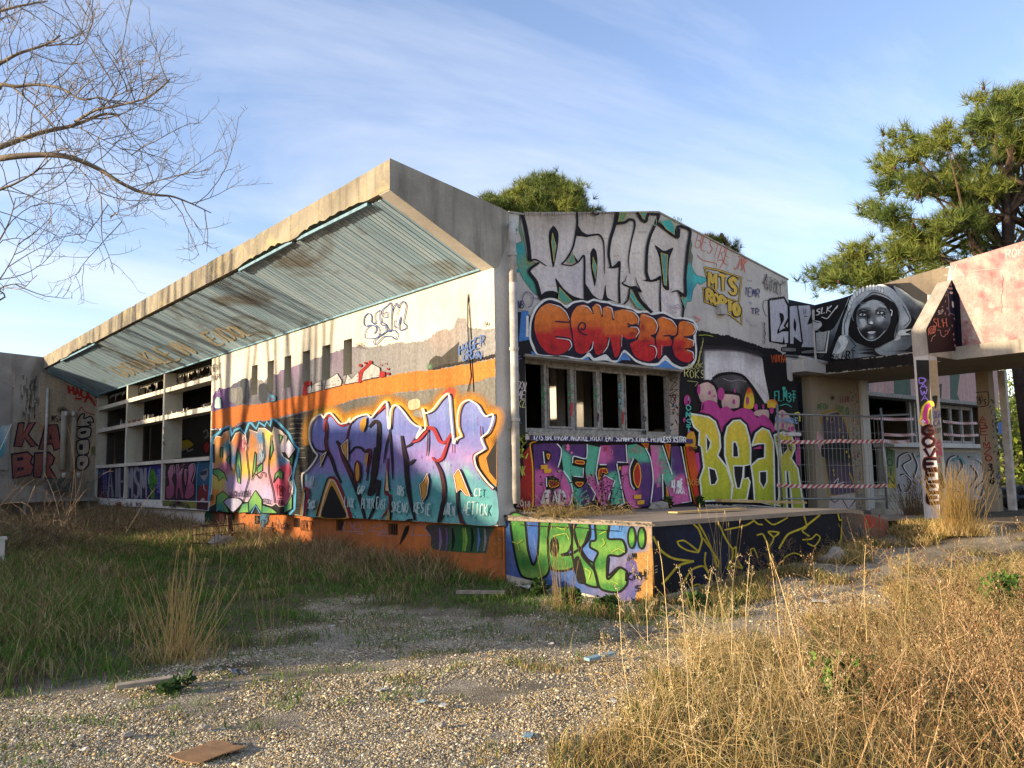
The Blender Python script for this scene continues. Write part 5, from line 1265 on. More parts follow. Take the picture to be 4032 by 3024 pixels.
for q in ([(175, 560), (200, 505), (265, 488), (320, 525), (345, 600), (335, 680), (210, 660)], [(365, 590), (430, 580), (512, 600), (505, 700), (370, 700)], [(600, 730), (650, 700), (735, 705), (735, 790), (620, 760)], [(770, 800), (780, 740), (830, 700), (880, 730), (930, 820), (950, 900), (900, 920), (770, 870)]):
    p.fill(q, [(q[0][0], q[0][1], 'c0a8a4'), (q[-1][0], q[-1][1], 'a08a8a')], grid=50).stroke(q, 20, '17151a', closed=True)
for q in ([(540, 700), (545, 620), (570, 540), (600, 560), (620, 640), (605, 700)], [(720, 690), (725, 640), (780, 630), (800, 680), (760, 700)]):
    p.fill(q, [(q[0][0], q[0][1], 'c8962c'), (q[2][0], q[2][1], 'b03a24'), (580, 640, 'd8b43a'), (760, 665, 'd8a83a')], grid=20)
p.fill([(205, 720), (215, 660), (270, 635), (330, 655), (355, 700), (410, 682), (460, 722), (530, 695), (600, 715), (640, 770), (690, 745), (740, 790), (775, 860), (770, 1000), (400, 1000), (300, 900), (150, 780)], MG)
for (x, y, rx, ry) in ((192, 555, 13, 40), (275, 580, 9, 16), (362, 588, 28, 50), (462, 648, 10, 20), (566, 640, 12, 32), (467, 565, 7, 18), (630, 690, 14, 28), (686, 686, 9, 18), (750, 715, 16, 26), (832, 745, 10, 22), (835, 832, 10, 22), (890, 860, 14, 22), (912, 855, 12, 20), (100, 640, 26, 44), (78, 788, 10, 20), (118, 905, 18, 40), (306, 605, 6, 8)):
    p.dot(x, y, rx, MG, ry)
p.fill([(145, 1110), (170, 1040), (215, 1060), (215, 1180), (180, 1210)], MG).fill([(920, 940), (960, 935), (970, 1100), (955, 1160), (935, 1080)], MG)
p.fill([(85, 990), (100, 900), (150, 880), (175, 1000), (150, 1010)], 'b0862c').fill([(90, 1000), (150, 1010), (190, 1250), (210, 1410), (165, 1410), (110, 1150)], [(120, 1050, 'a03a24'), (180, 1350, 'a8281e'), (150, 1200, 'b04a20')], grid=40)
YA = []
for x in range(120, 1001, 110):
    YA += [(x, 760, 'c9b548'), (x, 900, 'c4b240'), (x, 1050, 'b0ac38'), (x, 1200, '9ca62e'), (x, 1420, '87972a')]
BEAR = [([(112, 740), (190, 752), (262, 766), (312, 802), (345, 900), (352, 1000), (330, 1062), (400, 1150), (442, 1280), (432, 1402), (212, 1412), (195, 1240), (226, 1150), (206, 992), (186, 982), (192, 880), (150, 842)], [[(240, 898), (278, 960), (270, 1002), (245, 1042)], [(258, 1152), (312, 1170), (332, 1242), (312, 1282), (274, 1287)]]),
        ([(385, 920), (405, 842), (450, 796), (500, 790), (545, 830), (570, 920), (582, 1000), (582, 1130), (530, 1140), (527, 1242), (562, 1232), (577, 1262), (552, 1402), (432, 1402), (446, 1290), (412, 1160), (385, 1060)], [[(444, 962), (468, 954), (486, 1000), (492, 1072), (444, 1072)], [(450, 1140), (527, 1140), (522, 1222), (502, 1312), (474, 1312), (454, 1222)]]),
        ([(592, 986), (600, 960), (622, 892), (672, 852), (722, 872), (757, 962), (768, 1452), (612, 1406), (602, 1250), (586, 1140), (640, 1090), (690, 1078), (692, 972), (640, 970)], [[(648, 1185), (706, 1180), (706, 1262), (680, 1314), (650, 1262)]]),
        ([(762, 905), (830, 882), (892, 902), (922, 1000), (892, 1082), (942, 1162), (992, 1467), (902, 1467), (872, 1180), (850, 1180), (862, 1467), (782, 1442), (800, 1380), (795, 1080)], [[(806, 962), (860, 968), (868, 1012), (820, 1064)]])]
for q, hs in BEAR:
    p.stroke(q, 46, '17151a', smooth=False, closed=True)
for q, hs in BEAR:
    p.fill(q, YA, smooth=False, grid=40).stroke(q, 13, 'd9d6c8', smooth=False, closed=True)
    for h in hs: p.fill(h, '17151a', smooth=False).stroke(h, 11, 'd9d6c8', smooth=False, closed=True)
p.text('DLA', (775, 955), (830, 965), 35, 4, '3a3a1a').text('NERRE', (835, 985), (905, 1040), 38, 4, '3a3a1a')
for txt, a0, a1, h, c in (('BORTIN', (175, 380), (215, 190), 40, 'a5a864'),):
    p.text(txt, a0, a1, h, 4, c)
p.text('ROKS', (70, 460), (235, 470), 60, 5, 'b5b878').text('BOOK', (100, 400), (220, 390), 40, 4, 'a5a870').stroke([(180, 140), (240, 138), (290, 150)], 4, 'a5b03a').stroke([(90, 490), (170, 500), (150, 530)], 5, '8a8f5a')
p.text('VITA', (755, 345), (855, 345), 50, 8, 'a5502c').text('FLM3T', (760, 640), (930, 650), 75, 8, '3f9c94').dot(832, 548, 14, '3f9c94').text('=', (890, 640), (930, 645), 70, 6, '3f9c94').stroke([(800, 680), (850, 668), (890, 690)], 6, '3f9c94')
for i, ch in enumerate('IOMST'):
    p.text(ch, (80, 610 + i * 55 + 50), (125, 610 + i * 55 + 52), 42, 8, '3f9c94')
p.text('*', (85, 675), (112, 675), 36, 5, '1a1420').text('2018', (140, 715), (220, 710), 42, 5, '1f1a1c').text('ON ANGLE', (765, 800), (940, 815), 36, 7, '7a9ac0')
p.stroke([(910, 740), (945, 735), (950, 800)], 9, 'c9c23a')
p.done()

# ------------------------------------------------------------------ paint on the platform
p = Paint('green_lettering', plat, ('x', PX), 'D8', 0.003, 0.52, M_paint_old, 'green veined letters VERT on blue', 21)
p.fill([(45, 112), (880, 160), (888, 640), (700, 600), (40, 440)], [(80, 200, '5a86c4'), (60, 350, '5f70a4'), (230, 200, '3f68b0'), (420, 180, '3f72bc'), (400, 460, '4a70b0'), (200, 470, '4a6ab0'), (560, 220, '4f86cc'), (700, 200, '5a94d4'), (800, 280, '4f86d0'), (800, 420, '6a6cae'), (830, 360, 'd2a25c'), (865, 250, 'd8ae68'), (870, 560, 'd4a058'), (800, 560, '5f64a8')], smooth=False, grid=22)
p.fill([(780, 330), (850, 320), (884, 300), (890, 640), (800, 620), (790, 560), (840, 470), (800, 420)], 'cf9c58', rag=0)
p.fill([(735, 380), (790, 370), (800, 450), (760, 520), (730, 590), (740, 480)], '7468a4')
GA = []
for x in range(80, 900, 60):
    GA += [(x, 140, '559a44'), (x + 25, 220, '4a8c40'), (x, 300, '7cae50'), (x + 25, 380, '45883e'), (x, 460, '88b454'), (x + 20, 530, '478a40')]
VE = [[(85, 112), (162, 118), (185, 300), (214, 392), (240, 330), (250, 150), (262, 125), (312, 130), (305, 420), (240, 472), (150, 452), (112, 330)],
      [(318, 135), (405, 140), (436, 250), (412, 320), (372, 335), (482, 335), (455, 400), (380, 425), (312, 405), (298, 260)],
      [(472, 145), (528, 155), (532, 240), (486, 300), (522, 360), (562, 392), (588, 512), (500, 492), (440, 360), (436, 220)],
      [(566, 150), (640, 160), (636, 242), (715, 250), (738, 312), (700, 342), (638, 342), (634, 450), (696, 405), (742, 430), (742, 500), (690, 545), (592, 522), (556, 390), (580, 322), (536, 292), (540, 258), (568, 248)]]
for q in VE:
    p.fill(q, GA, grid=22, power=3).stroke(q, 12, '1c1d1a', closed=True)
for (x, y) in ((770, 238), (826, 240)):
    q = [(x + 21 * math.cos(a0), y + 60 * math.sin(a0)) for a0 in np.linspace(0, 6.28, 13)[:-1]]
    p.fill(q, [(x, y - 50, '3f8a3a'), (x, y, '78b848'), (x, y + 50, '3f8a3a')], grid=12).stroke(q, 10, '20221c', closed=True)
p.dot(335, 290, 26, '20201c', 56)
p.stroke([(436, 160), (460, 260), (500, 350), (560, 420), (585, 520)], 14, '1c1d1a').stroke([(372, 335), (430, 330), (500, 280), (530, 200)], 12, '1c1d1a').fill([(440, 380), (470, 340), (500, 420), (512, 490), (470, 490)], '25221c').stroke([(640, 350), (632, 440), (640, 470), (700, 405)], 12, '1c1d1a')
for q in ([(100, 260), (130, 270), (160, 250)], [(130, 275), (140, 310)], [(330, 230), (400, 215), (420, 250)], [(350, 180), (390, 190), (415, 175)], [(590, 220), (630, 200)], [(660, 320), (700, 300), (735, 320)], [(510, 410), (540, 430), (530, 470)], [(600, 290), (620, 270), (610, 240)], [(660, 480), (700, 500)]):
    p.stroke(q, 4, 'c4d858')
p.text('AM', (750, 370), (800, 360), 40, 6, '1d1d22').text('KAH', (740, 480), (860, 470), 50, 8, '1d1d22').text('S', (790, 540), (830, 530), 30, 6, '1d1d22').stroke([(800, 590), (850, 610), (880, 600)], 20, 'c8603a')
for (x, y) in ((845, 415), (856, 415)): p.stroke([(x, y), (x, y + 30)], 5, '1d1d22', smooth=False)
# worn top lip
for i in range(90):
    x = p.r.uniform(50, 880); y = 112 + (x - 45) * 0.057
    p.stroke([(x, y), (x + p.r.uniform(8, 40), y + p.r.uniform(2, 14))], p.r.uniform(3, 12), p.r.choice(['8a7d6a', '9c917f', '6a6050', 'a89a84']), smooth=False, adv=False, a=.85)
p.layer += 1
p.stroke([(150, 165), (300, 175), (480, 180), (600, 195), (705, 200), (712, 170)], 4, '241f1a', smooth=False)
p.done()
p = Paint('black_lettering', plat, ('y', PY), 'D8', 0.003, 1.4, M_paint_old, 'blue black panel with sharp yellow outlines', 22)
p.fill([(882, 165), (1100, 150), (1500, 122), (1940, 98), (1945, 135), (1938, 240), (1900, 330), (1500, 420), (1100, 520), (930, 570), (885, 620)], [(900, 300, '1a1c26'), (1100, 250, '191f33'), (1400, 250, '14161e'), (1250, 350, '1b2338'), (1700, 220, '15171e'), (950, 480, '17191c'), (1600, 380, '161a26')], smooth=False, grid=50, rag=3)
YL = '9a8f30'
for q, w in (([(885, 230), (930, 310), (1000, 355), (1115, 372)], 12), ([(1110, 370), (1030, 395), (980, 450), (935, 500)], 13), ([(1020, 260), (1060, 255), (1110, 290), (1140, 320), (1080, 310), (1035, 285), (1020, 260)], 9), ([(1140, 320), (1160, 250), (1140, 190), (1110, 160)], 10), ([(1135, 150), (1180, 230), (1225, 330), (1245, 400), (1250, 365), (1165, 240)], 9), ([(1060, 485), (1100, 420), (1170, 400), (1215, 485)], 10), ([(1180, 320), (1175, 380), (1210, 480)], 9),
             ([(1090, 520), (1140, 500), (1200, 540)], 8), ([(1250, 150), (1290, 240), (1330, 300), (1350, 290), (1350, 350), (1385, 410), (1340, 395), (1300, 415), (1330, 350), (1330, 300)], 9), ([(1285, 195), (1400, 170), (1455, 140)], 9), ([(1440, 130), (1470, 160), (1500, 165)], 8), ([(1510, 130), (1560, 165), (1640, 125)], 8), ([(1465, 225), (1500, 220), (1535, 285), (1560, 240), (1530, 205), (1590, 210), (1555, 240)], 9), ([(1535, 290), (1540, 380)], 8), ([(1435, 330), (1430, 305), (1450, 300), (1470, 350)], 7),
             ([(1590, 300), (1640, 220), (1730, 180), (1820, 110)], 11), ([(1730, 115), (1745, 175), (1720, 200), (1760, 230)], 8), ([(1720, 250), (1770, 245), (1800, 220), (1820, 240), (1790, 285), (1750, 270)], 8), ([(1610, 400), (1620, 350), (1670, 325), (1710, 335)], 8), ([(1920, 100), (1930, 140), (1945, 140), (1940, 220), (1925, 300)], 8), ([(1310, 500), (1330, 460), (1380, 465), (1400, 500)], 8)):
    p.stroke(q, w, YL)
for y in (400, 420, 435): p.stroke([(890, y), (905, y - 6)], 5, '8a8a84', smooth=False)
p.fill([(1945, 100), (2010, 100), (2100, 110), (2200, 140), (2212, 230), (2100, 270), (1940, 300)], [(1980, 200, '3a3a38'), (2080, 160, '6a5a4c'), (2150, 200, '7a5a4a'), (2060, 250, '55504a')], smooth=False, grid=40, a=.85)
p.text('ONATI', (2070, 180), (2190, 190), 60, 7, '8f3a30', jit=.12)
for i in range(20):
    x = p.r.uniform(1950, 2060); y = p.r.uniform(120, 270)
    p.stroke([(x, y), (x + p.r.uniform(-15, 15), y + p.r.uniform(10, 40))], 5, p.r.choice(['2a4a5a', '7a3a34', '8a8478', '2a2a2a']), smooth=False, adv=False, a=.7)
p.layer += 1
p.done()

# ------------------------------------------------------------------ glazed bays: parapet panels
PP = ('x', XW + 0.05)
p = Paint('panel_lettering', parapets[2], PP, 'E5', 0.003, KL, M_paint, 'silver block letters on dark purple panel', 23)
p.fill([(65, 1135), (370, 1110), (375, 1440), (190, 1440), (66, 1420)], [(90, 1250, '4a2a2c'), (170, 1200, '3a3480'), (260, 1200, '2a2430'), (340, 1350, '2a2430')], smooth=False, grid=40)
p.text('ATE', (195, 1420), (372, 1420), 300, 26, '9a969c', jit=.02, gap=.2).text('WO', (100, 1200), (160, 1195), 50, 6, '5a7a9c')
for i in range(5): p.text('ES', (150, 1190 + i * 50), (185, 1190 + i * 50), 34, 5, '8a90c4')
p.done()
p = Paint('panel_lettering', parapets[1], PP, 'E5', 0.003, KL, M_paint, 'silver letters and a green hunched figure on blue panel', 24)
p.fill([(376, 1110), (745, 1070), (738, 1450), (376, 1440)], [(400, 1250, '2a2430'), (520, 1300, '2a2432'), (620, 1200, '36307c'), (700, 1250, '3f3a94'), (700, 1400, '2f2a60')], smooth=False, grid=40)
p.text('MSM', (385, 1430), (590, 1425), 300, 26, 'a29ea4', jit=.02, gap=.2)
p.fill([(610, 1200), (625, 1150), (655, 1145), (670, 1180), (690, 1230), (692, 1280), (665, 1310), (660, 1430), (625, 1430), (620, 1340), (605, 1300)], '4f8a34').stroke([(640, 1200), (632, 1230), (650, 1250)], 6, '1a2a14').stroke([(620, 1300), (660, 1290), (640, 1340), (665, 1360)], 7, '1d3a18').stroke([(605, 1290), (600, 1220), (620, 1120)], 7, 'b0b8cc')
for i in range(6): p.text('KE', (695, 1180 + i * 40), (735, 1175 + i * 40), 30, 5, '8a90d0')
p.done()
p = Paint('panel_lettering', parapets[0], PP, 'E5', 0.003, KL, M_paint, 'pink bubble letters SKIZ beside a hooded cartoon figure', 25)
p.fill([(752, 1075), (1220, 1040), (1205, 1560), (750, 1460)], [(800, 1250, '3a2028'), (950, 1200, '4a2430'), (1060, 1250, '2a2226'), (1150, 1100, '2a5a7c'), (1150, 1300, '33343c')], smooth=False, grid=40)
for q in ([(790, 1180), (815, 1105), (850, 1100), (860, 1180), (840, 1240), (865, 1310), (860, 1400), (815, 1445), (775, 1420), (775, 1320), (805, 1300), (800, 1250)], [(870, 1100), (895, 1090), (905, 1180), (930, 1130), (960, 1120), (940, 1220), (950, 1350), (965, 1420), (930, 1440), (905, 1330), (895, 1440), (870, 1420), (880, 1250)],
          [(960, 1140), (985, 1150), (995, 1300), (975, 1330), (955, 1250)], [(1000, 1110), (1050, 1075), (1065, 1150), (1035, 1260), (1065, 1300), (1062, 1400), (1000, 1445), (960, 1420), (985, 1300), (1000, 1200)]):
    p.fill(q, [(q[0][0], q[0][1], 'c07a94'), (q[len(q) // 2][0], q[len(q) // 2][1], '9c4a68')], grid=40).stroke(q, 11, '20141a', closed=True)
    p.stroke([(a0[0] + 8, a0[1] + 8) for a0 in q[:4]], 6, 'd8b4c2')
p.dot(955, 1098, 18, 'b06a88').stroke([(940, 1090), (960, 1115), (975, 1085)], 7, '20141a')
p.fill([(1105, 1160), (1120, 1070), (1180, 1050), (1218, 1100), (1215, 1290), (1190, 1300), (1110, 1310)], '2a5a7a').fill([(1118, 1180), (1190, 1135), (1200, 1200), (1165, 1260), (1128, 1215)], '8f8c90').fill([(1120, 1175), (1190, 1150), (1185, 1195), (1130, 1205)], '35324a')
p.fill([(1090, 1470), (1105, 1340), (1150, 1300), (1210, 1320), (1215, 1550), (1085, 1540)], '7a2428').fill([(1120, 1540), (1120, 1470), (1150, 1430), (1170, 1450), (1145, 1545)], 'b0acb0').stroke([(1160, 1290), (1165, 1340), (1185, 1360)], 7, 'b8b4b8')
p.stroke([(1085, 1460), (1095, 1180), (1115, 1070), (1190, 1045)], 9, '4f9cc4').stroke([(1200, 1540), (1230, 1300), (1228, 1060)], 9, '3f88b4')
p.done()
p = Paint('edge_tags', BLD, ('x', XW - 0.04), 'E5', 0.003, KL, M_paint_old, 'faded orange, red and yellow tags along the floor edge', 26)
p.fill([(740, 1455), (1090, 1470), (1085, 1540), (740, 1510)], [(800, 1480, '8a8a48'), (1000, 1500, 'a5a04a'), (900, 1490, '4a3a3a')], smooth=False, grid=30)
p.fill([(1085, 1470), (1200, 1475), (1195, 1555), (1085, 1545)], '4a2a34', smooth=False)
p.cut().text('KON', (815, 1530), (880, 1535), 40, 5, '2a2a30').text('TERN', (940, 1530), (1020, 1535), 40, 5, '2a3a44').dot(905, 1480, 20, '4a1a2a').cut().text('HSRD', (275, 1510), (330, 1512), 36, 6, 'a84a34').text('DUSE', (475, 1510), (540, 1514), 36, 4, '9a6a5a').text('CLAR', (380, 1505), (440, 1510), 30, 4, '8a6a4a')
p.done()
p = Paint('frame_tags', BLD, ('x', XW - 0.036), 'E5', 0.003, KL, M_paint, 'small black and red tags on the concrete window frame', 27)
for i, ch in enumerate('VENT'):
    p.text(ch, (748, 760 + i * 70), (765, 762 + i * 70), 40, 3.5, '4a453e')
p.done()
p = Paint('frame_tags', BLD, ('x', XW - 0.021), 'E5', 0.003, KL, M_paint, 'black hand writing along the concrete transoms', 27)
p.text('EMS EMS OR SEL TO AUR', (845, 310), (1225, 205), 28, 3.5, '3d382f').cut().text('OWR', (930, 580), (1010, 555), 36, 4, '4a453e').cut().text('SETOKS', (1140, 525), (1230, 500), 30, 4, '4a453e').text('TR', (785, 605), (840, 590), 28, 4, '4a453e').text('JW', (600, 375), (640, 365), 26, 4, '4a453e').cut().text('BAK ONE BE MANY', (205, 718), (375, 680), 20, 4, '3a362f').cut().text('KIK DEW HOP', (398, 680), (525, 652), 20, 4, 'a04a3c').text('HK JVR', (545, 650), (665, 615), 26, 4, '4a453e')
p.done()

# ------------------------------------------------------------------ paint on the far wing
p = Paint('wing_lettering', wing_wall, PE, 'E4', 0.003, 1.4, M_paint_old, 'dull red block letters KABR outlined in dark blue', 28)
p.fill([(360, 260), (905, 460), (850, 1180), (600, 1260), (130, 1240), (110, 1180), (130, 700), (280, 640), (330, 520), (345, 300)], [(500, 450, '8f8577'), (800, 600, '938a7e'), (420, 900, '8a8072'), (800, 1000, '8c8479'), (250, 720, '7d7468'), (200, 1150, '5f574d')], smooth=False, grid=60, rag=8)
for i in range(40):
    x = p.r.uniform(180, 340); y = p.r.uniform(280, 640)
    p.stroke([(x, y), (x + p.r.uniform(-8, 8), y + p.r.uniform(30, 110))], p.r.uniform(8, 26), p.r.choice(['4a443c', '3a352e', '5c554b']), smooth=False, taper=(1, .3), adv=False, a=.5)
p.layer += 1
RDD, NV = '6f4440', '1d1e2e'
for q in ([(160, 700), (210, 695), (205, 790), (250, 700), (310, 690), (245, 800), (330, 900), (270, 905), (215, 830), (190, 905), (120, 905)], [(335, 930), (395, 715), (500, 712), (535, 915), (470, 940), (455, 880), (410, 885), (395, 930)], [(100, 970), (240, 950), (285, 990), (265, 1040), (295, 1080), (270, 1150), (110, 1180)], [(300, 960), (430, 955), (475, 1000), (455, 1060), (430, 1080), (490, 1180), (400, 1180), (370, 1110), (350, 1175), (290, 1165)]):
    p.fill(q, [(q[0][0], q[0][1], '6a4a42'), (q[3][0], q[3][1], '7f4a48'), (q[-1][0], q[-1][1], '5f3a38')], smooth=False, grid=40).stroke(q, 14, NV, smooth=False, closed=True)
for q in ([(440, 790), (455, 840), (425, 845)], [(150, 1000), (200, 995), (205, 1020), (150, 1030)], [(150, 1090), (205, 1080), (205, 1110), (150, 1120)], [(375, 1010), (410, 1010), (405, 1045), (370, 1045)]):
    p.fill(q, NV, smooth=False)
SV = '8f8c88'
for q, cs in (([(700, 630), (735, 620), (730, 660), (790, 640), (815, 690), (760, 690), (790, 720), (665, 725)], []), ([(665, 760), (720, 735), (790, 745), (780, 820), (700, 835), (665, 810)], [[(700, 775), (750, 765), (745, 790), (705, 795)]]), ([(670, 860), (770, 845), (770, 960), (680, 970)], [[(690, 890), (720, 885), (720, 930), (690, 930)]]), ([(675, 990), (760, 985), (770, 1060), (720, 1110), (665, 1090)], [[(695, 1040), (735, 1035), (725, 1065), (700, 1070)]])):
    p.fill(q, SV).stroke(q, 11, NV, closed=True)
    for c in cs: p.fill(c, NV)
p.cut().text('HACK!', (600, 440), (870, 520), 75, 18, '8f2a2c', slant=-.1, jit=.04).stroke([(650, 485), (710, 490)], 16, '8f2a2c').stroke([(735, 520), (770, 470), (830, 550)], 16, '8f2a2c')
p.stroke([(680, 600), (710, 560), (740, 600), (820, 630)], 7, '7a3a30').text('MSA', (450, 690), (540, 690), 50, 8, '2d2a26').text('VR', (790, 980), (830, 985), 70, 8, '4a5a3a').dot(540, 590, 60, '3a3a2c', 45, soft=1)
p.stroke([(480, 960), (520, 1030), (480, 1050), (490, 1000)], 6, '9a6a2a').stroke([(340, 700), (370, 740), (350, 780)], 10, '9a6a3a')
p.done()
p = Paint('panel_mural', big_panel, ('y', YE - 0.05), 'E4', 0.003, 1.4, M_paint_old, 'faded blue and white painted shapes at the foot of the pale panel', 29)
p.fill([(0, 740), (70, 720), (100, 705), (60, 850), (40, 960), (0, 1000)], [(10, 800, '6a90a4'), (60, 780, '8fa0a4'), (20, 930, '4a7f90')], grid=30).stroke([(0, 930), (40, 840), (100, 710)], 8, 'c0c4c4')
p.fill([(0, 330), (130, 400), (135, 260), (60, 250)], 'a09a92', smooth=False, a=.5)
p.done()

# ------------------------------------------------------------------ paint on the walkway
p = Paint('portrait_mural', parapet, PA, 'D7', 0.003, 1.4, M_paint, 'black and white portrait of a hooded face', 31)
p.fill([(655, 320), (1000, 232), (1500, 60), (1860, -40), (2060, 150), (2060, 640), (2060, 1000), (1880, 950), (1300, 1010), (690, 1080), (660, 700)], [(800, 500, '141416'), (1100, 700, '121214'), (1500, 600, '141416'), (1900, 300, '17171a'), (1600, 950, '1a1a1e'), (800, 950, '1a1c1f')], smooth=False, grid=90)
p.fill([(1500, 60), (1860, -42), (2200, -140), (2330, -150), (2300, 60), (2150, 210), (2060, 190), (1850, 40)], [(1900, 20, '5b554b'), (2200, -60, '6a6355'), (2100, 150, '554f45')], smooth=False, grid=80)
LG, MGY, DG = '9aa7ae', '6d7a82', '30363c'
# cloak
p.fill([(740, 980), (860, 830), (930, 640), (1000, 440), (1085, 220), (1060, 300), (900, 600), (760, 660), (700, 640), (690, 900)], [(750, 900, DG), (900, 560, '5f6c74'), (1050, 300, '9aa6ac'), (720, 680, '4f5c64'), (850, 800, DG)], grid=40)
p.fill([(1640, 80), (1760, 140), (1900, 240), (2050, 330), (1950, 520), (1820, 400), (1700, 200)], [(1700, 140, '7d8a90'), (1900, 300, '5a646a'), (2000, 400, DG), (1850, 400, '2a2e33')], grid=40)
p.fill([(870, 960), (960, 720), (1080, 690), (1180, 790), (1400, 860), (1180, 880), (1400, 890), (1200, 920), (1420, 945), (1100, 985), (900, 990)], [(1000, 800, '7f8c92'), (1150, 830, '5f6c74'), (950, 930, 'a4aeb2'), (1300, 870, '3a4248'), (1250, 940, '6a767c')], grid=40)
p.fill([(1405, 862), (1560, 790), (1700, 720), (1900, 640), (1910, 760), (1780, 880), (1480, 890), (1800, 900), (1880, 930), (1500, 945)], [(1550, 810, '86959c'), (1750, 700, '5a6870'), (1850, 720, '454d54'), (1600, 880, '6f7c84'), (1750, 920, '4a5258')], grid=40)
# hood
HOOD = [(1000, 690), (1010, 520), (1060, 380), (1120, 230), (1190, 145), (1330, 95), (1470, 62), (1540, 75), (1640, 130), (1720, 230), (1800, 340), (1860, 500), (1800, 600), (1740, 640), (1720, 740), (1650, 760), (1660, 640), (1700, 500), (1690, 380), (1640, 290), (1520, 220), (1385, 190), (1250, 270), (1160, 360), (1110, 500), (1080, 640), (1070, 700)]
p.fill(HOOD, [(1030, 600, 'a5b2b8'), (1060, 420, '8a979e'), (1130, 250, 'a8b4ba'), (1300, 130, '9aa6ac'), (1480, 110, 'b8c4c8'), (1600, 160, '8796a0'), (1750, 350, '7a8890'), (1800, 520, '96a4ac'), (1690, 640, '5f6c74'), (1680, 720, 'a8b4ba'), (1400, 180, '7d8a92'), (1200, 300, '6d7a82')], grid=30)
for i in range(15):
    a0 = math.pi * (1.02 - i / 19.0 * 0.92); x = 1385 + 300 * math.cos(a0) * (1.0 if i < 9 else 0.85); y = 395 - 290 * math.sin(a0)
    q = [(x + 20 * math.cos(b0) , y + 38 * math.sin(b0)) for b0 in np.linspace(0, 6.28, 10)[:-1]]
    p.fill(q, 'b5c1c6').stroke(q, 5, '4d5a62', closed=True)
for q in ([(1085, 640), (1120, 480), (1180, 350), (1280, 250), (1390, 165), (1560, 210), (1660, 300), (1712, 420), (1700, 560), (1660, 740)], [(1040, 690), (1035, 560), (1100, 380)], [(1760, 330), (1850, 500), (1770, 590)]):
    p.stroke(q, 9, '20262b')
# face
p.fill([(1090, 640), (1120, 480), (1190, 350), (1290, 260), (1390, 212), (1520, 250), (1630, 320), (1690, 420), (1690, 520), (1655, 650), (1640, 740), (1560, 790), (1405, 860), (1200, 790), (1100, 710)], '0f0f11')
FC = [(1185, 500), (1190, 400), (1250, 320), (1380, 258), (1490, 280), (1560, 350), (1610, 450), (1600, 560), (1540, 670), (1450, 750), (1380, 770), (1310, 740), (1230, 650), (1195, 570)]
p.fill(FC, [(1250, 350, '5a6870'), (1400, 290, '8c9aa2'), (1400, 340, 'a4b0b6'), (1530, 370, '55616a'), (1320, 400, '343a40'), (1250, 420, '22262a'), (1500, 410, '3a4248'), (1230, 520, '5f6b72'), (1270, 550, '96a0a5'), (1270, 440, '1a1c1f'), (1480, 420, '1d2023'), (1340, 480, '1a1c1f'), (1365, 500, '6f7a80'), (1490, 490, '98a4aa'), (1560, 480, '5a666e'), (1540, 560, '3a4046'), (1400, 620, '1c1e21'), (1300, 640, '17181b'), (1470, 640, '1d2024'), (1370, 720, '5f6a70'), (1300, 700, '131416'), (1450, 700, '17181a')], grid=22, power=3)
for q, c in (([(1225, 500), (1290, 495), (1300, 560), (1275, 600), (1250, 560)], '9aa4a9'), ([(1440, 480), (1530, 470), (1480, 530)], 'a0acb2'), ([(1345, 545), (1370, 520), (1395, 545), (1378, 560)], 'c4ccd0'), ([(1325, 658), (1370, 648), (1425, 650), (1400, 675), (1345, 676)], 'b5bdc2'), ([(1350, 730), (1375, 712), (1400, 718), (1380, 742)], '8a959a'), ([(1240, 345), (1380, 275), (1480, 300), (1560, 350), (1420, 335), (1330, 350)], '97a5ac')):
    p.fill(q, c)
for q, w in (([(1215, 395), (1275, 372), (1335, 398)], 20), ([(1420, 395), (1480, 362), (1555, 380)], 20), ([(1300, 640), (1370, 632), (1450, 640)], 9), ([(1335, 430), (1325, 540), (1345, 562), (1395, 562)], 11), ([(1405, 470), (1412, 550)], 8), ([(1200, 610), (1300, 690), (1330, 740)], 12), ([(1560, 600), (1480, 700), (1430, 745)], 12)):
    p.stroke(q, w, '0e0e10', taper=(.4, 1, .4))
for (x, y) in ((1268, 440), (1485, 418)):
    p.fill([(x - 62, y + 6), (x - 20, y - 34), (x + 50, y - 24), (x + 56, y + 6), (x, y + 26)], '1b1e21'); q = [(x - 48, y + 4), (x - 10, y - 18), (x + 42, y - 4), (x + 6, y + 16)]
    p.fill(q, 'b5c0c4').dot(x - 2, y - 1, 16, '08080a').stroke([(x - 46, y + 2), (x - 10, y - 20), (x + 40, y - 6)], 7, '0c0c0e').dot(x + 3, y - 4, 3.5, 'd5dadc')
for (x, y) in ((1518, 455), (1540, 440), (1545, 472)): p.dot(x, y, 9, '101012')
p.stroke([(1205, 600), (1250, 690), (1320, 752), (1390, 765), (1470, 725), (1550, 640)], 8, '9aa6ac').stroke([(1612, 380), (1635, 400), (1625, 460)], 10, 'b5c0c4').stroke([(1150, 420), (1140, 470), (1160, 520)], 8, '6a767c')
for i in range(12):
    y = 290 + i * 9; p.stroke([(1230 + i * 3, y + 12), (1380, y - 3), (1540, y + 14)], 3, '5a686f' if i % 2 else 'b4c0c4', adv=False, a=.6)
p.layer += 1
for q in ([(965, 760), (1000, 700), (1060, 720), (1090, 780), (1030, 900), (940, 930), (1000, 830)], [(1730, 640), (1890, 620), (1800, 660), (1865, 690), (1720, 700)]):
    p.fill(q, 'aeb8bc')
p.stroke([(1080, 700), (1160, 800), (1180, 830), (1130, 880)], 8, '17181a').text('SLK', (685, 450), (890, 400), 80, 13, 'b5bcbc', slant=.2).stroke([(760, 470), (830, 490), (890, 420), (960, 330), (940, 370)], 10, 'b5bcbc')
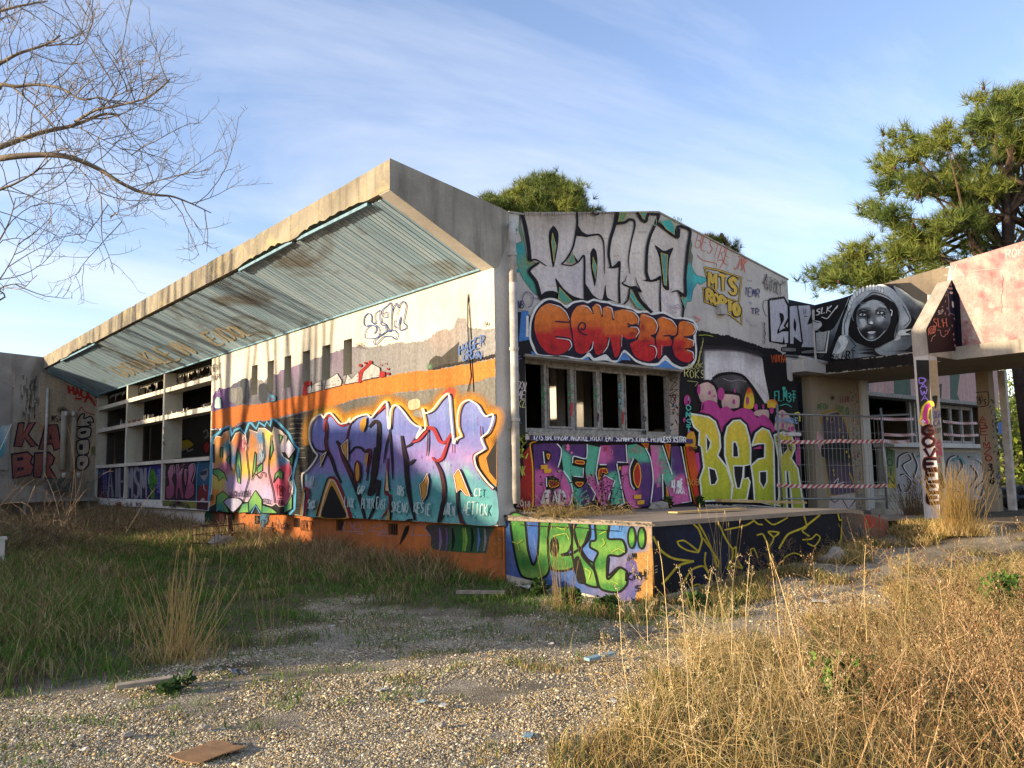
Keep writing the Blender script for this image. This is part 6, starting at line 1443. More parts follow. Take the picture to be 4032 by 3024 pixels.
p.text('REAL', (870, 1000), (1000, 985), 60, 10, '060607').text('ART', (1010, 990), (1190, 975), 85, 13, '060607').text('COLLECTIF', (850, 1050), (1100, 1020), 36, 7, '060607')
p.fill([(690, 670), (860, 640), (825, 920), (700, 910)], [(720, 700, '8a9194'), (800, 800, '8f9698'), (730, 880, '7d8486')], smooth=False, grid=50).stroke([(790, 660), (855, 645), (820, 915), (700, 908)], 12, 'c4c8c8', smooth=False).stroke([(775, 655), (840, 652), (800, 890), (705, 895)], 10, '141416', smooth=False)
p.fill([(670, 520), (750, 530), (765, 580), (690, 640)], 'a0a8ac').stroke([(610, 490), (680, 530), (740, 545)], 9, '141416')
p.done()
p = Paint('silver_lettering', link, PG, 'D7', 0.003, 1.4, M_paint, 'silver block letters ROB outlined in black on the link wall', 32)
p.fill([(330, 250), (660, 320), (690, 900), (690, 1000), (290, 960), (320, 700)], '1c1c1f', smooth=False)
SVR = [(150, 350, 'a5a8b4'), (250, 600, 'a8abb8'), (420, 450, 'a0a3b0'), (560, 450, 'a8acb6'), (600, 700, 'a2a6b0'), (180, 720, 'adb0bc')]
for q in ([(335, 330), (440, 320), (470, 520), (500, 790), (395, 720), (400, 810), (340, 800)], [(440, 320), (600, 315), (618, 430), (570, 560), (630, 540), (660, 850), (485, 850), (500, 780), (465, 500)]):
    p.fill(q, SVR, smooth=False, grid=50).stroke(q, 18, '121214', smooth=False, closed=True)
p.fill([(400, 485), (425, 560), (415, 650), (390, 600)], '121214')
for q in ([(250, 850), (410, 850), (415, 900), (255, 895)], [(490, 890), (660, 870), (665, 920), (500, 925)], [(300, 930), (680, 960), (680, 985), (300, 960)]):
    p.fill(q, '6a6c70').stroke(q, 12, '121214', closed=True)
p.text('II', (510, 430), (555, 430), 60, 7, '1a1a1c').stroke([(520, 455), (560, 465)], 8, '1a1a1c')
p.done()
p = Paint('silver_lettering', gable_wall, PG, 'D7', 0.003, 1.4, M_paint, 'first silver block letter R spilling over the gable corner', 33)
q = [(90, 260), (270, 235), (320, 330), (325, 480), (270, 580), (332, 640), (328, 790), (280, 800), (270, 710), (255, 790), (110, 770)]
p.stroke(q, 44, '121214', smooth=False, closed=True).fill(q, SVR, smooth=False, grid=50).stroke(q, 10, '121214', smooth=False, closed=True)
p.fill([(215, 420), (265, 440), (270, 510), (220, 600), (215, 660), (190, 680), (190, 640), (230, 540)], '121214').fill([(190, 680), (250, 620), (330, 600), (332, 645), (250, 650)], '121214')
p.stroke([(60, 260), (20, 270), (10, 350), (40, 440), (65, 460)], 6, '4a4642').text('VITA', (115, 1040), (280, 1030), 90, 16, 'a5502c')
p.done()

p = Paint('soot_coat', canopy_edge, ('x', XA - 0.06), 'H', 0.003, 1.1, M_paint_old, 'black weathered paint on the canopy edge', 30)
p.fill([(3100, 1440), (3600, 1392), (3600, 1438), (3110, 1480)], '24221f', smooth=False, rag=4)
p.done()
# pink lit wall
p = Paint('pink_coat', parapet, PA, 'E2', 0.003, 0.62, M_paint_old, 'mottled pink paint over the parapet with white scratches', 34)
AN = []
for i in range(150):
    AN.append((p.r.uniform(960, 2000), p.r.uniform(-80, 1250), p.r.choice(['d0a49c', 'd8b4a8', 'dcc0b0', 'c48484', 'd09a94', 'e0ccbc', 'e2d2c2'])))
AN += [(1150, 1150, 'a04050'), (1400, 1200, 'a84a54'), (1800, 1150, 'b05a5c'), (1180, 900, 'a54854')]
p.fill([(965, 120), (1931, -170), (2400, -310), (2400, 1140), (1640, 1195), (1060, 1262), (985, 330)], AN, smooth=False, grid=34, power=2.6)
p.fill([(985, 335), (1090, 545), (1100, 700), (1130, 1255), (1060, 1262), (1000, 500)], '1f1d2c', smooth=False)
p.stroke([(1050, 130), (1015, 220), (900, 290)], 16, 'e0d6cc').stroke([(1015, 215), (1080, 240), (1145, 282)], 14, 'e0d6cc').stroke([(1160, 235), (1400, 205), (1700, 185)], 8, 'd8ccc0', taper=(.4, 1, .2))
p.dot(870, 175, 40, 'b5ac98', 24, soft=1).dot(905, 275, 36, 'd0c8b4', 22, soft=1)
p.text('ROKY', (1700, 60), (2020, -20), 110, 15, 'e6d8ce')
for i in range(8): p.stroke([(1640 + p.r.uniform(-10, 30), 280 + i * 60), (1650 + p.r.uniform(-10, 20), 350 + i * 60)], 4, '9a7a6c', adv=False)
p.layer += 1
p.done()
# fin, its dark side and coloured slope
p = Paint('fin_paint', fin, ('y', 7.2), 'E2', 0.003, 1.4, M_paint, 'dark maroon fin side with white spots and pink tags', 35)
p.fill([(985, 330), (1065, 1262), (685, 1300), (650, 990), (800, 700), (930, 450)], [(950, 500, '20171c'), (800, 900, '1f1114'), (900, 1200, '220f12'), (1000, 800, '241c28')], smooth=False, grid=60)
p.fill([(940, 470), (1000, 440), (1010, 620), (1020, 790), (960, 755), (930, 600)], '191a30').stroke([(930, 470), (945, 620), (950, 755), (1020, 800)], 10, '6a6570').fill([(955, 495), (995, 495), (998, 522), (965, 520)], 'b5aca8').fill([(985, 620), (1005, 630), (1012, 700), (990, 690)], 'c0bab8').fill([(935, 440), (990, 438), (992, 465), (935, 460)], '8a7a78')
for (x, y) in ((905, 540), (900, 620), (860, 690), (920, 710), (895, 780), (945, 790), (850, 870), (905, 850), (985, 940), (945, 990), (1000, 1050), (1005, 1120), (1020, 1200), (965, 400), (1010, 850)):
    p.dot(x, y, 14, '8f7478', 30, soft=1)
p.text('SLP', (795, 795), (870, 785), 50, 6, 'b9b0ae').text('SLH', (740, 950), (925, 960), 110, 9, 'b56a5c', slant=-.1).stroke([(665, 1000), (700, 950), (760, 960), (750, 1020), (690, 1040), (665, 1000)], 8, 'b56a5c').text('ROB', (672, 1060), (760, 1020), 85, 7, 'b56a5c').stroke([(700, 1150), (720, 1090), (760, 1060)], 8, 'a5807c').stroke([(780, 1000), (820, 1000), (830, 1060), (870, 1085), (890, 1050)], 6, 'a5807c').stroke([(880, 1010), (925, 1010), (905, 1060)], 7, 'b56a5c')
p.done()

# front pillar lettering
p = Paint('pillar_lettering', pillar_f, ('x', 15.782), 'E3', 0.003, 1.4, M_paint, 'black pillar face with lilac tag above dark red letters GOVEFFE', 36)
p.fill([(325, 140), (430, 140), (445, 480), (470, 760), (500, 1000), (525, 1440), (425, 1450), (400, 1250), (385, 900), (365, 700), (345, 430)], [(380, 250, '1b1a19'), (390, 420, '201f1f'), (410, 520, '2a2626'), (400, 700, '34302f'), (430, 800, 'b5b3b5'), (440, 950, 'aeb0b5'), (450, 1150, 'b0b4bc'), (470, 1400, 'a8aab0')], smooth=False, grid=30)
for i, ch in enumerate('DAWA'):
    p.text(ch, (352 + i * 6, 330 + i * 48), (425 + i * 5, 322 + i * 48), 42, 11, '7a68b4')
p.stroke([(385, 660), (395, 600), (405, 540), (440, 500), (445, 520)], 70, 'c4b23a', taper=(1, .8)).dot(395, 640, 44, 'c4b23a', 40)
p.stroke([(400, 640), (400, 580), (415, 525), (445, 505)], 34, 'b03a80').dot(385, 640, 20, 'b03a80', 22).dot(415, 645, 18, 'b03a80', 20)
p.stroke([(387, 720), (384, 640)], 9, 'd5d0d4').stroke([(368, 650), (384, 628), (402, 648)], 8, 'd5d0d4', smooth=False)
for i, ch in enumerate('GOVEFFE'):
    y = 755 + i * 92; x = 378 + i * 8.5
    p.text(ch, (x, y), (x + 118, y - 4), 78, 26, '5a1a1c', jit=.02, gap=.22, taper=(1, 1)).text(ch, (x + 2, y - 2), (x + 116, y - 6), 76, 15, '17100f', jit=.0, gap=.22, taper=(1, 1))
p.done()
p = Paint('pillar_tags', pillar_f, ('y', 7.205), 'E3', 0.003, 1.4, M_paint, 'beige pillar side with violet, pink and black tags', 37)
p.fill([(430, 145), (495, 140), (510, 440), (560, 1420), (530, 1430), (470, 700)], [(460, 250, 'a5937a'), (480, 500, 'a5947c'), (510, 800, '9c8f7c'), (540, 1200, '7a7064')], smooth=False, grid=40)
p.fill([(455, 440), (480, 430), (500, 440), (485, 540), (465, 480)], '231d1a').text('DGA', (470, 620), (530, 610), 60, 8, '5a5488').text('CA', (470, 680), (525, 672), 50, 8, '5a5488').text('TOY', (475, 740), (530, 735), 40, 5, '4a4440')
for i, ch in enumerate('ASMI'): p.text(ch, (492, 830 + i * 50), (545, 830 + i * 50), 42, 11, 'b04a56')
p.fill([(505, 1100), (530, 1060), (560, 1170), (530, 1190)], '2a2a20')
p.done()

# column, painted wall and kiosk
p = Paint('wall_tags', under, ('y', YG + 0.02), 'E1', 0.003, 1.4, M_paint, 'purple panel edged in yellow under green and pink tags', 38)
p.fill([(405, 640), (560, 600), (590, 640), (640, 760), (670, 1000), (700, 1300), (490, 1330), (440, 1020)], [(480, 700, '3a3040'), (560, 720, '4a3f4c'), (500, 950, '1c181c'), (600, 950, '14100f'), (560, 1150, '453848'), (620, 1250, '4a3a54')], smooth=False, grid=40).stroke([(405, 700), (410, 620), (540, 585), (610, 680), (650, 800)], 16, '8a7028').stroke([(430, 1010), (455, 1200), (480, 1325), (700, 1305), (650, 1130)], 14, '8a7028')
p.fill([(480, 1335), (700, 1310), (705, 1450), (470, 1440)], 'a29a98', smooth=False).stroke([(480, 1360), (520, 1390), (580, 1350), (640, 1450), (700, 1370)], 9, '1d1a1c', smooth=False)
p.fill([(370, 760), (430, 870), (400, 960), (365, 860)], 'b08a94').fill([(405, 900), (470, 860), (530, 880), (560, 850), (600, 870), (660, 870), (650, 960), (600, 990), (590, 1040), (520, 1000), (450, 1010), (410, 980)], '0e0d0d')
p.text('PECH', (375, 580), (465, 575), 45, 7, '3f6a3a').text('HILO', (535, 595), (650, 630), 60, 7, '3f6a3a').text('YAIR', (560, 520), (650, 520), 55, 6, '7a2f50').dot(500, 480, 26, '1f1c1a', soft=1).text('10', (440, 700), (520, 690), 60, 10, '6a5f60').stroke([(510, 1220), (550, 1180), (545, 1230), (600, 1210)], 8, 'b5b0b4')
for (x, y) in ((455, 660), (600, 650), (560, 760), (590, 820), (440, 870), (620, 950), (640, 1060), (505, 1110), (510, 1150), (640, 990)): p.dot(x, y, 9, '94802c', 13)
p.done()
p = Paint('column_tags', column_w, ('y', YG - 0.05), 'E1', 0.003, 1.4, M_paint, 'white column crowded with small multicoloured tags', 39)
for i in range(150):
    y = p.r.uniform(400, 1440); x = 655 + (y - 400) * 0.05 + p.r.uniform(0, 60)
    c = p.r.choice(['2a2a2c', '3a5a44', '8a4a34', '4a4a7a', 'b05a4a', '3a3a3e', '6a6a70'])
    p.stroke([(x, y), (x + p.r.uniform(-14, 14), y + p.r.uniform(-16, 16)), (x + p.r.uniform(-14, 14), y + p.r.uniform(-18, 18))], p.r.uniform(3, 6), c, adv=False)
p.layer += 1
p.done()
p = Paint('pillar_tags', pillar_b, ('x', 19.4), 'E3', 0.003, 1.4, M_paint, 'beige pillar with boxed black tag HACFS and red writing', 40)
p.text('HA', (822, 470), (880, 465), 36, 6, '17150f').text('CFS', (825, 505), (905, 498), 36, 6, '17150f').stroke([(815, 405), (905, 400), (918, 420), (915, 505), (830, 525)], 6, '17150f')
for i, ch in enumerate('ABEIMZO'):
    p.text(ch, (840 + i * 9, 650 + i * 52), (915 + i * 8, 645 + i * 52), 48, 8, '7a2a28')
for i, ch in enumerate('376'): p.text(ch, (915 + i * 8, 1040 + i * 55), (965 + i * 8, 1035 + i * 55), 50, 10, '17150f')
p.done()
p = Paint('pillar_tags', pillar_b, ('y', 7.62), 'E3', 0.003, 1.4, M_paint, 'black and green tags down the side of the pillar', 41)
for i in range(60):
    y = p.r.uniform(450, 1270); x = 925 + (y - 450) * 0.09 + p.r.uniform(0, 40)
    p.stroke([(x, y), (x + p.r.uniform(-14, 14), y + p.r.uniform(-20, 20)), (x + p.r.uniform(-14, 14), y + p.r.uniform(-20, 20))], p.r.uniform(4, 7), p.r.choice(['1d1b18', '2a4a2c', '2f3f7a', '1d1b18', '8a7a2a']), adv=False)
p.layer += 1
p.done()
p = Paint('post_tags', post_w, ('y', 7.42), 'E3', 0.003, 1.4, M_paint, 'white post with blue and black tags', 42)
p.fill([(990, 660), (1020, 650), (1025, 740), (1000, 740)], '3f6ab0').fill([(1005, 820), (1020, 770), (1030, 850), (1015, 850)], '1c1b1a')
for i, ch in enumerate('GRAVE'): p.text(ch, (1022 + i * 5, 900 + i * 48), (1048 + i * 5, 898 + i * 48), 36, 5, '3a3a5a')
p.done()
p = Paint('fascia_stripes', stripe_wall, ('y', YK - 0.02), 'E3', 0.003, 1.4, M_paint, 'wide pale pink and dull green stripes', 43)
p.fill([(-200, 200), (1000, 200), (1000, 530), (500, 470), (0, 418), (-200, 400)], 'a58a88', smooth=False)
for q in ([(140, 200), (270, 200), (285, 445), (145, 440)], [(598, 200), (690, 200), (660, 420), (690, 490), (605, 480)], [(-130, 200), (-60, 200), (-60, 400), (-110, 395)]): p.fill(q, '43584e' if q[0][0] > 0 else '4a5a7a', smooth=False)
p.text('1', (500, 450), (560, 450), 120, 14, '3a4038')
p.done()
p = Paint('counter_lettering', counter_wall, PK, 'E3', 0.003, 1.4, M_paint, 'silver wildstyle letters with black outlines under the counter', 44)
p.fill([(150, 885), (870, 895), (920, 1310), (200, 1270), (165, 1200)], [(250, 1000, '8a8a8c'), (600, 1000, '7c8084'), (800, 1150, '888a90'), (300, 1200, '84848a')], smooth=False, grid=60)
p.fill([(75, 850), (150, 880), (165, 1245), (100, 1200)], [(110, 900, '3f5a3a'), (130, 1050, '5a6a3a'), (130, 1200, 'b0962a')], smooth=False, grid=40)
for i, ch in enumerate('HOIN'): p.text(ch, (85 + i * 5, 930 + i * 75), (140 + i * 6, 930 + i * 75), 56, 9, '26403a')
for q in ([(170, 1020), (180, 930), (250, 900), (280, 950), (210, 1000), (260, 1080), (320, 1150)], [(190, 1080), (230, 1075), (280, 1130), (250, 1210), (200, 1210), (180, 1150)], [(290, 900), (330, 1000), (300, 1100)], [(545, 1180), (580, 960), (640, 920)], [(660, 920), (700, 1000), (650, 1100), (720, 1180)], [(745, 930), (830, 960), (890, 1050), (900, 1200), (850, 1290)], [(770, 1000), (820, 1080), (760, 1180)], [(800, 1190), (870, 1130), (850, 1250)], [(560, 1250), (640, 1180), (700, 1280)]):
    p.stroke(q, 12, '1c1c1f').stroke([(x + 12, y + 4) for x, y in q], 9, 'b4b4b8', taper=(.4, 1, .4))
p.stroke([(330, 930), (390, 910), (380, 1000)], 16, '3f7a7c').stroke([(620, 960), (680, 940), (720, 990)], 14, '3f7a7c')
p.done()

p = Paint('inner_tags', inner_w, ('x', 11.0), 'E5', 0.004, 1.3, M_paint, 'dim yellow and orange letters on the inner wall', 45)
for q, c in (([(490, 740), (560, 720), (630, 760), (625, 900), (560, 1020), (490, 1000)], '9a9030'), ([(640, 730), (700, 720), (745, 800), (735, 960), (650, 940)], 'b0642c'), ([(880, 760), (950, 830), (890, 860)], 'b08a30'), ([(900, 870), (1000, 840), (1060, 900), (960, 960), (890, 950)], '9c8a30'), ([(1150, 900), (1190, 860), (1225, 900), (1200, 980), (1160, 970)], '8f3434'), ([(190, 880), (260, 830), (280, 960), (240, 1040)], '8a8a88')):
    p.fill(q, c).stroke(q, 12, '161514', closed=True)
p.stroke([(1150, 770), (1190, 750), (1200, 800), (1170, 830), (1210, 800)], 16, '77787a').stroke([(950, 960), (980, 920), (1000, 960), (1050, 940)], 14, '84858a')
p.done()

# ------------------------------------------------------------------ site objects
def stripes_mat():
    m, t, b, _ = new_mat('red_white_tape')
    c = N(t, 'ShaderNodeTexCoord'); w = N(t, 'ShaderNodeTexWave'); w.wave_type = 'BANDS'; w.bands_direction = 'DIAGONAL'
    w.inputs['Scale'].default_value = 1.6
    t.links.new(c.outputs['UV'], w.inputs['Vector'])
    t.links.new(ramp(t, w.outputs[0], [(0.48, srgb('b04a42')), (0.52, srgb('c9c1ba'))]), b.inputs['Base Color'])
    b.inputs['Roughness'].default_value = 0.5
    return m
M_tape = stripes_mat()
def tape(pts, width=0.075):
    """barrier tape hanging between pts, slightly twisted"""
    v = []; f = []; uv = []; L = 0; P = []
    for a, b2 in zip(pts[:-1], pts[1:]):
        a = np.array(a, float); b2 = np.array(b2, float)
        for k in range(14):
            t_ = k / 14; q = a + (b2 - a) * t_; q[2] -= 0.04 * np.linalg.norm(b2 - a) / 3 * 4 * t_ * (1 - t_); P.append(q)
    P.append(np.array(pts[-1], float))
    for i, q in enumerate(P):
        if i: L += np.linalg.norm(q - P[i - 1])
        tw = 0.35 * math.sin(i * 0.8)
        v += [tuple(q + np.array([0, -math.sin(tw), math.cos(tw)]) * width / 2), tuple(q - np.array([0, -math.sin(tw), math.cos(tw)]) * width / 2)]
        if i: f.append((2 * i - 2, 2 * i - 1, 2 * i + 1, 2 * i))
        uv.append(L)
    me = bpy.data.meshes.new('barrier_tape'); me.from_pydata(v, [], f); me.update()
    u = me.uv_layers.new(name='UVMap')
    for lp in me.loops:
        u.data[lp.index].uv = (uv[lp.vertex_index // 2] * 3.2, (lp.vertex_index % 2) * 0.25)
    return obj('barrier_tape', me, None, M_tape)
def pix_y(c, x, y, Y):
    c = CROP[c]; return at_y(c[0] + x * c[2], c[1] + y * c[2], Y)

# temporary mesh fence
FA = np.array([15.05, 9.95, 0.80]); FB = np.array([17.3, 8.95, 0.74])
FEN = thing('mesh_fence', 'galvanised wire mesh fence panel hung with barrier tape', 'fence', tuple(FA))
up2 = np.array([0, 0, 2.05])
for q in (FA, FB):
    MB().tube([q, q + up2 + [0, 0, 0.12]], 0.024, 8).build('post', FEN, M_steel, True)
for h in (0.28, 1.98):
    MB().tube([FA + [0, 0, h], FB + [0, 0, h]], 0.019, 6).build('rail', FEN, M_steel, True)
for k in range(1, 26):
    q = FA + (FB - FA) * k / 26
    MB().tube([q + [0, 0, 0.28], q + [0, 0, 1.98]], 0.004, 4, False).build('wire', FEN, M_steel)
for h in (0.62, 0.96, 1.3, 1.64):
    MB().tube([FA + [0, -0.006, h], FB + [0, -0.006, h]], 0.004, 4, False).build('wire', FEN, M_steel)
for q in (FA, FB):
    MB().box(q + [-0.12, -0.3, -0.06], q + [0.12, 0.3, 0.08]).build('foot_block', FEN, M_conc)
fp = lambda t_, h: FA + (FB - FA) * t_ + np.array([0, -0.03, h])
tag_thing(tape([fp(0.0, 1.42), fp(0.55, 1.46), fp(1.0, 1.48), (19.0, 9.2, 2.25)]), 'red and white barrier tape across the fence at chest height', 'barrier tape')
tag_thing(tape([fp(-0.05, 0.55), fp(0.5, 0.54), fp(1.0, 0.56)]), 'red and white barrier tape low across the fence', 'barrier tape')
a, b2 = pix_y('E1', 735, 637, YK - 0.3), pix_y('E3', 310, 622, YK - 0.3)
tag_thing(tape([a, b2]), 'red and white tape across the top of the dark kiosk opening', 'barrier tape')
a, b2 = pix_y('E1', 940, 795, YK - 0.3), pix_y('E3', 320, 748, YK - 0.3)
tag_thing(tape([a, b2]), 'red and white tape lower across the dark kiosk opening', 'barrier tape')
tag_thing(tape([pix_y('E3', 545, 640, YK - 0.05), pix_y('E3', 825, 655, YK - 0.05)]), 'red and white tape across the upper kiosk windows', 'barrier tape')
tag_thing(tape([pix_y('E3', 552, 745, YK - 0.05), pix_y('E3', 835, 752, YK - 0.05)]), 'red and white tape across the lower kiosk windows', 'barrier tape')
sg = MB().box(fp(0.02, 1.53) + [0, -0.02, 0], fp(0.2, 1.61) + [0, 0.0, 0])
s_o = sg.build('sign_plate', FEN, flat('white_plate', srgb('c9c4c0'), 0.1, 5, 0.5))
sp_ = Paint('sign_letters', s_o, ('y', 9.9), 'D6', 0.05, 1.0, M_paint, 'small red letters on the plate', 51)
q0 = project(fp(0.035, 1.55)); q1 = project(fp(0.19, 1.55)); c_ = CROP['D6']
sp_.plane = ('y', fp(0.1, 1.5)[1]); sp_.base = 0.05
sp_.text('OLGRAM', ((q0[0] - c_[0]) / c_[2], (q0[1] - c_[1]) / c_[2]), ((q1[0] - c_[0]) / c_[2], (q1[1] - c_[1]) / c_[2]), 11, 3, 'a02a2a', jit=0)
sp_.done()

# rubble, boards and litter
def rock(name, loc, r, seed, mat, squash=(1, 1, 0.8)):
    bm = bmesh.new(); bmesh.ops.create_icosphere(bm, subdivisions=3, radius=1)
    for v in bm.verts:
        n = noise.noise(v.co * 1.3 + Vector((seed, 0, 0))) * 0.45 + noise.noise(v.co * 3 + Vector((seed, 5, 0))) * 0.15
        v.co = Vector((v.co.x * squash[0], v.co.y * squash[1], v.co.z * squash[2])) * (1 + n) * r
    me = bpy.data.meshes.new(name); bm.to_mesh(me); bm.free()
    o = obj(name, me, None, mat, False)
    o.location = loc
    return o
M_rock = plaster('rubble', srgb('a49a8c'), srgb('5d564c'), 0.2, 0.6)
def gz(px, py, it=4):
    z = 0.0
    for _ in range(it):
        q = at_z(px, py, z); z = float(ground_h(q[0], q[1]))
    return at_z(px, py, z)
q = gz(3300, 2250); tag_thing(rock('rubble_block', (q[0], q[1], q[2] + 0.1), 0.26, 3.1, M_rock, (1.1, .8, .9)), 'pale broken concrete lump beside the black platform side', 'rubble')
q = at_z(2385 + 140, 2003, 1.01)
tag_thing(rock('rubble_block', (q[0], 9.9, 1.06), 0.13, 5.2, M_rock, (1.9, .8, .6)), 'small white concrete block lying at the foot of the letters', 'rubble')
M_wood = flat('weathered_plank', srgb('8d8272'), 0.35, 10, 0.85, bumpd=0.002)
M_wood2 = flat('pale_plank', srgb('b89a68'), 0.25, 10, 0.7)
M_bluewood = flat('blue_plank', srgb('7d97a0'), 0.25, 10, 0.75)
def plank(name, p0, p1, w, th, mat, label, lift=0.02):
    a = np.array(p0, float); b2 = np.array(p1, float)
    o = MB().beam(a + [0, 0, lift], b2 + [0, 0, lift + 0.01], w, th).build(name, None, mat)
    return tag_thing(o, label, 'plank')
plank('plank', gz(455, 2735), gz(700, 2705), 0.1, 0.03, M_wood, 'grey weathered plank lying at the edge of the gravel', 0.06)
plank('plank', gz(2310, 2610), gz(2415, 2590), 0.075, 0.025, M_bluewood, 'pale blue plank on the gravel', 0.03)
plank('plank', gz(1800, 2345), gz(1990, 2350), 0.09, 0.04, M_wood, 'dark plank in the rubble near the building corner', 0.05)
plank('plank', (12.9, 9.85, 1.03), (15.5, 9.75, 0.90), 0.16, 0.05, M_wood2, 'long yellow plank lying on the platform under the yellow letters', 0.08)
plank('plank', (13.2, 9.55, 0.99), (14.7, 9.2, 0.84), 0.5, 0.012, flat('white_sheet', srgb('b9b7b4'), 0.1, 5, 0.6), 'flat white board lying on the platform', 0.03)
plank('plank', (9.9, 8.4, 1.02), (11.3, 8.2, 1.02), 0.2, 0.02, M_wood2, 'pale board lying along the worn deck', 0.02)
def sheet(name, px, py, w, h, rot, mat, label, cat, bend=0.02, lift=0.03):
    q = gz(px, py); v = []; f = []
    for i in range(5):
        for j in range(4):
            a = (i / 4 - .5) * w; b2 = (j / 3 - .5) * h
            c, s_ = math.cos(rot), math.sin(rot)
            jx = random.uniform(-.06, .06) * w; 
            v.append((q[0] + a * c - b2 * s_ + jx, q[1] + a * s_ + b2 * c, q[2] + lift + bend * math.sin(i * 1.1 + j * .7)))
    for i in range(4):
        for j in range(3):
            k = i * 4 + j; f.append((k, k + 4, k + 5, k + 1))
    o = mesh_obj(name, v, f, None, mat)
    md = o.modifiers.new('s', 'SOLIDIFY'); md.thickness = 0.006
    return tag_thing(o, label, cat)
M_card = flat('brown_cardboard', srgb('8a6a4a'), 0.2, 9, 0.85)
M_paper = flat('dirty_paper', srgb('b9b6ae'), 0.15, 9, 0.8)
sheet('cardboard_sheet', 815, 2970, 0.36, 0.27, 0.35, M_card, 'brown cardboard sheet lying flat on the gravel', 'cardboard', 0.004, 0.02)
sheet('paper_scrap', 2085, 2325, 0.35, 0.22, 0.2, M_paper, 'crumpled pale sheet at the corner of the platform', 'paper', 0.04, 0.05)
sheet('paper_scrap', 3230, 2375, 0.34, 0.2, 0.6, M_paper, 'white sheet lying on the gravel before the black platform side', 'paper', 0.02)
sheet('paper_scrap', 2415, 2775, 0.11, 0.07, 0.4, M_paper, 'small white scrap at the edge of the dry weeds', 'paper', 0.01)
sheet('plastic_scrap', 940, 2665, 0.14, 0.07, 0.1, flat('grey_plastic', srgb('5d6878'), 0.2, 9, 0.4), 'crumpled grey blue plastic in the grass edge', 'litter', 0.04, 0.04)
for i, (x, y, w) in enumerate(((1660, 2770, .08), (1500, 2725, .09), (1745, 2785, .1), (2080, 2905, .12), (1310, 2470, .08), (1850, 2480, .07), (860, 2640, .08), (1240, 2540, .05), (2170, 2540, .06), (2050, 2480, .05), (330, 2960, .05), (3560, 2090, .1), (3100, 2330, .14), (2990, 2450, .1))):
    o = sheet('litter_scrap', x, y, w, w * .5, random.random() * 3, M_paper if i % 3 else M_bluewood, 'small flat scrap of litter on the ground', 'litter', 0.006, 0.02)
    o['group'] = 'scraps of litter on the track'
# rusty wire basket in the grass
q = gz(930, 2165)
BK_ = thing('wire_basket', 'rusty wire basket half sunk in the grass by the plinth', 'basket', (q[0], q[1], q[2]))
mbk = MB()
bw_, bd, bh = 0.95, 0.6, 0.55
o0 = np.array([q[0] - bw_ / 2, q[1], q[2] - 0.02])
M_ = lambda x, y, z: o0 + np.array([x * math.cos(.5) - y * math.sin(.5), x * math.sin(.5) + y * math.cos(.5), z])
for k in range(10):
    x = bw_ * k / 9
    MB().tube([M_(x, 0, 0), M_(x, 0, bh)], 0.007, 4, False).build('wire', BK_, M_rust)
    MB().tube([M_(x, bd, 0), M_(x, bd, bh)], 0.007, 4, False).build('wire', BK_, M_rust)
for z in (0.0, 0.18, 0.36, bh):
    MB().tube([M_(0, 0, z), M_(bw_, 0, z), M_(bw_, bd, z), M_(0, bd, z), M_(0, 0, z)], 0.012 if z in (0, bh) else 0.007, 4, False).build('hoop', BK_, M_rust)
MB().beam(M_(0.7, 0.1, 0.0), M_(0.78, 0.3, 0.75), 0.1, 0.05).build('strut', BK_, M_rust)
o = rock('rubble_block', (q[0] - 0.25, q[1] + 0.2, q[2] + 0.2), 0.22, 8.8, M_rock, (1.2, .8, .6)); tag_thing(o, 'pale lump lying in the rusty wire basket', 'rubble')
# black rubbish bag by the pillar and red corrugated pipes behind
q = at_z(3935, 2010, 0.72)
tag_thing(rock('rubbish_bag', (q[0] + 1.5, q[1] + 0.3, 0.95), 0.33, 2.2, flat('black_plastic', (0.02, 0.02, 0.02), 0.3, 8, 0.35, spec=0.5), (1.2, 1, .9)), 'black rubbish bag slumped by the beige pillar', 'rubbish bag')
RP = thing('red_barrier', 'stack of dark red corrugated tubes beside the pine trunk', 'barrier', (21.2, 7.0, 0.7))
M_red = flat('dark_red_plastic', srgb('7a2430'), 0.25, 6, 0.5)
for k in range(13):
    MB().tube([(20.6, 7.15, 0.78 + k * 0.095), (22.6, 6.1, 0.78 + k * 0.095)], 0.052, 8).build('tube', RP, M_red, True)
# low white post at the far left edge of the yard
q = gz(6, 2250)
WP = thing('marker_post', 'short white painted post with black writing at the yard edge', 'post', tuple(q))
wpb = MB().box(q + [-0.2, -0.08, -0.1], q + [0.02, 0.08, 0.55]).build('post_body', WP, M_wall)
MB().box(q + [-0.22, -0.1, 0.552], q + [0.05, 0.1, 0.6]).build('cap', WP, M_wall)
p = Paint('post_writing', wpb, ('y', q[1] - 0.08), 'F', 0.003, 1.0, M_paint, 'black scribble down the white post', 52)
for i, ch in enumerate('NYX'): p.text(ch, (-6, 2205 + i * 22), (10, 2205 + i * 22), 16, 2.5, '1d1b18')
p.done()

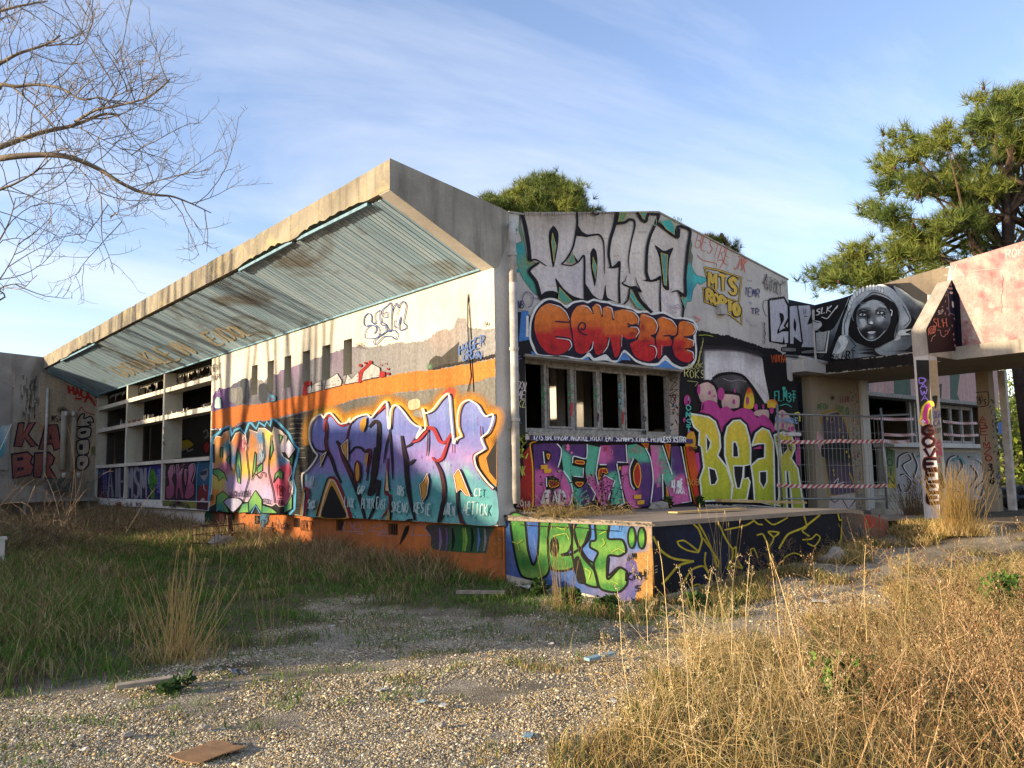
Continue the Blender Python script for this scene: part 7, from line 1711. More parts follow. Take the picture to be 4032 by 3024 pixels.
# ------------------------------------------------------------------ unseen sun blockers added out of frame, shaped to the shadows on wall and yard
NB = thing('neighbouring_house', 'unseen house shape with sloping roof added to shade the long wall', 'building', (-9, 20, 0))
MB().prism([(16.0, -0.2), (22.7, -0.2), (22.7, 6.25), (19.8, 6.05), (18.1, 5.1), (16.4, 4.4), (16.0, 3.4)], 'x', -12, -8).build('wall', NB, M_wall)  # roof profile shaped to cast the shadow edge on the long wall
NB2 = thing('neighbouring_block', 'unseen flat roofed block added to shade the glazed bays', 'building', (-9, 34, 0))
MB().box((-13, 29.0, -0.2), (-8, 60, 6.2)).build('wall', NB2, M_wall)  # added block that keeps the sun off the parapet panels
MB().box((-13.2, 28.8, 6.2), (-7.9, 60.2, 6.4)).build('roof', NB2, M_dark)
BW = MB().box((-8.2, 11.5, -0.2), (-7.9, 28.9, 3.3)).build('boundary_wall', None, M_conc)  # added low wall that puts the grass of the yard in shade
tag_thing(BW, 'unseen plain grey wall added to shade the yard', 'wall')

# ------------------------------------------------------------------ trees
M_bark = flat('pine_bark', srgb('5d4a3a'), 0.4, 7, 0.95, bumpd=0.02)
M_barkdark = flat('dark_bark', srgb('3a3029'), 0.45, 6, 0.95, bumpd=0.03)
M_bare = flat('pale_bare_bark', srgb('7f7260'), 0.35, 9, 0.9, bumpd=0.004)
M_needle = attr_mat('pine_needles', rough=0.6, var=0.2, scale=3, trans=0.25, spec=0.3)
M_cone = flat('pine_cone', srgb('4d3528'), 0.3, 20, 0.8)

def depth_pt(px, py, d):
    r_ = ray(px, py); return EYE + r_ * d
def pine(name, label, base, outline, depth, spread, n, tuft, holes=(), crop=(0, 0, 1), trunk_r=0.3, limbs=(), seed=1, trunk_top=None, light=1.0, cones=0, ymax=None):
    rg = np.random.default_rng(seed)
    o = thing(name, label, 'tree', tuple(base), 'pines behind the buildings')
    poly = [(crop[0] + x * crop[2], crop[1] + y * crop[2]) for x, y in outline]
    hol = [[(crop[0] + x * crop[2], crop[1] + y * crop[2]) for x, y in h] for h in holes]
    xs = [q[0] for q in poly]; ys = [q[1] for q in poly]
    # cluster centres first, so light and dark clumps and gaps appear
    C_ = []
    k = 0
    while len(C_) < n // 34 and k < 400000:
        k += 1
        x = rg.uniform(min(xs), max(xs)); y = rg.uniform(min(ys), max(ys))
        if in_poly(np.array([x]), np.array([y]), poly)[0] and not any(in_poly(np.array([x]), np.array([y]), h)[0] for h in hol):
            d = depth + rg.normal(0, spread * 0.5)
            C_.append(depth_pt(x, y, d))
    C_ = np.array(C_)
    cen = C_.mean(0)
    idx = rg.integers(0, len(C_), n)
    P = C_[idx] + rg.normal(0, 1, (n, 3)) * np.array([1, 1, 0.6]) * tuft * 0.68
    # needles: thin triangles in a brush that points outwards and up
    D = (P - cen) * np.array([1, 1, 0.6]); D /= np.linalg.norm(D, axis=1)[:, None] + 1e-6
    D = D * 0.55 + np.array([0, 0, 0.75]) + rg.normal(0, 0.3, (n, 3)); D /= np.linalg.norm(D, axis=1)[:, None]
    K_n = 20
    dirs = np.repeat(D, K_n, 0) * 0.75 + rg.normal(0, 0.55, (n * K_n, 3)); dirs /= np.linalg.norm(dirs, axis=1)[:, None]
    L = tuft * rg.uniform(0.7, 1.2, n * K_n)
    B = np.repeat(P, K_n, 0) + rg.normal(0, 0.05, (n * K_n, 3)) * tuft
    side = np.cross(dirs, rg.normal(0, 1, (n * K_n, 3))); side /= np.linalg.norm(side, axis=1)[:, None] + 1e-9
    wd = tuft * 0.03
    V = np.stack([B - side * wd, B + side * wd, B + dirs * L[:, None]], 1).reshape(-1, 3)
    F = np.arange(len(V)).reshape(-1, 3)
    hue = rg.uniform(0, 1, len(C_))[idx]
    base_c = np.array(srgb('7f8638'))[None] * (1 - hue[:, None]) + np.array(srgb('586a32'))[None] * hue[:, None]
    base_c = base_c * light * rg.uniform(0.6, 1.35, (n, 1))
    cv = np.repeat(np.repeat(base_c, K_n, 0), 3, 0)
    cr_ = col_mesh('crown', V, F, cv, o, M_needle)
    cr_['kind'] = 'stuff'
    # trunk and limbs
    tt = np.array(trunk_top if trunk_top is not None else cen + [0, 0, 1.0])
    base = np.array(base, float)
    tp = [base + (tt - base) * t_ + np.array([math.sin(t_ * 5 + seed), math.cos(t_ * 4 + seed), 0]) * 0.25 * t_ for t_ in np.linspace(0, 1, 9)]
    tr = MB().tube(tp, [trunk_r * (1 - 0.75 * t_) for t_ in np.linspace(0, 1, 9)], 10).build('trunk', o, M_barkdark, True)
    mbl = MB()
    order = rg.permutation(len(C_))[:min(len(C_), 70)]
    for i in order:
        e = C_[i]; s_ = tp[int(rg.integers(4, 9))]
        m = (s_ + e) / 2 + np.array([0, 0, -0.25]) + rg.normal(0, 0.15, 3)
        mbl.tube([s_, m, e], [0.06, 0.04, 0.012], 5, False)
    for i in range(min(900, n // 5)):
        e = P[i]; s_ = C_[idx[i]]
        mbl.tube([s_, e], [0.014, 0.006], 3, False)
    mbl.build('limbs', o, M_bark)
    if cones:
        mc = MB()
        for i in rg.integers(0, n, cones):
            q = P[i]; mc.tube([q, q + np.array([0, 0, -0.05]), q + np.array([0.01, 0, -0.11])], [0.02, 0.05, 0.015], 6)
        mc.build('cones', o, M_cone)['kind'] = 'stuff'
    return o

OUT = [(700, 380), (770, 390), (790, 480), (880, 460), (960, 345), (1040, 400), (1110, 345), (1160, 400), (1230, 330), (1235, 195), (1310, 110), (1400, 130), (1480, 140), (1560, 190), (1628, 100), (1900, 40), (2150, 200), (2200, 1250), (1628, 1150), (1200, 1290), (820, 1400), (420, 1510), (350, 1480), (250, 1445), (150, 1425), (135, 1370),
       (175, 1255), (240, 1310), (330, 1290), (325, 1210), (380, 1145), (480, 1105), (560, 1165), (640, 1120), (720, 1075), (800, 1095), (900, 1065), (760, 1040), (640, 1045), (600, 965), (545, 905), (590, 880), (700, 935), (840, 905), (905, 930), (850, 865), (785, 830), (760, 790), (655, 740), (625, 640), (640, 500), (690, 485)]
HOL = [[(960, 960), (1180, 950), (1170, 1010), (1000, 1020)], [(1440, 770), (1560, 770), (1560, 820), (1450, 820)], [(780, 470), (880, 480), (870, 560), (800, 540)], [(900, 930), (960, 1010), (900, 1050), (800, 1040)], [(1230, 340), (1330, 350), (1320, 400), (1240, 400)], [(560, 1170), (640, 1180), (640, 1230), (570, 1230)]]
pine('pine_tree', 'broad pine with open layered crown and cones behind the painted parapet', (22.3, 7.75, 0.6), OUT, 22.5, 2.6, 5000, 0.33, HOL, (3100, 300, .57248), 0.33, seed=4, trunk_top=(22.9, 8.3, 9.0), cones=260)
OUT2 = [(25, 195), (60, 160), (110, 128), (150, 125), (190, 185), (225, 140), (275, 80), (330, 60), (385, 10), (480, 4), (560, 40), (640, 58), (682, 130), (690, 190), (740, 195), (800, 245), (820, 420), (20, 420)]
pine('pine_tree', 'dense rounded pine crown showing above the gable roof', (23.5, 28.5, 0.4), OUT2, 37, 2.8, 3600, 0.36, (), (1900, 700, .54249), 0.35, seed=9, light=0.95)
OUT3 = [(1560, 400), (1660, 430), (1760, 470), (1850, 525), (1930, 600), (1950, 760), (1500, 600)]
pine('pine_tree', 'small pine tips peeking over the sloping roof edge', (29, 25, 0.4), OUT3, 38, 1.2, 800, 0.3, (), (1900, 700, .54249), 0.25, seed=12)

# leafy bushes far behind the walkway
M_leaf = attr_mat('leaf', rough=0.6, var=0.25, scale=4, trans=0.3, spec=0.3)
def leaf_cloud(name, label, cat, centre, rad, n, leaf, cols, seed, group=None, trunk=0.1, parts=True):
    rg = np.random.default_rng(seed)
    centre = np.array(centre, float); rad = np.array(rad, float)
    o = thing(name, label, cat, (centre[0], centre[1], 0.4), group)
    lobes = centre + rg.normal(0, 0.5, (14, 3)) * rad
    P = lobes[rg.integers(0, 14, n)] + rg.normal(0, 0.24, (n, 3)) * rad
    P[:, 2] = np.maximum(P[:, 2], 0.45)
    nrm = rg.normal(0, 1, (n, 3)); nrm /= np.linalg.norm(nrm, axis=1)[:, None]
    a = np.cross(nrm, rg.normal(0, 1, (n, 3))); a /= np.linalg.norm(a, axis=1)[:, None]
    b2 = np.cross(nrm, a)
    s_ = leaf * rg.uniform(0.6, 1.3, (n, 1))
    V = np.stack([P - a * s_, P + b2 * s_ * .5, P + a * s_, P - b2 * s_ * .5], 1).reshape(-1, 3)
    F = np.arange(len(V)).reshape(-1, 4)
    cc_ = np.array([srgb(c) for c in cols])[rg.integers(0, len(cols), n)] * rg.uniform(.7, 1.2, (n, 1))
    col_mesh('crown', V, F, np.repeat(cc_, 4, 0), o, M_leaf)['kind'] = 'stuff'
    mbl = MB().tube([(centre[0], centre[1], 0.3), centre], [trunk, trunk * .5], 7)
    for l in lobes: mbl.tube([centre - [0, 0, rad[2] * .5], l], [trunk * .4, 0.01], 4, False)
    mbl.build('trunk', o, M_bark)
    return o
for i, (px, d, w, h) in enumerate(((3985, 46, 3, 2.6), (4060, 50, 4, 3.4), (3900, 60, 5, 3.2), (4200, 44, 4, 3.5))):
    q = depth_pt(px, 1850, d)
    leaf_cloud('leafy_tree', 'sunlit yellow green tree far behind the kiosk', 'tree', (q[0], q[1], 2.6), (w, w, h), 3600, 0.16, ['7f8a34', '6a7a2c', '8f9440', '55682a'], 60 + i, 'sunlit trees behind the kiosk')

# ------------------------------------------------------------------ bare trees
def bare_tree(name, label, limbs, base, trunk_r, seed, twig=1.0, group=None, density=1.0):
    rg = random.Random(seed)
    o = thing(name, label, 'tree', tuple(base), group)
    wood = MB(); twigs = MB()
    def grow(P, r, level):
        """P list of points, twigs along it"""
        L = 0
        seg = [np.linalg.norm(np.array(b2) - np.array(a)) for a, b2 in zip(P[:-1], P[1:])]
        total = sum(seg)
        n = max(2, int(total / (0.11 if level == 0 else (0.09 if level == 1 else 0.07)) * density))
        for i in range(n):
            s_ = (i + rg.random()) / n * total
            k = 0
            while k < len(seg) - 1 and s_ > seg[k]: s_ -= seg[k]; k += 1
            a = np.array(P[k], float); b2 = np.array(P[k + 1], float)
            q = a + (b2 - a) * min(1, s_ / (seg[k] + 1e-9))
            d = (b2 - a) / (np.linalg.norm(b2 - a) + 1e-9)
            rnd = np.array([rg.gauss(0, 1) for _ in range(3)]); rnd -= d * rnd.dot(d); rnd /= np.linalg.norm(rnd) + 1e-9
            dirn = d * 0.6 + rnd * 0.75 + np.array([0, 0, 0.12]); dirn /= np.linalg.norm(dirn)
            ln = twig * (rg.uniform(0.35, 1.15) if level == 0 else (rg.uniform(0.15, 0.5) if level == 1 else rg.uniform(0.05, 0.16)))
            pts = [q]
            bend = rg.choice([0.35, 0.5, 0.3, -0.35]) if level < 2 else 0.3
            m = 6 if level < 2 else 3
            for j in range(m):
                dirn = dirn + np.array([rg.gauss(0, .12), rg.gauss(0, .12), rg.gauss(0, .12) + bend / m * 1.6])
                dirn /= np.linalg.norm(dirn)
                pts.append(pts[-1] + dirn * ln / m)
            rr = [0.0064, 0.0036, 0.0024][level]
            (twigs).tube(pts, [rr * (1 - 0.55 * j / m) for j in range(m + 1)], 4 if level == 0 else 3, False)
            if level < 2: grow([pts[m // 3], pts[2 * m // 3], pts[-1]], rr, level + 1)
    for P, r_a, r_b, tw in limbs:
        P3 = cr3(P)
        wood.tube(P3, list(np.linspace(r_a * .56, r_b * .75, len(P3))), 7, False)
        if tw: grow(P3[int(len(P3) * tw[0]):int(len(P3) * tw[1]) + 1], r_b, 0)
    wood.build('trunk', o, M_bare, True)
    twigs.build('twigs', o, M_bare)['kind'] = 'stuff'
    return o
def cr3(P, n=5):
    P = [np.array(p, float) for p in P]
    if len(P) < 3: return P
    out = []
    for i in range(len(P) - 1):
        p0, p1, p2, p3 = P[max(i - 1, 0)], P[i], P[i + 1], P[min(i + 2, len(P) - 1)]
        for k in range(n):
            t_ = k / n
            out.append(0.5 * (2 * p1 + (p2 - p0) * t_ + (2 * p0 - 5 * p1 + 4 * p2 - p3) * t_ ** 2 + (3 * p1 - p0 - 3 * p2 + p3) * t_ ** 3))
    out.append(P[-1]); return out
g7 = lambda x, y, d: depth_pt(x * .72347, y * .72347, d)
TB = np.array([-1.6, 10.2, 0.0])
F1, F2, F3 = np.array([-1.5, 10.2, 3.0]), np.array([-1.3, 10.0, 5.2]), np.array([-1.2, 9.8, 6.8])
limbs = [([TB, TB + [0.05, 0, 1.5], F1, F2, F3, F3 + [0.2, 0, 2.2]], 0.19, 0.06, None),
         ([F1, g7(-250, 900, 9.2), g7(0, 800, 9.4), g7(220, 722, 9.5), g7(400, 682, 9.6), g7(560, 622, 9.7), g7(655, 628, 9.8)], 0.075, 0.014, (.2, 1)),
         ([g7(410, 662, 9.6), g7(520, 600, 9.4), g7(620, 580, 9.3), g7(780, 540, 9.2), g7(860, 490, 9.2), g7(925, 430, 9.2)], 0.03, 0.007, (0, 1)),
         ([F1, g7(-260, 930, 9.0), g7(0, 862, 8.8), g7(250, 842, 8.8), g7(400, 862, 8.8), g7(540, 922, 8.9), g7(640, 985, 8.9), g7(750, 1040, 9.0), g7(860, 1062, 9.0), g7(940, 1070, 9.1), g7(1050, 1112, 9.1), g7(1150, 1160, 9.2)], 0.07, 0.006, (.25, 1)),
         ([F2, g7(-200, 430, 9.8), g7(0, 345, 9.8), g7(100, 292, 9.8), g7(250, 242, 9.9), g7(330, 192, 9.9)], 0.055, 0.012, (.2, 1)),
         ([g7(250, 250, 9.9), g7(350, 240, 10), g7(440, 238, 10), g7(490, 160, 10), g7(517, 70, 10)], 0.016, 0.005, (0, 1)),
         ([F2, g7(-150, 480, 9.4), g7(0, 460, 9.4), g7(90, 470, 9.4), g7(200, 460, 9.4), g7(330, 480, 9.3), g7(440, 540, 9.2), g7(540, 530, 9.2), g7(590, 545, 9.2)], 0.05, 0.007, (.25, 1)),
         ([g7(70, 475, 9.4), g7(180, 570, 9.3), g7(300, 690, 9.2)], 0.02, 0.008, (0, 1)),
         ([g7(560, 622, 9.7), g7(570, 570, 9.7), g7(620, 520, 9.6), g7(650, 395, 9.6), g7(620, 270, 9.6)], 0.016, 0.005, (0, 1)),
         ([g7(610, 530, 9.6), g7(720, 490, 9.5), g7(800, 510, 9.4)], 0.012, 0.005, (0, 1)),
         ([g7(420, 690, 9.6), g7(560, 760, 9.5), g7(700, 830, 9.5), g7(815, 900, 9.4)], 0.012, 0.004, (0, 1)),
         ([g7(380, 870, 8.8), g7(470, 960, 8.7), g7(560, 1080, 8.7), g7(680, 1225, 8.6)], 0.012, 0.003, (0.1, 1)),
         ([F3, g7(-150, 100, 10.2), g7(0, 60, 10.2), g7(120, 30, 10.2), g7(260, 5, 10.2)], 0.05, 0.01, (.2, 1)),
         ([F1, g7(-200, 1150, 9.0), g7(-40, 1050, 9.0), g7(80, 1000, 9.0), g7(200, 930, 9.0), g7(280, 860, 9.0)], 0.04, 0.006, (.2, 1)),
         ([F1, g7(-220, 1500, 8.6), g7(-60, 1380, 8.6), g7(40, 1230, 8.6), g7(85, 1080, 8.6)], 0.03, 0.005, (.3, 1)),
         ([F1, g7(-200, 1620, 8.6), g7(-40, 1560, 8.6), g7(60, 1420, 8.6), g7(110, 1300, 8.6)], 0.02, 0.004, (.4, 1)),
         ([F1 - [0, 0, .5], g7(-150, 1680, 8.4), g7(0, 1570, 8.4), g7(90, 1545, 8.4), g7(140, 1555, 8.4)], 0.02, 0.004, (.4, 1))]
bare_tree('bare_tree', 'leafless tree whose pale branches reach in over the yard', limbs, TB, 0.2, 5)

def rand_tree(base, h, seed, lean=0.0, r_=0.16):
    rg = random.Random(seed); base = np.array(base, float)
    top = base + np.array([rg.uniform(-.2, .2), lean, h * .4])
    L = [([base, (base + top) / 2 + [0.05, 0.05, 0], top], r_, r_ * .8, None)]
    for k in range(5):
        a = rg.uniform(0, 6.28); sp = rg.uniform(.4, 1.8)
        e = top + np.array([math.cos(a) * sp * .6, math.sin(a) * sp, h * rg.uniform(.45, .75)])
        m = top * .5 + e * .5 + np.array([math.cos(a) * .3, math.sin(a) * .3, -.1])
        L.append(([top - [0, 0, rg.uniform(0, .8)], m, e], r_ * .7, .04, (.5, 1) if k < 3 else None))
    return L
for i, (x, y, h, ln) in enumerate(((-3.0, 20.6, 9.5, .2), (-3.4, 23.0, 9, -.9), (-3.1, 25.0, 10, .1), (-2.7, 26.0, 8.5, .2), (-4.2, 28.4, 10, .3), (-3.5, 31, 9, .2))):
    bare_tree('bare_tree', 'leafless tree in the row along the sunny side of the yard', rand_tree((x, y, 0.1), h, 40 + i, ln, 0.33), (x, y, 0.1), .16, 70 + i, 1.2, 'row of leafless trees', density=0.35)

# ------------------------------------------------------------------ plants and gravel
M_grass = attr_mat('grass_blade', rough=0.7, var=0.2, scale=2, trans=0.3, spec=0.2)
M_dry = attr_mat('dry_stem', rough=0.75, var=0.2, scale=9, trans=0.2, spec=0.2)
M_pebble = attr_mat('pebble', rough=0.8, var=0.15, scale=60, spec=0.3)

def blades(P, H, Wd, cols, lean=0.35, rg=rng):
    """P n x 3 roots -> verts, tris, colours of bent blades"""
    n = len(P)
    a = rg.uniform(0, 2 * np.pi, n)
    side = np.stack([np.cos(a), np.sin(a), np.zeros(n)], 1)
    b2 = rg.uniform(0, 2 * np.pi, n)
    ld = np.stack([np.cos(b2), np.sin(b2), np.zeros(n)], 1) * (lean * rg.uniform(0.2, 1.6, n) * H)[:, None]
    up = np.array([0, 0, 1.0])
    mid = P + up * (H * 0.55)[:, None] + ld * 0.35
    tip = P + up * (H * rg.uniform(0.8, 1.0, n))[:, None] + ld
    w = side * (Wd / 2)[:, None]
    V = np.stack([P - w, P + w, mid - w * .8, mid + w * .8, tip], 1).reshape(-1, 3)
    i = np.arange(n)[:, None] * 5
    F = np.concatenate([i + [0, 1, 3], i + [0, 3, 2], i + [2, 3, 4]], 1).reshape(-1, 3)
    c = np.repeat(cols, 5, 0)
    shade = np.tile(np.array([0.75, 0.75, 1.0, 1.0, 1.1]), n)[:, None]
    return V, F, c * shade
def palette(names, n, rg=rng, var=0.25):
    c = np.array([srgb(x) for x in names])[rg.integers(0, len(names), n)]
    return c * rg.uniform(1 - var, 1 + var, (n, 1))
def on_ground(xy):
    z = ground_h(xy[:, 0], xy[:, 1]) + np.array([noise.noise((x * 0.7, y * 0.7, 3.3)) * 0.05 for x, y in xy]) - 0.01
    return np.column_stack([xy, z])
def outside_buildings(P):
    x, y = P[:, 0], P[:, 1]
    return ~((x > 8.12) & (y > YG)) & ~((x > PX - 0.02) & (x < 13.9) & (y > PY - 0.02)) & ~((x > 15.1) & (y > 5.2)) & (y < YE - 0.05)
def px_of(P):
    q = P - EYE; d = q @ fwd
    dd = np.where(d > 0.2, d, 0.2)
    return 2016 + FPX * (q @ rgt) / dd, 1512 - FPX * (q @ upv) / dd, d
def stuff_mesh(name, label, parts_, mat, cat):
    V = []; F = []; C_ = []; n = 0
    for v, f, c in parts_:
        V.append(v); F.append(f + n); C_.append(c); n += len(v)
    o = col_mesh(name, np.concatenate(V), np.concatenate(F), np.clip(np.concatenate(C_), 0, 1), None, mat, name == 'gravel')
    return tag_thing(o, label, cat, None, 'stuff')
def fbm(P, s, o=0.0):
    return np.array([noise.fractal((p[0] * s, p[1] * s, o), 1.0, 2.0, 4) for p in P])

# --- left lawn
xy = np.column_stack([rng.uniform(-2, 8.2, 210000), rng.uniform(5.5, 34, 210000)])
# thin out with distance, keep what the yard shows
keep = rng.random(len(xy)) < np.clip(1.25 - xy[:, 1] / 40, 0.3, 1)
xy = xy[keep]
P = on_ground(xy); px, py, d = px_of(P)
ok = outside_buildings(P) & (px > -250) & (px < 4200) & (py < 3150)
P = P[ok]; px = px[ok]; py = py[ok]; d = d[ok]
g = gravel_mask(P + np.column_stack([rng.normal(0, .22, (len(P), 2)), np.zeros(len(P))])); nz = fbm(P, 0.9); nz2 = fbm(P, 2.6, 5)
# clumps of grass also creep over the gravel
on_gravel = (g > 0.5)
k = (~on_gravel) | ((nz2 + 0.6 * nz > np.where((py < 2540) & (px < 2350), -0.1, 0.14)) & (rng.random(len(P)) < 0.8))
P, px, py, d, nz, nz2, on_gravel = (a[k] for a in (P, px, py, d, nz, nz2, on_gravel))
n = len(P)
dry_wall = np.clip(1.4 - np.abs(8.17 - P[:, 0]) / 1.7, 0, 1) * smoothstep(9.8, 12.5, P[:, 1])
left_tall = smoothstep(0.33, 0.20, P[:, 0] / np.maximum(P[:, 1], 1)) * smoothstep(6.5, 11, P[:, 1])
far_tall = smoothstep(17, 25, P[:, 1])
isdry = rng.random(n) < np.clip(0.06 + 0.8 * dry_wall + 0.38 * left_tall + 0.3 * far_tall + 0.4 * (nz > 0.3), 0, 0.95)
cols = np.where(isdry[:, None], palette(['9c8260', 'ae936a', '7d6846', 'bba378', '6d5a40'], n), palette(['50702a', '5f8030', '456224', '6d8a3a', '566f2c'], n))
H = rng.uniform(0.05, 0.14, n) * (0.5 + 2.5 * dry_wall + 2.2 * left_tall + 1.6 * far_tall + 0.7 * (nz > 0.1))
wn = np.clip(1 - np.abs(8.1 - P[:, 0]) / .8, 0, 1) * (P[:, 1] > 10.4)
H = H * (1 + 0.35 * wn) * np.where(P[:, 1] > 21, 0.72, 1)
H = np.where(on_gravel, rng.uniform(0.03, 0.09, n), H)
Wd = np.where(on_gravel, 0.007, 0.006 + 0.0004 * d) * rng.uniform(.7, 1.4, n)
v, f, c = blades(P, H, Wd, cols, 0.6)
stuff_mesh('grass', 'short green and dry brown grass filling the yard', [(v, f, c)], M_grass, 'grass')

# --- right side undergrowth
xy = np.column_stack([rng.uniform(2.5, 15.5, 120000), rng.uniform(0.8, 7.4, 120000)])
P = on_ground(xy); px, py, d = px_of(P)
ok = outside_buildings(P) & (px > 1500) & (px < 4300) & (py < 3200) & (d > 1.2)
P = P[ok]; px, py, d = px[ok], py[ok], d[ok]
g = gravel_mask(P); nz = fbm(P, 0.9); nz2 = fbm(P, 2.6, 5)
k = (g < 0.5) | (nz2 > 0.38)
P, nz, nz2, d, g, px = P[k], nz[k], nz2[k], d[k], g[k], px[k]
n = len(P)
isdry = rng.random(n) < np.clip(0.55 + 0.5 * nz + 0.15 * (px > 3000), 0.2, 0.9)
cols = np.where(isdry[:, None], palette(['b59a62', 'a58852', 'c8ae74', '907548'], n), palette(['4a5c26', '596b2c', '3f5122', '66742f'], n))
H = rng.uniform(0.06, 0.2, n) * np.where(g > .5, .35, 1)
v, f, c = blades(P, H, 0.004 + 0.0004 * d, cols, 0.7)
stuff_mesh('undergrowth', 'low dry and green undergrowth among the weeds by the track', [(v, f, c)], M_grass, 'grass')

# --- curled dead grass tangle (arching threads)
def threads(P, L, r0_, cols, seg=9, droop=1.0, rg=rng, rise=1.0):
    n = len(P)
    a = rg.uniform(0, 2 * np.pi, n); tilt = rg.uniform(0.1, 1.0, n)
    d = np.stack([np.cos(a) * tilt, np.sin(a) * tilt, np.full(n, rise)], 1); d /= np.linalg.norm(d, axis=1)[:, None]
    turn = rg.normal(0, 1, (n, 3)) * 0.35
    pts = [P]
    for s_ in range(seg):
        d = d + turn * 0.35 + np.array([0, 0, -0.14 * droop]) * rg.uniform(.3, 1.7, (n, 1)); d /= np.linalg.norm(d, axis=1)[:, None]
        q = pts[-1] + d * (L / seg)[:, None]
        pts.append(q)
    pts = np.stack(pts, 1)                       # n x seg+1 x 3
    view = pts - EYE; tang = np.gradient(pts, axis=1)
    # three sided tubes
    ref = np.array([0.3, 0.5, 0.8]); s1 = np.cross(tang, ref); s1 /= np.linalg.norm(s1, axis=2)[:, :, None] + 1e-9
    s2 = np.cross(tang, s1); s2 /= np.linalg.norm(s2, axis=2)[:, :, None] + 1e-9
    rad = (r0_[:, None] * np.linspace(1, 0.4, seg + 1)[None])[:, :, None]
    ring = [pts + (s1 * math.cos(t_) + s2 * math.sin(t_)) * rad for t_ in (0, 2.09, 4.19)]
    V = np.stack(ring, 2).reshape(-1, 3)
    base = (np.arange(n)[:, None, None] * (seg + 1) + np.arange(seg)[None, :, None]) * 3
    F = []
    for j in range(3):
        j2 = (j + 1) % 3
        F.append(np.concatenate([base + j, base + j2, base + 3 + j2, base + 3 + j], 2))
    F = np.stack(F, 2).reshape(-1, 4)
    return V, F, np.repeat(cols, (seg + 1) * 3, 0), pts
xy = np.column_stack([rng.uniform(3.5, 12.5, 16000), rng.uniform(1.2, 6.6, 16000)])
P = on_ground(xy); px, py, d = px_of(P); g = gravel_mask(P); nz = fbm(P, 0.7, 2)
k = (g < 0.5) & (px > 2150) & (px < 4200) & (py < 3250) & (d > 1.6) & (nz > -0.25)
P = P[k][:6500]; n = len(P)
V, F, C_, _ = threads(P, rng.uniform(0.25, 0.75, n), rng.uniform(0.0012, 0.0022, n), palette(['c8ae78', 'b59a62', 'd8c290', 'a58850', 'cdb47c'], n), 9, 1.1)
stuff_mesh('dead_grass', 'curled straw coloured dead grass tangled beside the track', [(V, F, C_)], M_dry, 'grass')
# tangle over the corner of the platform
xy = np.column_stack([rng.uniform(8.2, 9.8, 900), rng.uniform(9.0, 10.1, 900)])
P = np.column_stack([xy, np.full(900, 1.0)])
P[:260, 0] = rng.uniform(8.16, 8.35, 260); P[:260, 1] = rng.normal(9.15, 0.22, 260); P[:260, 2] = 1.02
V, F, C_, _ = threads(P, rng.uniform(0.1, 0.45, 900), np.full(900, 0.0028), palette(['a08a58', '8f7648', 'b59c68', '6a5c3a'], 900), 7, 2.0)
stuff_mesh('dead_grass', 'matted dead grass spilling over the platform edge at the corner', [(V, F, C_)], M_dry, 'grass')

# --- dry grass clumps (things)
def clump(name, label, base, n, h, spread, r_, cols, seed, heads=True, cat='grass clump'):
    rg = np.random.default_rng(seed); base = np.array(base, float)
    o = thing(name, label, cat, tuple(base))
    P = np.repeat(base[None], n, 0) + np.column_stack([rg.normal(0, 0.06 + spread * .16, n), rg.normal(0, 0.06 + spread * .16, n), np.full(n, -.03)])
    a = rg.uniform(0, 2 * np.pi, n); tl = np.abs(rg.normal(0, spread, n))
    dirn = np.column_stack([np.cos(a) * tl, np.sin(a) * tl, np.ones(n)]); dirn /= np.linalg.norm(dirn, axis=1)[:, None]
    L = h * rg.uniform(0.45, 1.08, n)
    pts = [P]; dd = dirn
    for s_ in range(6):
        dd = dd + np.array([0, 0, -0.03]) * tl[:, None] + rg.normal(0, 0.03, (n, 3)); dd /= np.linalg.norm(dd, axis=1)[:, None]
        pts.append(pts[-1] + dd * (L / 6)[:, None])
    mbs = MB(); 
    pts = np.stack(pts, 1)
    for i in range(n):
        mbs.tube(pts[i], list(np.linspace(r_, r_ * .45, 7)), 3, False)
        if heads and rg.random() < .5:
            e = pts[i][-1]; dv = pts[i][-1] - pts[i][-2]; dv = dv / (np.linalg.norm(dv) + 1e-9)
            mbs.tube([e, e + dv * .03, e + dv * .07], [r_ * .5, r_ * 2.2, r_ * .4], 4, False)
    cc_ = palette(cols, n, rg)
    V = np.array(mbs.v)
    nearest = np.zeros(len(V), int); k_ = 0
    col_mesh('stalks', V, mbs.f, palette(cols, 1, rg).repeat(len(V), 0) * rg.uniform(.85, 1.15, (len(V), 1)), o, M_dry)['kind'] = 'stuff'
    m2 = on_ground(np.column_stack([rg.normal(base[0], .12 + spread * .2, n * 3), rg.normal(base[1], .12 + spread * .2, n * 3)]))
    m2[:, 2] = base[2] - .02
    v, f, c = blades(m2, rg.uniform(.08, .3, n * 3) * h, np.full(n * 3, r_ * 1.6), palette(cols, n * 3, rg), .8, rg)
    col_mesh('leaves', v, f, c, o, M_grass)['kind'] = 'stuff'
    return o
ST = ['b59a62', 'a58a54', 'c4ab74']
clump('dry_grass_clump', 'fan of tall dry straw stalks standing in the green grass', gz(705, 2600), 95, 1.0, 0.45, 0.0036, ST, 1, False)
clump('dry_grass_clump', 'few thin dry stalks standing apart in the green grass', gz(1055, 2540), 9, 0.95, 0.2, 0.0026, ST, 2, False)
clump('dry_grass_clump', 'sunlit golden clump of tall grass before the walkway pillars', at_z(3775, 2100, 0.6), 400, 1.1, 0.36, 0.0036, ['cdb070', 'd8be84', 'bd9c5c'], 3, False)
clump('dry_grass_clump', 'brownish grass clump at the foot of the lettered pillar', at_z(3600, 2055, 0.62), 150, 0.85, 0.3, 0.004, ['7d6440', '8f7448', '6a5434'], 4)
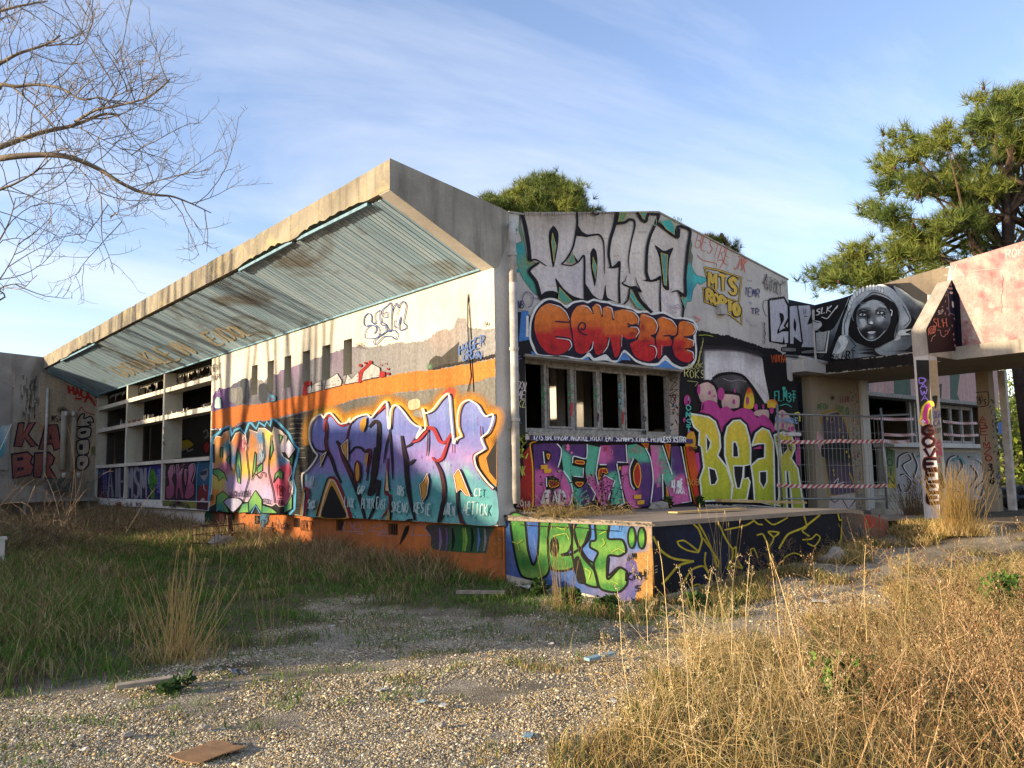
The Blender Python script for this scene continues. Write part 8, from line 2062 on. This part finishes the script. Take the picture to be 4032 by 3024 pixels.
clump('dry_grass_clump', 'slender dry stalks before the green letters', gz(2205, 2410), 26, 1.1, 0.12, 0.0034, ST, 5)
clump('dry_grass_clump', 'thin pale stalks in front of the black platform side', gz(2840, 2330), 16, 1.1, 0.16, 0.0034, ST, 6)

# --- weeds: tall forbs with seed heads, shared meshes
def weed_mesh(seed, h, branches, seeds, r_, cols, droop=0.2, twigl=0.3):
    rg = np.random.default_rng(seed); mbs = MB(); cs = []
    def add(pts, rad, c):
        n0 = len(mbs.v); mbs.tube(pts, rad, 3, False); cs.extend([c] * (len(mbs.v) - n0))
    def seed_at(q, s_, c):
        n0 = len(mbs.v)
        mbs.v += [tuple(q + np.array(o_) * s_) for o_ in ((1, 0, 0), (-1, 0, 0), (0, 1, 0), (0, -1, 0), (0, 0, 1.3), (0, 0, -1.3))]
        for a in ((0, 2), (2, 1), (1, 3), (3, 0)):
            mbs.f.append((n0 + a[0], n0 + a[1], n0 + 4)); mbs.f.append((n0 + a[1], n0 + a[0], n0 + 5))
        cs.extend([c] * 6)
    C0 = lambda: np.array(srgb(cols[rg.integers(0, len(cols))])) * rg.uniform(.75, 1.2)
    nst = 1 if branches < 30 else 5
    for st in range(nst):
        lean = rg.normal(0, .14 if nst == 1 else .38, 2); P = [np.array([0, 0, -.02]) + np.append(rg.normal(0, .03, 2), 0)]
        hh = h * rg.uniform(.75, 1.05)
        for i in range(7):
            P.append(P[-1] + np.array([lean[0] + rg.normal(0, .05), lean[1] + rg.normal(0, .05), 1.0]) * hh / 7)
        add(P, list(np.linspace(r_, r_ * .5, 8)), C0())
        for b in range(branches // nst):
            t_ = rg.uniform(.25, 1); k_ = min(6, int(t_ * 7)); q = P[k_] + (P[k_ + 1] - P[k_]) * (t_ * 7 - k_ if k_ < 7 else 0) if k_ < 7 else P[-1]
            a = rg.uniform(0, 6.28); dv = np.array([math.cos(a) * .7, math.sin(a) * .7, rg.uniform(.4, 1.2)]); dv /= np.linalg.norm(dv)
            ln = hh * twigl * (1.15 - t_ * .7) * rg.uniform(.5, 1.2)
            T = [q]
            for j in range(4):
                dv = dv + rg.normal(0, .12, 3) + [0, 0, -.04 * droop]; T.append(T[-1] + dv / np.linalg.norm(dv) * ln / 4)
            add(T, list(np.linspace(r_ * .5, r_ * .25, 5)), C0())
            for s_ in range(seeds):
                u = rg.uniform(.35, 1) * 4; k2 = min(3, int(u))
                seed_at(T[k2] + (T[k2 + 1] - T[k2]) * (u - k2) + rg.normal(0, .012, 3), rg.uniform(.003, .007), C0() * .9)
    me = bpy.data.meshes.new('weed'); me.from_pydata(mbs.v, [], mbs.f); me.update()
    ca = me.color_attributes.new('Col', 'FLOAT_COLOR', 'POINT')
    cs = np.clip(np.array(cs, np.float32), 0, 1); ca.data.foreach_set('color', np.column_stack([cs, np.ones(len(cs), np.float32)]).ravel().astype(np.float32))
    me.materials.append(M_dry)
    return me
GOLD = ['d2bc8c', 'c0a674', 'dfcca2', 'a98e62']
BRWN = ['a07c54', 'b8966c', '84643f', 'c8aa80', '6a4e30']
tall = [weed_mesh(100 + i, 0.95, 9, 7, 0.0034, GOLD, .2, .16) for i in range(3)]
stalk = [weed_mesh(110 + i, 1.15, 4, 2, 0.0042, ['c0a266', 'cfb47c', 'ab8c54'], .4, .14) for i in range(3)]
shrub = [weed_mesh(120 + i, 0.85, 70, 6, 0.0034, BRWN, .1, .42) for i in range(3)]
def place(me, name, label, cat, group, px, py, s_, rz):
    q = gz(px, py); o = bpy.data.objects.new(name, me); COL.objects.link(o)
    o.location = (q[0], q[1], q[2]); o.rotation_euler = (random.uniform(-.12, .12), random.uniform(-.12, .12), rz); o.scale = (s_, s_, s_)
    tag_thing(o, label, cat, group)
    return o
rw = random.Random(21)
for i in range(46):
    px_, py_ = rw.uniform(2380, 3350), rw.uniform(2520, 3150)
    if px_ < 2380 + (3000 - py_) * 0.2: continue
    place(tall[i % 3], 'dry_weed', 'dry upright weed with small brown seed heads beside the track', 'weed', 'dry seed head weeds by the track', px_, py_, rw.uniform(.55, .95), rw.random() * 6)
for i, (px_, py_, s_) in enumerate(((2760, 2660, .9), (2660, 2760, 1.0), (2950, 2700, .8), (3130, 2640, 1.0), (3090, 2600, .9), (3330, 2680, .95), (3480, 2760, 1.15), (3400, 2600, .9), (3560, 2640, 1.1), (3030, 2830, .95), (3250, 2900, 1.0), (3700, 2500, .9), (3620, 2560, .9))):
    place(stalk[i % 3], 'bare_stalk', 'tall pale bare stalk rising above the weeds', 'stalk', 'pale stalks above the weeds', px_, py_, s_, rw.random() * 6)
for i in range(19):
    px_ = rw.uniform(3350, 4250); py_ = rw.uniform(2380, 3300) if px_ > 3700 else rw.uniform(2650, 3300)
    place(shrub[i % 3], 'dry_shrub', 'dense light brown dried shrub full of seed heads', 'shrub', 'brown dried shrubs by the track', px_, py_, rw.uniform(.7, 1.15), rw.random() * 6)
for i in range(12):
    px_ = rw.uniform(3350, 3950); py_ = rw.uniform(2120, 2300)
    place(tall[i % 3], 'dry_weed', 'dry weed with seed heads on the bank before the walkway', 'weed', 'dry weeds on the bank', px_, py_, rw.uniform(.5, .9), rw.random() * 6)
for i, (px_, py_) in enumerate(((3010, 2290), (3060, 2270), (3120, 2260), (3180, 2240), (3230, 2230), (2900, 2310))):
    place(shrub[i % 3], 'dry_shrub', 'dark dry shrub against the black platform side', 'shrub', 'dark dry shrubs at the platform', px_, py_, rw.uniform(.45, .7), rw.random() * 6)

# --- bramble thicket on the far left
def bramble(name, label, base, n, h, w, seed):
    rg = np.random.default_rng(seed); base = np.array(base, float)
    o = thing(name, label, 'bramble', tuple(base))
    P = np.repeat(base[None], n, 0) + rg.normal(0, 1, (n, 3)) * np.array([w * .45, w * .45, 0])
    V, F, C_, pts = threads(P, rg.uniform(.5, 1.0, n) * h * 1.9, rg.uniform(.004, .008, n), palette(['6a5645', '7d6a56', '52433a', '8f7c66'], n, rg), 10, 1.0, rg)
    col_mesh('canes', V, F, C_, o, M_dry)['kind'] = 'stuff'
    m = n * 3
    P2 = pts[rg.integers(0, n, m), rg.integers(3, 10, m)]
    V, F, C_, _ = threads(P2, rg.uniform(.15, .5, m), np.full(m, .0028), palette(['7a6652', '5f5042', '94806a'], m, rg), 5, .8, rg)
    col_mesh('twigs', V, F, C_, o, M_dry)['kind'] = 'stuff'
    return o
bramble('bramble_thicket', 'tangled leafless bramble canes before the far wing', gz(90, 2200), 150, 1.6, 1.5, 31)
bramble('bramble_thicket', 'lower brown bramble tangle in the shaded grass', gz(330, 2130), 80, 0.9, 1.8, 32)
bramble('bramble_thicket', 'low dry tangle along the foot of the glazed bays', gz(520, 2095), 70, 0.5, 2.2, 33)

# --- small green plants and weeds rooted on the platform
def leafy(name, label, base, n, h, seed, cols=('35471f', '435a28', '2d3c1c', '56683a'), tall_=False):
    rg = np.random.default_rng(seed); base = np.array(base, float)
    o = thing(name, label, 'plant', tuple(base))
    mbs = MB(); LV = []
    for s_ in range(max(3, n // 25)):
        P = [base + np.append(rg.normal(0, .07, 2), 0)]; ln = rg.normal(0, .22, 2)
        for j in range(5): P.append(P[-1] + np.array([ln[0], ln[1], 1]) * h / 5 * rg.uniform(.7, 1.1))
        mbs.tube(P, list(np.linspace(.006, .002, 6)), 4, False)
        for j in range(25):
            u = rg.uniform(.05, 1) * 5; k_ = min(4, int(u)); LV.append(P[k_] + (P[k_ + 1] - P[k_]) * (u - k_))
    mbs.build('stems', o, M_brownframe)
    LV = np.array(LV); m = len(LV)
    d = rg.normal(0, 1, (m, 3)); d[:, 2] = np.abs(d[:, 2]) * .5; d /= np.linalg.norm(d, axis=1)[:, None]
    s2 = np.cross(d, rg.normal(0, 1, (m, 3))); s2 /= np.linalg.norm(s2, axis=1)[:, None]
    L = rg.uniform(.03, .075, (m, 1)) * (1.3 if not tall_ else .8)
    V = np.stack([LV, LV + d * L * .5 + s2 * L * .28, LV + d * L, LV + d * L * .5 - s2 * L * .28], 1).reshape(-1, 3)
    col_mesh('leaves', V, np.arange(len(V)).reshape(-1, 4), np.repeat(palette(cols, m, rg), 4, 0), o, M_leaf)['kind'] = 'stuff'
    return o
leafy('weed_plant', 'leggy dark weed growing before the white letters', at_z(2140, 2010, 1.0) * 0 + [8.85, 9.95, 1.0], 150, .75, 1, tall_=True)
leafy('weed_plant', 'slim tall weed against the pink letter', [9.45, 9.95, 1.0], 70, .7, 2, tall_=True)
leafy('weed_plant', 'dark reddish bushy weed covering the middle letters', [10.05, 9.95, 1.0], 260, .72, 3, ('3a2a26', '4a342c', '2f3a20', '523a30'), True)
leafy('weed_plant', 'small green rosette at the wall foot before the round letter', [11.55, 9.9, 1.0], 160, .2, 4)
leafy('weed_plant', 'small green rosette at the wall foot before the last letter', [12.3, 9.85, 1.0], 150, .2, 5)
leafy('weed_plant', 'trailing green weed below the green letters', gz(2250, 2390), 320, .22, 6, ('3f5a24', '4d6a2a', '34491f'))
leafy('weed_plant', 'green weed tuft along the green letter wall', gz(2400, 2420), 300, .22, 7, ('3f5a24', '4d6a2a', '34491f'))
leafy('weed_plant', 'green weed tuft left of the green letters', gz(2120, 2340), 240, .2, 8, ('3f5a24', '4d6a2a', '34491f'))
leafy('weed_plant', 'green weed at the foot of the black platform side', gz(2760, 2400), 260, .2, 9, ('3f5a24', '4d6a2a', '34491f'))
leafy('weed_plant', 'leafy green weed creeping onto the gravel edge', gz(690, 2725), 110, .08, 10, ('3f5a2c', '4a6432', '364d26'))
leafy('weed_plant', 'bright green plant among the brown shrubs', gz(3330, 2800), 300, .4, 11, ('5a7a2c', '6a8a34', '4a6a24'))
leafy('weed_plant', 'green plant at the edge of the shrubs by the bank', gz(3950, 2420), 400, .45, 12, ('4a6a24', '5a7a2c'))

# --- gravel
def pebbles(P, R_, cols, rg):
    ico = np.array([(1, 0, 0), (-1, 0, 0), (0, 1, 0), (0, -1, 0), (0, 0, 1), (0, 0, -1)], float)
    fc = np.array([(0, 2, 4), (2, 1, 4), (1, 3, 4), (3, 0, 4), (2, 0, 5), (1, 2, 5), (3, 1, 5), (0, 3, 5)])
    n = len(P); a = rg.uniform(0, 6.28, n)
    sc = np.column_stack([rg.uniform(.8, 1.35, n), rg.uniform(.7, 1.0, n), rg.uniform(.45, .8, n)]) * R_[:, None]
    X = ico[None] * sc[:, None] * rg.uniform(.85, 1.12, (n, 6, 1))
    c, s_ = np.cos(a)[:, None], np.sin(a)[:, None]
    V = np.stack([X[:, :, 0] * c - X[:, :, 1] * s_, X[:, :, 0] * s_ + X[:, :, 1] * c, X[:, :, 2]], 2) + P[:, None]
    F = (np.arange(n)[:, None, None] * 6 + fc[None]).reshape(-1, 3)
    return V.reshape(-1, 3), F, np.repeat(cols, 6, 0)
# even cover in the picture: sample pixels of the track and drop them to the ground
m = 230000
pxs = rng.uniform(-60, 4090, m); pys = 2250 + (3090 - 2250) * rng.random(m) ** 0.75
d = rgt[None] * ((pxs - 2016) / FPX)[:, None] - upv[None] * ((pys - 1512) / FPX)[:, None] + fwd[None]
Pz = np.zeros(m)
for _ in range(4):
    Q = EYE + d * ((Pz - 1.6) / d[:, 2])[:, None]; Pz = ground_h(Q[:, 0], Q[:, 1])
Q[:, 2] = Pz
ok = outside_buildings(Q) & (np.linalg.norm(Q[:, :2], axis=1) < 13)
Q = Q[ok]
g = gravel_mask(Q + np.column_stack([rng.normal(0, .12, (len(Q), 2)), np.zeros(len(Q))])); nzq = fbm(Q, 1.1, 9)
Q = Q[(g > .5) & (nzq < 0.02 + 0.5 * rng.random(len(g)))]
Q = Q[:105000]
Q[:, 2] += np.array([noise.noise((x * 0.7, y * 0.7, 3.3)) * 0.05 + noise.noise((x * 2.3, y * 2.3, 1.3)) * 0.018 for x, y in Q[:, :2]]) + 0.002
dist = np.linalg.norm(Q - EYE, axis=1)
Rr = rng.uniform(0.0045, 0.0095, len(Q)) * np.where(rng.random(len(Q)) < .05, 2.2, 1) * (0.8 + dist * .04)
v, f, c = pebbles(Q, Rr, palette(['a3957c', 'b8a98a', '7d705a', 'c6b898', 'a0885c', '665a48', 'd4c6a8', 'ab9264'], len(Q), rng, .2), rng)
stuff_mesh('gravel', 'loose pale pebbles covering the track', [(v, f, c)], M_pebble, 'gravel')
rs = random.Random(5)
for i, (x, y) in enumerate(((1460, 2700), (890, 2760), (1350, 2380), (1240, 2400), (1740, 2860), (800, 2870), (1600, 2560), (2000, 2600), (500, 2900), (2580, 2480))):
    q = gz(x, y); o = rock('stone', (q[0], q[1], q[2] + .012), rs.uniform(.014, .03), i * 1.7, M_rock, (1.3, 1, .7))
    tag_thing(o, 'small loose stone lying on the gravel', 'stone', 'loose stones on the gravel')
